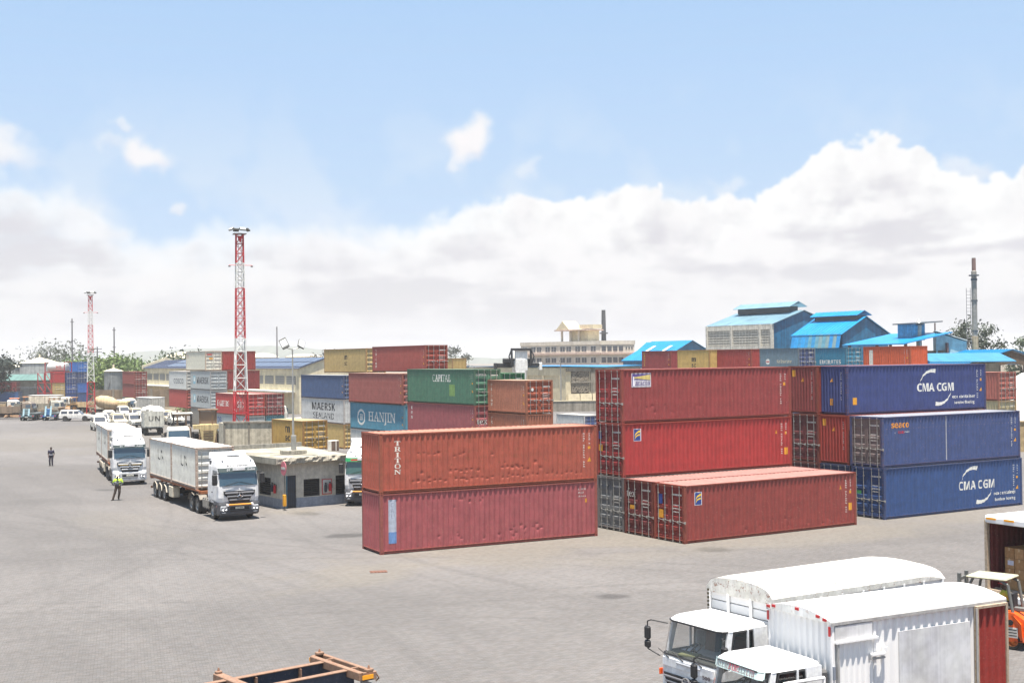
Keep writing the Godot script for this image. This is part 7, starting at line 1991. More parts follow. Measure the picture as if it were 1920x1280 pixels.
func lorry(label: String, pos: Vector3, turn: float, cabc: Color, bodyc: Color, body_l: float, body_h: float, bed: bool, word := ""):   # plain lorry seen from afar, x forward, origin under the front
	var t := thing("lorry", label, "lorry", pos, turn, "lorries parked across the yard")
	var m := mat("lorry_" + cabc.to_html(), cabc, 0.45, 0.0, "stain", 0.25)
	var b := mat("lorry_body_" + bodyc.to_html(), bodyc, 0.6, 0.0, "stain", 0.2)
	var dark := mat("windscreen", rgb(28, 58, 74), 0.06, 0.0, "plain")
	var black := mat("truck_black", rgb(28, 28, 30), 0.6, 0.0, "plain")
	part(t, "cab", MB.new().loft([ring(0.7, 0, -1.9, 1.1), ring(1.7, 0, -1.9, 1.15), ring(2.6, -0.25, -1.9, 1.08), ring(2.85, -0.6, -1.85, 0.95, 0.3)]).done(), m)
	part(t, "windscreen", MB.new().loft([ring(1.75, 0.02, -0.3, 1.1).slice(2, 8), ring(2.5, -0.19, -0.4, 1.06).slice(2, 8)], false, false).done(), dark)
	pbox(t, "bumper", Vector3(0.02, 0.6, 0), Vector3(0.2, 0.34, 2.3), black, 0.04)
	pbox(t, "grille", Vector3(0.02, 1.25, 0), Vector3(0.04, 0.36, 1.5), black)
	for s in [-1, 1]:
		pbox(t, "side_window", Vector3(-0.85, 2.12, s * 1.12), Vector3(0.8, 0.55, 0.02), dark, 0.0, Vector3(s * -0.07, 0, 0))
		pbox(t, "mirror", Vector3(-0.05, 2.1, s * 1.34), Vector3(0.12, 0.5, 0.22), black)
		pbox(t, "headlight", Vector3(0.1, 0.72, s * 0.85), Vector3(0.06, 0.18, 0.3), mat("lamp_clear", rgb(176, 178, 180), 0.1, 0.2, "plain"))
		wheel(t, -1.1, s * 1.14, 0.46, 0.3)
		for x in [-2.0 - body_l * 0.62, -2.0 - body_l * 0.62 - 1.15]: wheel(t, x, s * 1.16, 0.46, 0.5)
		pbox(t, "frame_rail", Vector3(-2.0 - body_l / 2, 0.8, s * 0.4), Vector3(body_l, 0.24, 0.1), black)
	if bed:
		pbox(t, "bed_floor", Vector3(-2.1 - body_l / 2, 1.1, 0), Vector3(body_l, 0.14, 2.4), b)
		for s in [-1, 1]:
			for k in 3: pbox(t, "side_board", Vector3(-2.1 - body_l / 2, 1.32 + k * body_h / 3, s * 1.19), Vector3(body_l, body_h / 3 - 0.03, 0.05), b)
		pbox(t, "tail_board", Vector3(-2.1 - body_l, 1.2 + body_h / 2, 0), Vector3(0.06, body_h, 2.3), b)
		pbox(t, "head_board", Vector3(-2.1, 1.2 + body_h / 2 + 0.2, 0), Vector3(0.06, body_h + 0.4, 2.3), b)
	else:
		pbox(t, "box_body", Vector3(-2.1 - body_l / 2, 1.0 + body_h / 2, 0), Vector3(body_l, body_h, 2.44), b, 0.04)
		pbox(t, "box_roof", Vector3(-2.1 - body_l / 2, 1.03 + body_h, 0), Vector3(body_l + 0.1, 0.06, 2.5), mat("lorry_roof", rgb(236, 236, 234), 0.6, 0.0, "speck", 0.12))
		for z in [-0.6, 0.6]: pbox(t, "rear_door", Vector3(-2.115 - body_l, 1.0 + body_h / 2, z), Vector3(0.03, body_h - 0.1, 1.15), b, 0.01)
	if word: part(t, "lettering", flat_paint(text_tris(word, "", 0.62, 1.25)), mat("letters_dark", rgb(40, 38, 36), 0.7), Vector3(-2.15 - body_l if bed else -2.135 - body_l, 1.25 + body_h / 2, 0.0), Vector3(0, -PI / 2, 0))


func make_far_vehicles():
	var A := 0.54
	# white double-cab pickup, side on
	var t := thing("pickup_truck", "white double cab pickup with a rear canopy, standing side on at the left", "pickup truck", at(-70.9, 203), 0.03)
	var wm := mat("pickup_white", rgb(222, 220, 216), 0.35, 0.0, "", 0.3)
	var pane := mat("pane_dark", rgb(92, 96, 104), 0.15, 0.0, "plain")
	part(t, "body", MB.new().ext([Vector2(-2.55, 0.5), Vector2(-2.6, 1.05), Vector2(0.9, 1.08), Vector2(2.2, 1.0), Vector2(2.5, 0.8), Vector2(2.5, 0.45)], -0.88, 0.88).done(), wm)
	part(t, "cabin", MB.new().loft([[Vector3(1.1, 1.05, 0.84), Vector3(1.1, 1.05, -0.84), Vector3(-2.55, 1.03, -0.84), Vector3(-2.55, 1.03, 0.84)], [Vector3(0.25, 1.78, 0.72), Vector3(0.25, 1.78, -0.72), Vector3(-2.3, 1.84, -0.72), Vector3(-2.3, 1.84, 0.72)]]).done(), wm)
	part(t, "windscreen", MB.new().quad2(Vector3(1.06, 1.12, 0.72), Vector3(0.32, 1.72, 0.66), Vector3(0.32, 1.72, -0.66), Vector3(1.06, 1.12, -0.72)).done(), pane, Vector3(0.02, 0.01, 0))
	for s in [-1, 1]:
		for q in [[0.2, 0.72], [-0.68, 0.62], [-1.75, 0.95]]: pbox(t, "side_window", Vector3(q[0], 1.42, s * 0.785), Vector3(q[1], 0.4, 0.03), pane, 0.0, Vector3(s * -0.15, 0, 0))
		for x in [1.6, -1.55]:
			wheel(t, x, s * 0.9, 0.38, 0.25, rgb(150, 150, 150))
			part(t, "wheel_arch", MB.new().tube(Vector3(x, 0.42, s * 0.86), Vector3(x, 0.42, s * 0.895), 0.47, 0.47, 16).done(), mat("arch_dark", rgb(60, 58, 56), 0.8))
		pbox(t, "door", Vector3(0.15, 0.8, s * 0.885), Vector3(0.95, 0.5, 0.015), wm)
		pbox(t, "door", Vector3(-0.8, 0.8, s * 0.885), Vector3(0.85, 0.5, 0.015), wm)
		pbox(t, "headlight", Vector3(2.45, 0.78, s * 0.65), Vector3(0.12, 0.16, 0.3), mat("lamp_clear", rgb(176, 178, 180), 0.1, 0.2, "plain"))
	pbox(t, "bumper", Vector3(2.5, 0.5, 0), Vector3(0.16, 0.22, 1.7), wm, 0.03)
	# two low loaders seen from behind, with ramps folded up
	for i in 2:
		t = thing("low_loader", ["low loader trailer with two pale folded ramps, left of the pair", "low loader trailer with a bright blue folded ramp, right of the pair"][i], "trailer", at([-80.0, -76.4][i], 205.5), PI / 2 + 0.05, "low loader trailers seen from behind")
		var c: Color = [rgb(112, 142, 150), rgb(46, 120, 184)][i]
		var m := mat("loader_" + c.to_html(), c, 0.6, 0.0, "stain", 0.4)
		var pale := mat("ramp_pale", rgb(166, 200, 214), 0.6, 0.0, "stain", 0.4)
		var dk := mat("loader_dark", rgb(74, 82, 84), 0.7, 0.0, "stain", 0.4)
		pbox(t, "deck", Vector3(5.0, 1.0, 0), Vector3(10, 0.25, 2.5), dk)
		for k in 4: pbox(t, "cross_slat", Vector3(0.1 + 0.05 * k, 0.9 + k * 0.26, 0), Vector3(0.08, 0.12, 2.5), dk)
		for s in [-1, 1]:
			pbox(t, "ramp", Vector3(-0.1, 1.4 + 0.15 * i, s * (0.42)), Vector3(0.1, 1.2 + 0.5 * i, 0.26), pale, 0.0, Vector3(0, 0, -0.25))
			pbox(t, "ramp_leg", Vector3(-0.5, 0.25, s * 0.45), Vector3(0.6, 0.1, 0.12), dk, 0.0, Vector3(0, 0, 0.5))
			for x in [1.0, 2.2]: wheel(t, x, s * 1.25, 0.42, 0.55)
			pbox(t, "rear_light", Vector3(-0.06, 0.78, s * 1.05), Vector3(0.05, 0.14, 0.3), mat("lens_red2", rgb(176, 34, 38), 0.4, 0.0, "plain"))
		for k in 3: pbox(t, "ramp_rung", Vector3(-0.1, 1.15 + k * 0.35, 0), Vector3(0.08, 0.22, 0.6), m, 0.0, Vector3(0, 0, -0.25))
		pbox(t, "rear_beam", Vector3(0, 0.75, 0), Vector3(0.14, 0.3, 2.5), m)
		pbox(t, "number_plate", Vector3(-0.08, 0.6, 0), Vector3(0.02, 0.12, 0.5), mat("plate_pale", rgb(214, 212, 196), 0.5, 0.0, "plain"))
	var ivory := rgb(216, 208, 186)
	var wht := rgb(222, 220, 212)
	var spots := [[-60.0, 182.5, "white off-road vehicle at the left end of the parked row, nearest the pickup", wht], [-57.2, 181.0, "ivory off-road vehicle second from the left in the parked row", ivory], [-54.6, 180.0, "white off-road vehicle in front of the grey box lorry", wht], [-51.6, 179.0, "ivory off-road vehicle right of the middle of the parked row", ivory], [-57.6, 174.0, "white off-road vehicle just behind the far lorry's containers", wht], [-52.5, 190.0, "ivory off-road vehicle in the back row beside the box lorry", ivory], [-62.0, 192.0, "white off-road vehicle in the back row under the far lamp tower", wht], [-66.0, 212.0, "white off-road vehicle behind the pickup", wht], [-56.2, 196.0, "white off-road vehicle in the third row, left of the grey box lorry", wht], [-49.8, 184.5, "white off-road vehicle at the right end of the parked rows", wht], [-60.5, 201.0, "ivory off-road vehicle in the third row under the far lamp tower", ivory], [-55.0, 186.5, "white off-road vehicle wedged in the middle of the parked rows", wht], [-49.0, 196.0, "ivory off-road vehicle below the lone far container pile", ivory]]
	for i in spots.size(): jeep(spots[i][2], at(spots[i][0], spots[i][1]), -1.15 + 0.07 * (i % 3), spots[i][3])
	lorry("grey box lorry with its rear doors toward the camera, behind the parked white row", at(-64.0, 214.0), A - PI / 2 + PI + 0.1, wht, rgb(186, 184, 178), 6.5, 2.5, false)
	lorry("slat sided white lorry with a lettered tail board, behind the leading lorry", at(-48.7, 167.6), PI / 2 + 0.35, wht, rgb(206, 206, 198), 6.0, 1.9, true, "UN")
	lorry("white lorry with a broad windscreen, just above the leading lorry's containers", at(-33.4, 125), -PI / 2 + 0.35, wht, rgb(120, 112, 100), 5.0, 0.7, true)
	lorry("brown flatbed loaded with scrap at the left edge of the yard", at(-82.0, 214.5), 0.05, rgb(128, 116, 104), rgb(140, 122, 104), 8.0, 0.9, true)
	lorry("white tanker-like lorry before the far tower's red legs", at(-68.5, 226), -0.3, wht, rgb(214, 208, 194), 5.5, 1.6, false)
	lorry("tan lorry with a low bed behind the concrete mixer", at(-70.0, 232.0), 0.15, rgb(206, 190, 156), rgb(190, 172, 140), 6.0, 0.9, true)
	lorry("white lorry with a pale box under the yellow containers", at(-86.0, 244.0), 0.0, wht, rgb(222, 214, 198), 6.0, 2.2, false)
	lorry("cream lorry with a low bed before the far left pile", at(-76.0, 238.0), -0.1, rgb(214, 206, 186), rgb(196, 176, 140), 6.0, 0.8, true)
	lorry("white lorry cab and dusty bed at the very left edge", at(-90.0, 228.0), 0.1, wht, rgb(170, 150, 120), 6.0, 0.9, true)
	lorry("grey lorry with an open bed between the two low loaders", at(-79.5, 221.0), 0.1, rgb(180, 178, 168), rgb(150, 146, 132), 6.0, 1.2, true)
	lorry("white lorry with a purple-nosed box behind the tall lamp mast", at(-33.5, 186), 0.2, wht, rgb(216, 216, 220), 7.0, 2.6, false)
	lorry("white lorry on its way past the steel blue container", at(-24.4, 142), -1.15, wht, rgb(120, 92, 84), 6.0, 0.8, true)
	# cargo bags on the lettered lorry, mixer, loaders
	var r := RandomNumberGenerator.new()
	r.seed = 21
	t = thing("cargo_load", "lumpy white wrapped load heaped on the lettered slat sided lorry", "cargo", at(-46.9, 162.6, 2.9), 0.35)
	for i in 10: part(t, "bundle", shared("sack", func(): return MB.new().lathe([Vector2(0.001, -0.4), Vector2(0.5, -0.35), Vector2(0.75, 0.0), Vector2(0.6, 0.35), Vector2(0.2, 0.5), Vector2(0.001, 0.5)], 9).done()), mat("sack_white", rgb(232, 230, 226), 0.9, 0.0, "", 0.5), Vector3(r.randf_range(-0.8, 0.8), r.randf_range(-0.1, 0.35), 1.4 - i * 0.45), Vector3(0, r.randf() * 3, r.randf_range(-0.3, 0.3)))
	t = thing("wheel_loader", "tan wheel loader showing its rear grille, in front of the silver-grey containers", "wheel loader", at(-31.7, 130), PI / 2 + 0.25)
	t.scale = Vector3.ONE * 1.12
	var tan_ := mat("loader_tan", rgb(206, 186, 138), 0.6, 0.0, "stain", 0.3)
	var brown := mat("loader_brown", rgb(112, 92, 74), 0.8, 0.0, "stain", 0.3)
	part(t, "counterweight", MB.new().ext([Vector2(-0.75, 2.1), Vector2(-1.35, 2.15), Vector2(-1.4, 2.5), Vector2(1.4, 2.5), Vector2(1.35, 2.15), Vector2(0.75, 2.1), Vector2(0.55, 0.8), Vector2(-0.55, 0.8)], -0.6, 0.3, Transform3D(Basis(Vector3.UP, -PI / 2), Vector3(0.3, 0, 0))).done(), tan_)
	for k in 4: pbox(t, "grille_slat", Vector3(-0.05, 1.2 + k * 0.25, 0), Vector3(0.06, 0.08, 0.9), brown)
	pbox(t, "engine_hood", Vector3(1.4, 2.05, 0), Vector3(2.0, 0.9, 1.7), tan_, 0.1)
	for q in [[2.2, -0.75], [2.2, 0.75], [3.5, -0.75], [3.5, 0.75]]: pbox(t, "cab_post", Vector3(q[0], 3.0, q[1]), Vector3(0.12, 1.5, 0.12), brown)
	pbox(t, "cab_roof", Vector3(2.85, 3.8, 0), Vector3(1.7, 0.14, 1.9), brown, 0.04)
	pbox(t, "cab_rear_window", Vector3(2.2, 3.05, 0), Vector3(0.04, 1.2, 1.4), mat("pane_brown", rgb(110, 96, 86), 0.2, 0.0, "plain"))
	pbox(t, "cab_base", Vector3(2.85, 2.1, 0), Vector3(1.5, 0.6, 1.6), tan_)
	pbox(t, "exhaust", Vector3(1.3, 2.9, 0.4), Vector3(0.14, 0.9, 0.14), brown)
	for s in [-1, 1]:
		for x in [1.2, 4.2]: wheel(t, x, s * 1.45, 0.85, 0.6, rgb(190, 160, 90))
		pbox(t, "lift_arm", Vector3(4.9, 1.6, s * 0.6), Vector3(2.2, 0.35, 0.18), tan_, 0.0, Vector3(0, 0, -0.35))
	part(t, "bucket", MB.new().ext([Vector2(0, 0.1), Vector2(1.2, 0.15), Vector2(0.2, 0.5), Vector2(0.1, 1.4), Vector2(-0.1, 1.3), Vector2(-0.2, 0.4)], -1.4, 1.4, Transform3D(Basis.IDENTITY, Vector3(6.0, 0, 0))).done(), brown)
	t = thing("yard_forklift", "heavy yard forklift with a white canopy, left of the tan wheel loader", "forklift", at(-38.6, 146), PI / 2 + 0.3)
	pbox(t, "body", Vector3(0.6, 1.2, 0), Vector3(3.4, 1.2, 1.9), brown, 0.1)
	pbox(t, "canopy", Vector3(0.7, 3.35, 0), Vector3(2.0, 0.14, 2.3), wmat(), 0.04)
	for q in [[-0.2, -1.0], [-0.2, 1.0], [1.6, -1.0], [1.6, 1.0]]: pbox(t, "canopy_post", Vector3(q[0], 2.55, q[1]), Vector3(0.16, 1.6, 0.16), mat("truck_black", rgb(28, 28, 30), 0.6))
	for s in [-1, 1]:
		for x in [-0.4, 2.0]: wheel(t, x, s * 1.1, 0.6, 0.4)
		pbox(t, "mast_rail", Vector3(2.7, 2.0, s * 0.5), Vector3(0.2, 3.6, 0.18), brown)
	pbox(t, "carriage", Vector3(2.9, 3.2, 0), Vector3(0.3, 0.5, 2.4), brown)
	pbox(t, "seat", Vector3(0.5, 2.0, 0), Vector3(0.5, 0.5, 0.6), mat("truck_black", rgb(28, 28, 30), 0.6), 0.05)
	t = thing("concrete_mixer", "tan concrete mixer lorry with a dusty drum behind the pickup", "mixer lorry", at(-66.5, 216), 0.1)
	part(t, "drum", MB.new().lathe([Vector2(0.4, -2.2), Vector2(0.9, -1.6), Vector2(1.2, 0.0), Vector2(1.0, 1.3), Vector2(0.5, 2.0)], 14, Transform3D(Basis(Vector3.FORWARD, -PI / 2 + 0.25), Vector3(-3.6, 2.5, 0))).done(), mat("drum_tan", rgb(196, 172, 138), 0.8, 0.0, "stain", 0.3))
	pbox(t, "cab", Vector3(-0.7, 1.75, 0), Vector3(1.7, 2.1, 2.3), tan_, 0.15)
	pbox(t, "windscreen", Vector3(0.17, 2.2, 0), Vector3(0.03, 0.8, 2.0), pane)
	pbox(t, "frame", Vector3(-3.4, 0.95, 0), Vector3(6.4, 0.3, 0.9), brown)
	pbox(t, "chute", Vector3(-6.4, 2.2, 0), Vector3(1.2, 0.2, 0.7), tan_, 0.0, Vector3(0, 0, 0.5))
	for s in [-1, 1]:
		for x in [-0.8, -4.4, -5.6]: wheel(t, x, s * 1.15, 0.5, 0.35)
	for i in 5:
		var oc := [rgb(232, 138, 78), rgb(220, 142, 60), rgb(196, 150, 90), rgb(90, 108, 112), rgb(216, 150, 90)]
		t = thing("tractor", ["orange tractor by the dark blue container at the left", "orange tractor with a white canopy in front of the red frames", "yellow-brown tractor left of the far pile", "grey-blue tractor nearest the left edge", "peach coloured tractor behind the scrap flatbed"][i], "tractor", at([-93.5, -88.5, -83.5, -98.0, -95.5][i], [236.0, 240.0, 238.0, 232.0, 246.0][i]), [0.3, 2.6, 0.9, -0.4, 1.8][i], "tractors and plant at the far left")
		var om := mat("tractor_" + oc[i].to_html(), oc[i], 0.5, 0.0, "stain", 0.3)
		pbox(t, "hood", Vector3(1.0, 1.3, 0), Vector3(1.8, 0.8, 0.9), om, 0.1)
		pbox(t, "seat_deck", Vector3(-0.6, 1.1, 0), Vector3(1.6, 0.5, 1.4), om, 0.05)
		for s in [-1, 1]:
			wheel(t, -0.7, s * 1.0, 0.75, 0.4, oc[i]); wheel(t, 1.5, s * 0.8, 0.42, 0.28, oc[i])
			pbox(t, "mudguard", Vector3(-0.7, 1.6, s * 0.8), Vector3(1.4, 0.1, 0.45), om)
			for x in [-1.2, 0.0]: pbox(t, "canopy_post", Vector3(x, 2.1, s * 0.6), Vector3(0.08, 1.5, 0.08), om)
		pbox(t, "canopy", Vector3(-0.6, 2.9, 0), Vector3(1.8, 0.1, 1.6), wmat() if i in [1, 3] else om, 0.03)
		pbox(t, "exhaust", Vector3(1.3, 2.0, 0.2), Vector3(0.1, 0.8, 0.1), brown)
	# tank in a frame on the far pile, reach stacker, van
	t = thing("tank_container", "silver tank in a red frame on top of the far left pile", "tank container", at(-106.0, 291.5, 7.3), A - PI / 2 + 0.6)
	var rf := mat("frame_red", rgb(170, 40, 48), 0.6, 0.0, "", 0.3)
	part(t, "tank", MB.new().lathe([Vector2(0.001, -2.85), Vector2(0.9, -2.7), Vector2(1.12, -2.4), Vector2(1.12, 2.4), Vector2(0.9, 2.7), Vector2(0.001, 2.85)], 18, Transform3D(Basis(Vector3.FORWARD, PI / 2), Vector3(0, 1.25, 0))).done(), mat("tank_silver", rgb(206, 208, 208), 0.4, 0.2, "", 0.3))
	for x in [-2.95, 2.95]:
		for s in [-1, 1]:
			pbox(t, "frame_post", Vector3(x, 1.22, s * 1.14), Vector3(0.16, 2.44, 0.16), rf)
			pbox(t, "frame_rail", Vector3(x, 1.22 + s * 1.14, 0), Vector3(0.14, 0.14, 2.2), rf)
	for s in [-1, 1]: pbox(t, "bottom_rail", Vector3(0, 0.1, s * 1.14), Vector3(5.8, 0.2, 0.16), rf)
	part(t, "lettering", flat_paint(text_tris("HO", "bold", 0.6, 1.4)), mat("red_letter", rgb(190, 70, 64), 0.6), Vector3(1.2, 1.3, 1.13))
	for i in 3:
		t = thing("empty_rack", ["red empty frame on the ground at the left of the far pile", "red empty frame in the middle at the left of the far pile", "red empty frame right under the silver tank"][i], "rack", at(-108.6, 290, 2.43 * i), A - PI / 2 + 0.6, "empty red frames of the far pile")
		for x in [-1.0, 1.0]:
			for s in [-1, 1]: pbox(t, "frame_post", Vector3(x, 1.2, s * 1.14), Vector3(0.16, 2.4, 0.16), rf)
		for s in [-1, 1]:
			pbox(t, "frame_rail", Vector3(0, 0.1, s * 1.14), Vector3(2.0, 0.16, 0.14), rf)
			pbox(t, "frame_brace", Vector3(0, 1.2, s * 1.14), Vector3(0.1, 2.9, 0.1), rf, 0.0, Vector3(0, 0, 0.7))
	t = thing("reach_stacker", "reach stacker with a raised white boom and black spreader behind the green containers", "reach stacker", at(1.0, 150), -PI / 2 + 0.1)
	var blk := mat("spreader_black", rgb(44, 46, 50), 0.6, 0.0, "", 0.4)
	var bw := mat("boom_white", rgb(232, 232, 230), 0.4, 0.0, "", 0.3)
	pbox(t, "body", Vector3(-2.5, 1.6, 0), Vector3(6.5, 1.4, 3.0), bw, 0.15)
	pbox(t, "cabin", Vector3(-2.0, 3.2, 0), Vector3(1.8, 1.9, 1.6), pane, 0.1)
	part(t, "boom", MB.new().loft([[Vector3(-4.8, 2.6, -0.7), Vector3(-4.8, 2.6, 0.7), Vector3(-4.8, 3.6, 0.7), Vector3(-4.8, 3.6, -0.7)], [Vector3(0.5, 8.6, -0.85), Vector3(0.5, 8.6, 0.85), Vector3(-0.3, 10.6, 0.85), Vector3(-0.3, 10.6, -0.85)]]).done(), bw)
	pbox(t, "boom_head", Vector3(0.5, 9.2, 0), Vector3(0.7, 2.6, 1.5), bw, 0.05)
	pbox(t, "boom_frame", Vector3(0.8, 10.45, 0), Vector3(0.5, 0.3, 2.5), blk, 0.03)
	for s in [-1, 1]:
		for x in [-0.2, -5.0]: wheel(t, x, s * 1.6, 0.85, 0.9)
		pbox(t, "boom_side", Vector3(0.85, 9.5, s * 1.15), Vector3(0.3, 2.1, 0.22), blk)
	pbox(t, "boom_mast", Vector3(0.75, 7.2, 0.1), Vector3(0.5, 4.2, 1.15), bw, 0.05)
	pbox(t, "spreader_beam", Vector3(-0.3, 8.6, 0.3), Vector3(0.8, 0.45, 5.4), blk, 0.05)
	pbox(t, "spreader_head", Vector3(-0.3, 9.1, 0.4), Vector3(1.2, 0.6, 3.4), blk, 0.08)
	for s in [-1, 1]:
		pbox(t, "spreader_end", Vector3(-0.3, 8.4, 0.3 + s * 2.7), Vector3(1.4, 0.9, 0.35), bw if s < 0 else blk, 0.05)
		part(t, "hydraulic_hose", MB.new().path([Vector3(1.0, 10.4, s * 1.2), Vector3(1.2, 9.6, s * 1.5), Vector3(1.1, 8.7, s * 1.2)], 0.09, 5).done(), blk)
	t = thing("blue_van", "dark blue van whose roof and windows show behind the guard house", "van", at(-18.3, 98.5), -0.1)
	var vb := mat("van_blue", rgb(52, 66, 104), 0.3, 0.1, "", 0.3)
	part(t, "body", MB.new().ext([Vector2(-2.5, 0.4), Vector2(-2.6, 1.3), Vector2(-2.1, 1.5), Vector2(-1.4, 2.35), Vector2(2.4, 2.4), Vector2(2.6, 1.5), Vector2(2.6, 0.4)], -0.95, 0.95).done(), vb)
	for x in [-0.9, 0.3, 1.5]: pbox(t, "side_window", Vector3(x, 1.95, 0.955), Vector3(0.95, 0.5, 0.02), pane)
	part(t, "windscreen", MB.new().quad2(Vector3(-2.1, 1.52, 0.85), Vector3(-1.42, 2.32, 0.85), Vector3(-1.42, 2.32, -0.85), Vector3(-2.1, 1.52, -0.85)).done(), pane, Vector3(-0.02, 0.02, 0))
	pbox(t, "roof_rack", Vector3(0.6, 2.5, 0), Vector3(2.8, 0.06, 1.5), mat("galvanised", rgb(176, 176, 172), 0.45, 0.5))
	for s in [-1, 1]:
		for x in [-1.7, 1.7]: wheel(t, x, s * 0.96, 0.34, 0.22)
	t = thing("grey_car", "silver car roof showing left of the blue van", "car", at(-21.8, 97.0), -0.2)
	var gc := mat("car_silver", rgb(168, 176, 182), 0.25, 0.3, "", 0.3)
	part(t, "body", MB.new().ext([Vector2(-2.1, 0.35), Vector2(-2.2, 0.8), Vector2(-1.3, 1.0), Vector2(1.9, 1.05), Vector2(2.15, 0.85), Vector2(2.1, 0.35)], -0.85, 0.85).done(), gc)
	part(t, "cabin", MB.new().loft([[Vector3(-1.4, 0.98, 0.8), Vector3(-1.4, 0.98, -0.8), Vector3(1.9, 1.0, -0.8), Vector3(1.9, 1.0, 0.8)], [Vector3(-0.6, 1.55, 0.66), Vector3(-0.6, 1.55, -0.66), Vector3(1.2, 1.58, -0.66), Vector3(1.2, 1.58, 0.66)]]).done(), gc)
	part(t, "windscreen", MB.new().quad2(Vector3(-1.36, 1.03, 0.7), Vector3(-0.64, 1.52, 0.6), Vector3(-0.64, 1.52, -0.6), Vector3(-1.36, 1.03, -0.7)).done(), pane, Vector3(-0.02, 0.02, 0))
	for s in [-1, 1]:
		pbox(t, "side_window", Vector3(0.3, 1.28, s * 0.74), Vector3(1.6, 0.34, 0.02), pane, 0.0, Vector3(s * -0.24, 0, 0))
		for x in [-1.35, 1.35]: wheel(t, x, s * 0.86, 0.31, 0.2)


func wmat() -> Material:
	return mat("white_paint", rgb(224, 224, 218), 0.7, 0.0, "", 0.2)


func make_vehicles():
	rig("white tractor unit with a dark grey bumper and an orange bar, leading the two lorries", at(-16.18, 73.7), 0.511 - PI / 2, false, "KCE 900W", true, false, [-13.0, -14.3, -15.6], "leading lorry")
	rig("white tractor unit with a silver grille and white bumper, second of the two lorries", at(-29.3, 95.5), 0.394 - PI / 2, true, "KCH 998X", false, true, [-10.4, -11.7, -13.0], "second lorry")
	var t := thing("green_visor_truck", "white tractor unit with a green sun visor, half hidden by the front container pair", "truck", at(-9.62, 80.1), -0.02 - PI / 2 - 0.0, "white tractor units")
	tractor(t, false, "KBX 710F", true, true, true)
	semi_trailer("empty container trailer behind the green visored truck", at(-9.62, 80.1), -0.02 - PI / 2, [-10.4, -11.7, -13.0], -4.3, -13.8, false)
	semi_trailer("flat trailer under the amber container", at(-14.9, 104.3), 0.656 - PI / 2, [-8.0, -9.3], 0.5, -12.0, false)
	make_near_lorries()
	make_loading()
	make_far_vehicles()
	# small things on the ground
	var dc := thing("drain_cover", "rusty brown drain cover in the pavement left of centre", "drain cover", at(-6.0, 55.2, 0.004), 0.2)
	pbox(dc, "plate", Vector3(0, 0.008, 0), Vector3(0.75, 0.016, 0.5), mat("drain", rgb(112, 78, 66), 0.9, 0.0, "rust", 1.0))
	for i in 5: pbox(dc, "grate_bar", Vector3(-0.3 + i * 0.15, 0.022, 0), Vector3(0.04, 0.02, 0.46), mat("drain", rgb(112, 78, 66), 0.9))


# ---- people: capsules joined by a smooth minimum, meshed as surface nets ------------

func skin_mesh(caps: Array, cell: float, blend: float) -> ArrayMesh:   # caps of [from, to, radius, radius]
	var lo := Vector3.ONE * 1e9
	var hi := Vector3.ONE * -1e9
	for c in caps:
		var r: float = maxf(c[2], c[3]) + cell * 2
		for p in [c[0], c[1]]:
			lo = lo.min(p - Vector3.ONE * r)
			hi = hi.max(p + Vector3.ONE * r)
	var n := Vector3i(((hi - lo) / cell).ceil()) + Vector3i.ONE
	var f := PackedFloat32Array()
	f.resize(n.x * n.y * n.z)
	f.fill(1.0)
	for c in caps:
		var a: Vector3 = c[0]
		var b: Vector3 = c[1]
		var reach: float = maxf(c[2], c[3]) + blend + cell * 2
		var i0 := Vector3i((a.min(b) - Vector3.ONE * reach - lo) / cell).max(Vector3i.ZERO)
		var i1 := Vector3i((a.max(b) + Vector3.ONE * reach - lo) / cell).min(n - Vector3i.ONE)
		var ab := b - a
		var l2 := maxf(ab.length_squared(), 1e-8)
		for z in range(i0.z, i1.z + 1):
			for y in range(i0.y, i1.y + 1):
				for x in range(i0.x, i1.x + 1):
					var p := lo + Vector3(x, y, z) * cell
					var t := clampf((p - a).dot(ab) / l2, 0.0, 1.0)
					var d: float = p.distance_to(a + ab * t) - lerpf(c[2], c[3], t)
					var k := (z * n.y + y) * n.x + x
					var h := maxf(blend - absf(f[k] - d), 0.0) / blend
					f[k] = minf(f[k], d) - h * h * blend * 0.25
	var ids := {}
	var verts := []
	var st := SurfaceTool.new()
	st.begin(Mesh.PRIMITIVE_TRIANGLES)
	st.set_smooth_group(1)
	var step := [1, n.x, n.x * n.y]
	for z in n.z - 1:
		for y in n.y - 1:
			for x in n.x - 1:
				var k := (z * n.y + y) * n.x + x
				var sum := Vector3.ZERO
				var m := 0
				for e in 12:
					var ax := e / 4
					var u: int = [1, 2, 0][ax]
					var w: int = [2, 0, 1][ax]
					var o := Vector3.ZERO
					o[u] = e % 2
					o[w] = (e / 2) % 2
					var k0: int = k + int(o[0]) * step[0] + int(o[1]) * step[1] + int(o[2]) * step[2]
					var k1: int = k0 + step[ax]
					if (f[k0] < 0.0) != (f[k1] < 0.0):
						o[ax] = f[k0] / (f[k0] - f[k1])
						sum += o
						m += 1
				if m > 0:
					ids[k] = verts.size()
					verts.append(lo + (Vector3(x, y, z) + sum / m) * cell)
	for z in range(1, n.z - 1):
		for y in range(1, n.y - 1):
			for x in range(1, n.x - 1):
				var k := (z * n.y + y) * n.x + x
				for ax in 3:
					var k1: int = k + step[ax]
					if (f[k] < 0.0) == (f[k1] < 0.0): continue
					var u: int = step[[1, 2, 0][ax]]
					var w: int = step[[2, 0, 1][ax]]
					var q := [ids.get(k, -1), ids.get(k - u, -1), ids.get(k - u - w, -1), ids.get(k - w, -1)]
					if q.has(-1): continue
					if f[k] < 0.0: q.reverse()
					for i in [0, 1, 2, 0, 2, 3]: st.add_vertex(verts[q[i]])
	st.generate_normals()
	return st.commit()


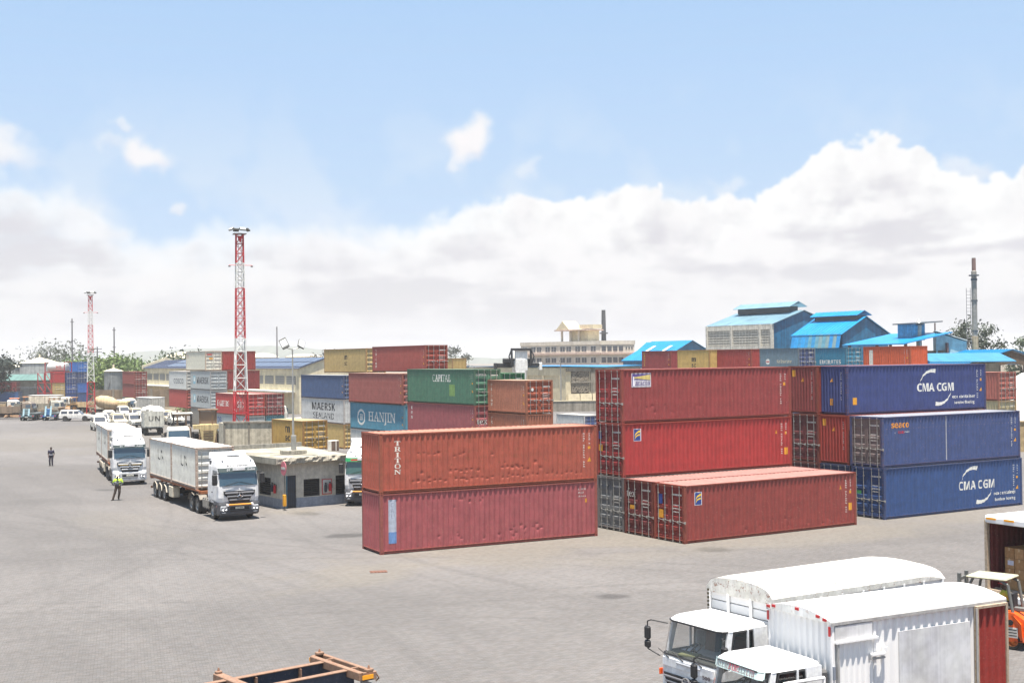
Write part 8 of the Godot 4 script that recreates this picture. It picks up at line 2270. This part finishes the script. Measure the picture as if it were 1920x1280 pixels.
func hand(mb: MB, wrist: Vector3, dir: Vector3, palm_out: Vector3, s: float):   # a palm with four unequal bent fingers and a thumb from its side
	var side := dir.cross(palm_out).normalized()
	var k := wrist + dir * 0.09
	mb.loft([[wrist + side * 0.025 + palm_out * 0.014, wrist - side * 0.025 + palm_out * 0.014, wrist - side * 0.025 - palm_out * 0.014, wrist + side * 0.025 - palm_out * 0.014], [k + side * 0.042 + palm_out * 0.013, k - side * 0.042 + palm_out * 0.013, k - side * 0.042 - palm_out * 0.013, k + side * 0.042 - palm_out * 0.013]])
	for i in 4:
		var b := k + side * (0.031 - i * 0.021)
		var l: float = [0.036, 0.043, 0.040, 0.031][i]
		var m := b + dir * l + palm_out * 0.008
		var e := m + (dir * 0.7 + palm_out * 0.7).normalized() * l * 0.8
		mb.tube(b, m, 0.0095, 0.0085, 6); mb.tube(m, e, 0.0085, 0.007, 6)
	var tb := wrist + dir * 0.03 + side * s * 0.032
	var tm := tb + (dir * 0.7 + side * s * 0.7).normalized() * 0.04
	mb.tube(tb, tm, 0.0115, 0.010, 6); mb.tube(tm, tm + (dir + palm_out * 0.5).normalized() * 0.03, 0.010, 0.008, 6)


func person(label: String, pos: Vector3, turn: float, j: Dictionary, top: Color, legs: Color, sleeve: bool, extra: String):
	# j holds the joints of a figure that faces +z; its own left is at +x
	var t := thing("person", label, "person", pos, turn)
	var skin := mat("skin_dark", rgb(84, 58, 46), 0.6, 0.0, "", 1.0)
	var h: Vector3 = j.head
	var body := [[h + Vector3(0, 0.035, -0.012), h + Vector3(0, 0.02, 0.0), 0.092, 0.09], [h + Vector3(0, -0.05, 0.025), h + Vector3(0, -0.07, 0.03), 0.068, 0.056], [j.neck, h - Vector3(0, 0.06, 0.01), 0.062, 0.055],
		[j.chest + Vector3(-0.08, 0, 0), j.chest + Vector3(0.08, 0, 0), 0.115, 0.115], [j.chest, j.hip, 0.125, 0.12], [j.hip + Vector3(-0.07, 0, 0), j.hip + Vector3(0.07, 0, 0), 0.11, 0.11]]
	for s in ["l", "r"]:
		body.append([j["sh" + s], j["el" + s], 0.054, 0.042]); body.append([j["el" + s], j["wr" + s], 0.041, 0.027])
		body.append([j["th" + s], j["kn" + s], 0.082, 0.056]); body.append([j["kn" + s], j["an" + s], 0.056, 0.036])
	body.append([h + Vector3(0, -0.012, 0.09), h + Vector3(0, -0.028, 0.104), 0.012, 0.016])
	var bm := part(t, "body", skin_mesh(body, 0.026, 0.035), skin)
	var mb := MB.new()
	for s in ["l", "r"]:
		var d: Vector3 = (j["wr" + s] - j["el" + s]).normalized()
		var inw := Vector3(-1.0 if s == "l" else 1.0, 0, 0.2)
		inw = (inw - d * inw.dot(d)).normalized()
		hand(mb, j["wr" + s], d, inw, 1.0 if s == "l" else -1.0)
		mb.cbox(h + Vector3(0.095 if s == "l" else -0.095, -0.005, -0.01), Vector3(0.02, 0.055, 0.035), 0.008)
	part(t, "hands_and_ears", mb.done(), skin)
	var face := MB.new()
	for s in [-1, 1]: face.cbox(h + Vector3(s * 0.034, 0.012, 0.088), Vector3(0.026, 0.012, 0.014), 0.004)
	face.cbox(h + Vector3(0, -0.062, 0.086), Vector3(0.045, 0.010, 0.012), 0.003)
	part(t, "eyes_and_mouth", face.done(), mat("eye_dark", rgb(40, 28, 26), 0.4, 0.0, "plain"))
	var shirt := [[j.chest + Vector3(-0.09, 0.02, 0), j.chest + Vector3(0.09, 0.02, 0), 0.132, 0.132], [j.chest, j.hip + Vector3(0, 0.03, 0), 0.145, 0.14]]
	var tr := [[j.hip + Vector3(-0.07, 0, 0), j.hip + Vector3(0.07, 0, 0), 0.13, 0.13]]
	for s in ["l", "r"]:
		shirt.append([j["sh" + s], j["el" + s] if sleeve else (j["sh" + s] as Vector3).lerp(j["el" + s], 0.75), 0.074, 0.064])
		if sleeve: shirt.append([j["el" + s], (j["el" + s] as Vector3).lerp(j["wr" + s], 0.85), 0.06, 0.046])
		tr.append([j["th" + s], j["kn" + s], 0.102, 0.08]); tr.append([j["kn" + s], (j["kn" + s] as Vector3).lerp(j["an" + s], 0.97), 0.08, 0.068])
		var toe: Vector3 = j["toe" + s]
		part(t, "shoe", MB.new().loft([[Vector3(0.045, 0, -0.07), Vector3(-0.045, 0, -0.07), Vector3(-0.04, 0.09, -0.06), Vector3(0.04, 0.09, -0.06)], [Vector3(0.05, 0, 0.06), Vector3(-0.05, 0, 0.06), Vector3(-0.04, 0.09, 0.03), Vector3(0.04, 0.09, 0.03)], [Vector3(0.04, 0, 0.19), Vector3(-0.04, 0, 0.19), Vector3(-0.03, 0.04, 0.18), Vector3(0.03, 0.04, 0.18)]]).done(), mat("shoe_dark", rgb(36, 32, 30), 0.6), Vector3(j["an" + s].x, maxf(toe.y, 0.0), j["an" + s].z - 0.01), Vector3(0, toe.x, 0))
	part(t, "shirt", skin_mesh(shirt, 0.026, 0.03), mat("cloth_" + top.to_html(), top, 0.9, 0.0, "", 1.5))
	part(t, "trousers", skin_mesh(tr, 0.026, 0.03), mat("cloth_" + legs.to_html(), legs, 0.9, 0.0, "", 1.5))
	if extra == "belt":
		part(t, "pale_band", MB.new().lathe([Vector2(0.2, -0.03), Vector2(0.205, 0.03)], 16, Transform3D(Basis.from_scale(Vector3(1.0, 1.0, 0.72)), (j.hip as Vector3).lerp(j.chest, 0.28))).done(), mat("band_pale", rgb(206, 204, 214), 0.7))
	elif extra == "vest":
		var vest := [[j.chest + Vector3(-0.1, 0.03, 0), j.chest + Vector3(0.1, 0.03, 0), 0.145, 0.145], [j.chest, j.hip + Vector3(0, 0.06, 0), 0.158, 0.15]]
		for s in ["l", "r"]: vest.append([j["sh" + s], (j["sh" + s] as Vector3).lerp(j["el" + s], 0.7), 0.085, 0.075])
		part(t, "vest", skin_mesh(vest, 0.026, 0.03), mat("vest_lime", rgb(186, 222, 58), 0.7, 0.0, "", 1.5))
		pbox(t, "vest_front", (j.chest as Vector3) + Vector3(0, -0.13, 0.15), Vector3(0.16, 0.42, 0.04), mat("cloth_front", rgb(76, 78, 84), 0.9), 0.015)
		for y in [0.02, -0.2]: part(t, "reflective_band", MB.new().lathe([Vector2(0.262, -0.022), Vector2(0.26, 0.022)], 16, Transform3D(Basis.from_scale(Vector3(1.0, 1.0, 0.62)), (j.chest as Vector3) + Vector3(0, y - 0.06, 0))).done(), mat("band_pale", rgb(206, 204, 214), 0.7))
	if extra != "belt":
		part(t, "cap", MB.new().lathe([Vector2(0.104, 0.03), Vector2(0.10, 0.08), Vector2(0.07, 0.125), Vector2(0.001, 0.14)], 14, Transform3D(Basis.IDENTITY, h + Vector3(0, 0, -0.012))).cbox(h + Vector3(0, 0.04, 0.11), Vector3(0.13, 0.014, 0.09), 0.005).done(), mat("cap_red", rgb(196, 40, 46), 0.8, 0.0, "plain") if extra == "cap" else mat("cap_cream", rgb(206, 190, 166), 0.8, 0.0, "plain"))
	else:
		part(t, "hair", MB.new().lathe([Vector2(0.1, 0.035), Vector2(0.092, 0.09), Vector2(0.06, 0.122), Vector2(0.001, 0.132)], 14, Transform3D(Basis.IDENTITY, h + Vector3(0, 0, -0.014))).done(), mat("hair_black", rgb(30, 26, 24), 0.9, 0.0, "plain"))
	return t


func make_people():
	var j := {"head": Vector3(0, 1.60, 0.02), "neck": Vector3(0, 1.46, 0), "chest": Vector3(0, 1.28, 0), "hip": Vector3(0, 0.95, 0),
		"shl": Vector3(0.2, 1.39, 0), "ell": Vector3(0.26, 1.12, -0.03), "wrl": Vector3(0.25, 0.88, 0.07), "shr": Vector3(-0.2, 1.39, 0), "elr": Vector3(-0.25, 1.12, 0.0), "wrr": Vector3(-0.22, 0.89, 0.1),
		"thl": Vector3(0.1, 0.9, 0), "knl": Vector3(0.11, 0.5, 0.05), "anl": Vector3(0.12, 0.1, 0.06), "thr": Vector3(-0.1, 0.9, 0), "knr": Vector3(-0.12, 0.48, 0.05), "anr": Vector3(-0.14, 0.1, -0.12), "toel": Vector3(0.1, 0, 0), "toer": Vector3(-0.2, 0, 0)}
	person("man in dark navy clothes with a pale belt, walking alone at the left", at(-42.22, 114.17), 0.1, j, rgb(44, 42, 66), rgb(40, 40, 58), false, "belt")
	var k := {"head": Vector3(-0.02, 1.60, 0.04), "neck": Vector3(0, 1.46, 0.01), "chest": Vector3(0.0, 1.28, 0), "hip": Vector3(-0.02, 0.95, 0),
		"shl": Vector3(0.2, 1.39, 0), "ell": Vector3(0.32, 1.14, 0.0), "wrl": Vector3(0.16, 1.02, 0.2), "shr": Vector3(-0.2, 1.39, 0), "elr": Vector3(-0.33, 1.16, -0.02), "wrr": Vector3(-0.2, 1.06, 0.2),
		"thl": Vector3(0.1, 0.9, 0), "knl": Vector3(0.1, 0.52, 0.06), "anl": Vector3(0.02, 0.16, -0.1), "thr": Vector3(-0.1, 0.9, 0), "knr": Vector3(-0.2, 0.5, 0.06), "anr": Vector3(-0.32, 0.1, 0.1), "toel": Vector3(0.3, 0.05, 0), "toer": Vector3(-0.5, 0, 0)}
	var t = person("person in a lime yellow vest and brown trousers striding past the second lorry's front", at(-26.95, 85.16), 0.15, k, rgb(70, 74, 78), rgb(72, 58, 50), true, "vest")
	var b := thing("shoulder_bag", "dark bag held before the chest of the person in the lime vest", "bag", at(-26.95, 85.16, 1.0) + Vector3(0.02, 0, 0.27), 0.15)
	pbox(b, "bag_body", Vector3(0, 0.1, 0), Vector3(0.26, 0.24, 0.1), mat("bag_dark", rgb(58, 62, 70), 0.8), 0.03)
	pbox(b, "bag_flap", Vector3(0, 0.16, 0.055), Vector3(0.24, 0.1, 0.015), mat("bag_grey", rgb(96, 100, 108), 0.8), 0.005)
	var s := {"head": Vector3(0, 1.92, 0.06), "neck": Vector3(0, 1.78, 0.02), "chest": Vector3(0, 1.6, 0), "hip": Vector3(0, 1.36, -0.02),
		"shl": Vector3(0.2, 1.72, 0), "ell": Vector3(0.26, 1.48, 0.14), "wrl": Vector3(0.12, 1.40, 0.36), "shr": Vector3(-0.2, 1.72, 0), "elr": Vector3(-0.26, 1.48, 0.14), "wrr": Vector3(-0.12, 1.40, 0.36),
		"thl": Vector3(0.1, 1.34, 0.02), "knl": Vector3(0.14, 1.30, 0.42), "anl": Vector3(0.14, 0.9, 0.48), "thr": Vector3(-0.1, 1.34, 0.02), "knr": Vector3(-0.14, 1.30, 0.42), "anr": Vector3(-0.14, 0.9, 0.48), "toel": Vector3(0, 0.8, 0), "toer": Vector3(0, 0.8, 0)}
	var fa := PI - 0.72
	person("forklift driver in a red cap and yellow vest, sitting under the grey canopy", at(15.3, 40.45) + Vector3(cos(fa), 0, -sin(fa)) * -0.55, fa + PI / 2, s, rgb(196, 190, 70), rgb(60, 60, 66), true, "cap")


func _ready():
	rng.seed = 3
	make_textures()
	var cam := Camera3D.new()
	cam.name = "camera"
	cam.fov = 30.56
	cam.near = 0.1
	cam.far = 8000.0
	cam.position = Vector3(0, 9.32, 0)
	cam.rotation = Vector3(0.0139, 0, -0.0109)
	add_child(cam)
	var env := Environment.new()
	env.background_mode = Environment.BG_SKY
	env.tonemap_mode = Environment.TONE_MAPPER_LINEAR
	env.tonemap_exposure = 2.6
	env.background_energy_multiplier = 0.385
	env.sdfgi_enabled = true
	env.ssao_enabled = true
	env.ssil_enabled = true
	env.fog_enabled = true
	env.fog_density = 0.00026
	env.fog_light_color = Color(0.93, 0.93, 0.93)
	var sm := PanoramaSkyMaterial.new()
	sm.panorama = make_sky()
	env.sky = Sky.new()
	env.sky.sky_material = sm
	var we := WorldEnvironment.new()
	we.name = "world"
	we.environment = env
	add_child(we)
	var sun := DirectionalLight3D.new()
	sun.name = "sun"
	sun.light_energy = 1.6
	sun.light_color = Color(1.0, 0.965, 0.92)
	sun.light_angular_distance = 0.5
	sun.shadow_enabled = true
	var t := deg_to_rad(SUN_TURN)
	var e := deg_to_rad(SUN_HIGH)
	add_child(sun)
	sun.look_at_from_position(Vector3.ZERO, -Vector3(sin(t) * cos(e), sin(e), cos(t) * cos(e)), Vector3.FORWARD)
	make_ground()
	make_buildings()
	make_guard_house()
	make_containers()
	make_vehicles()
	make_people()
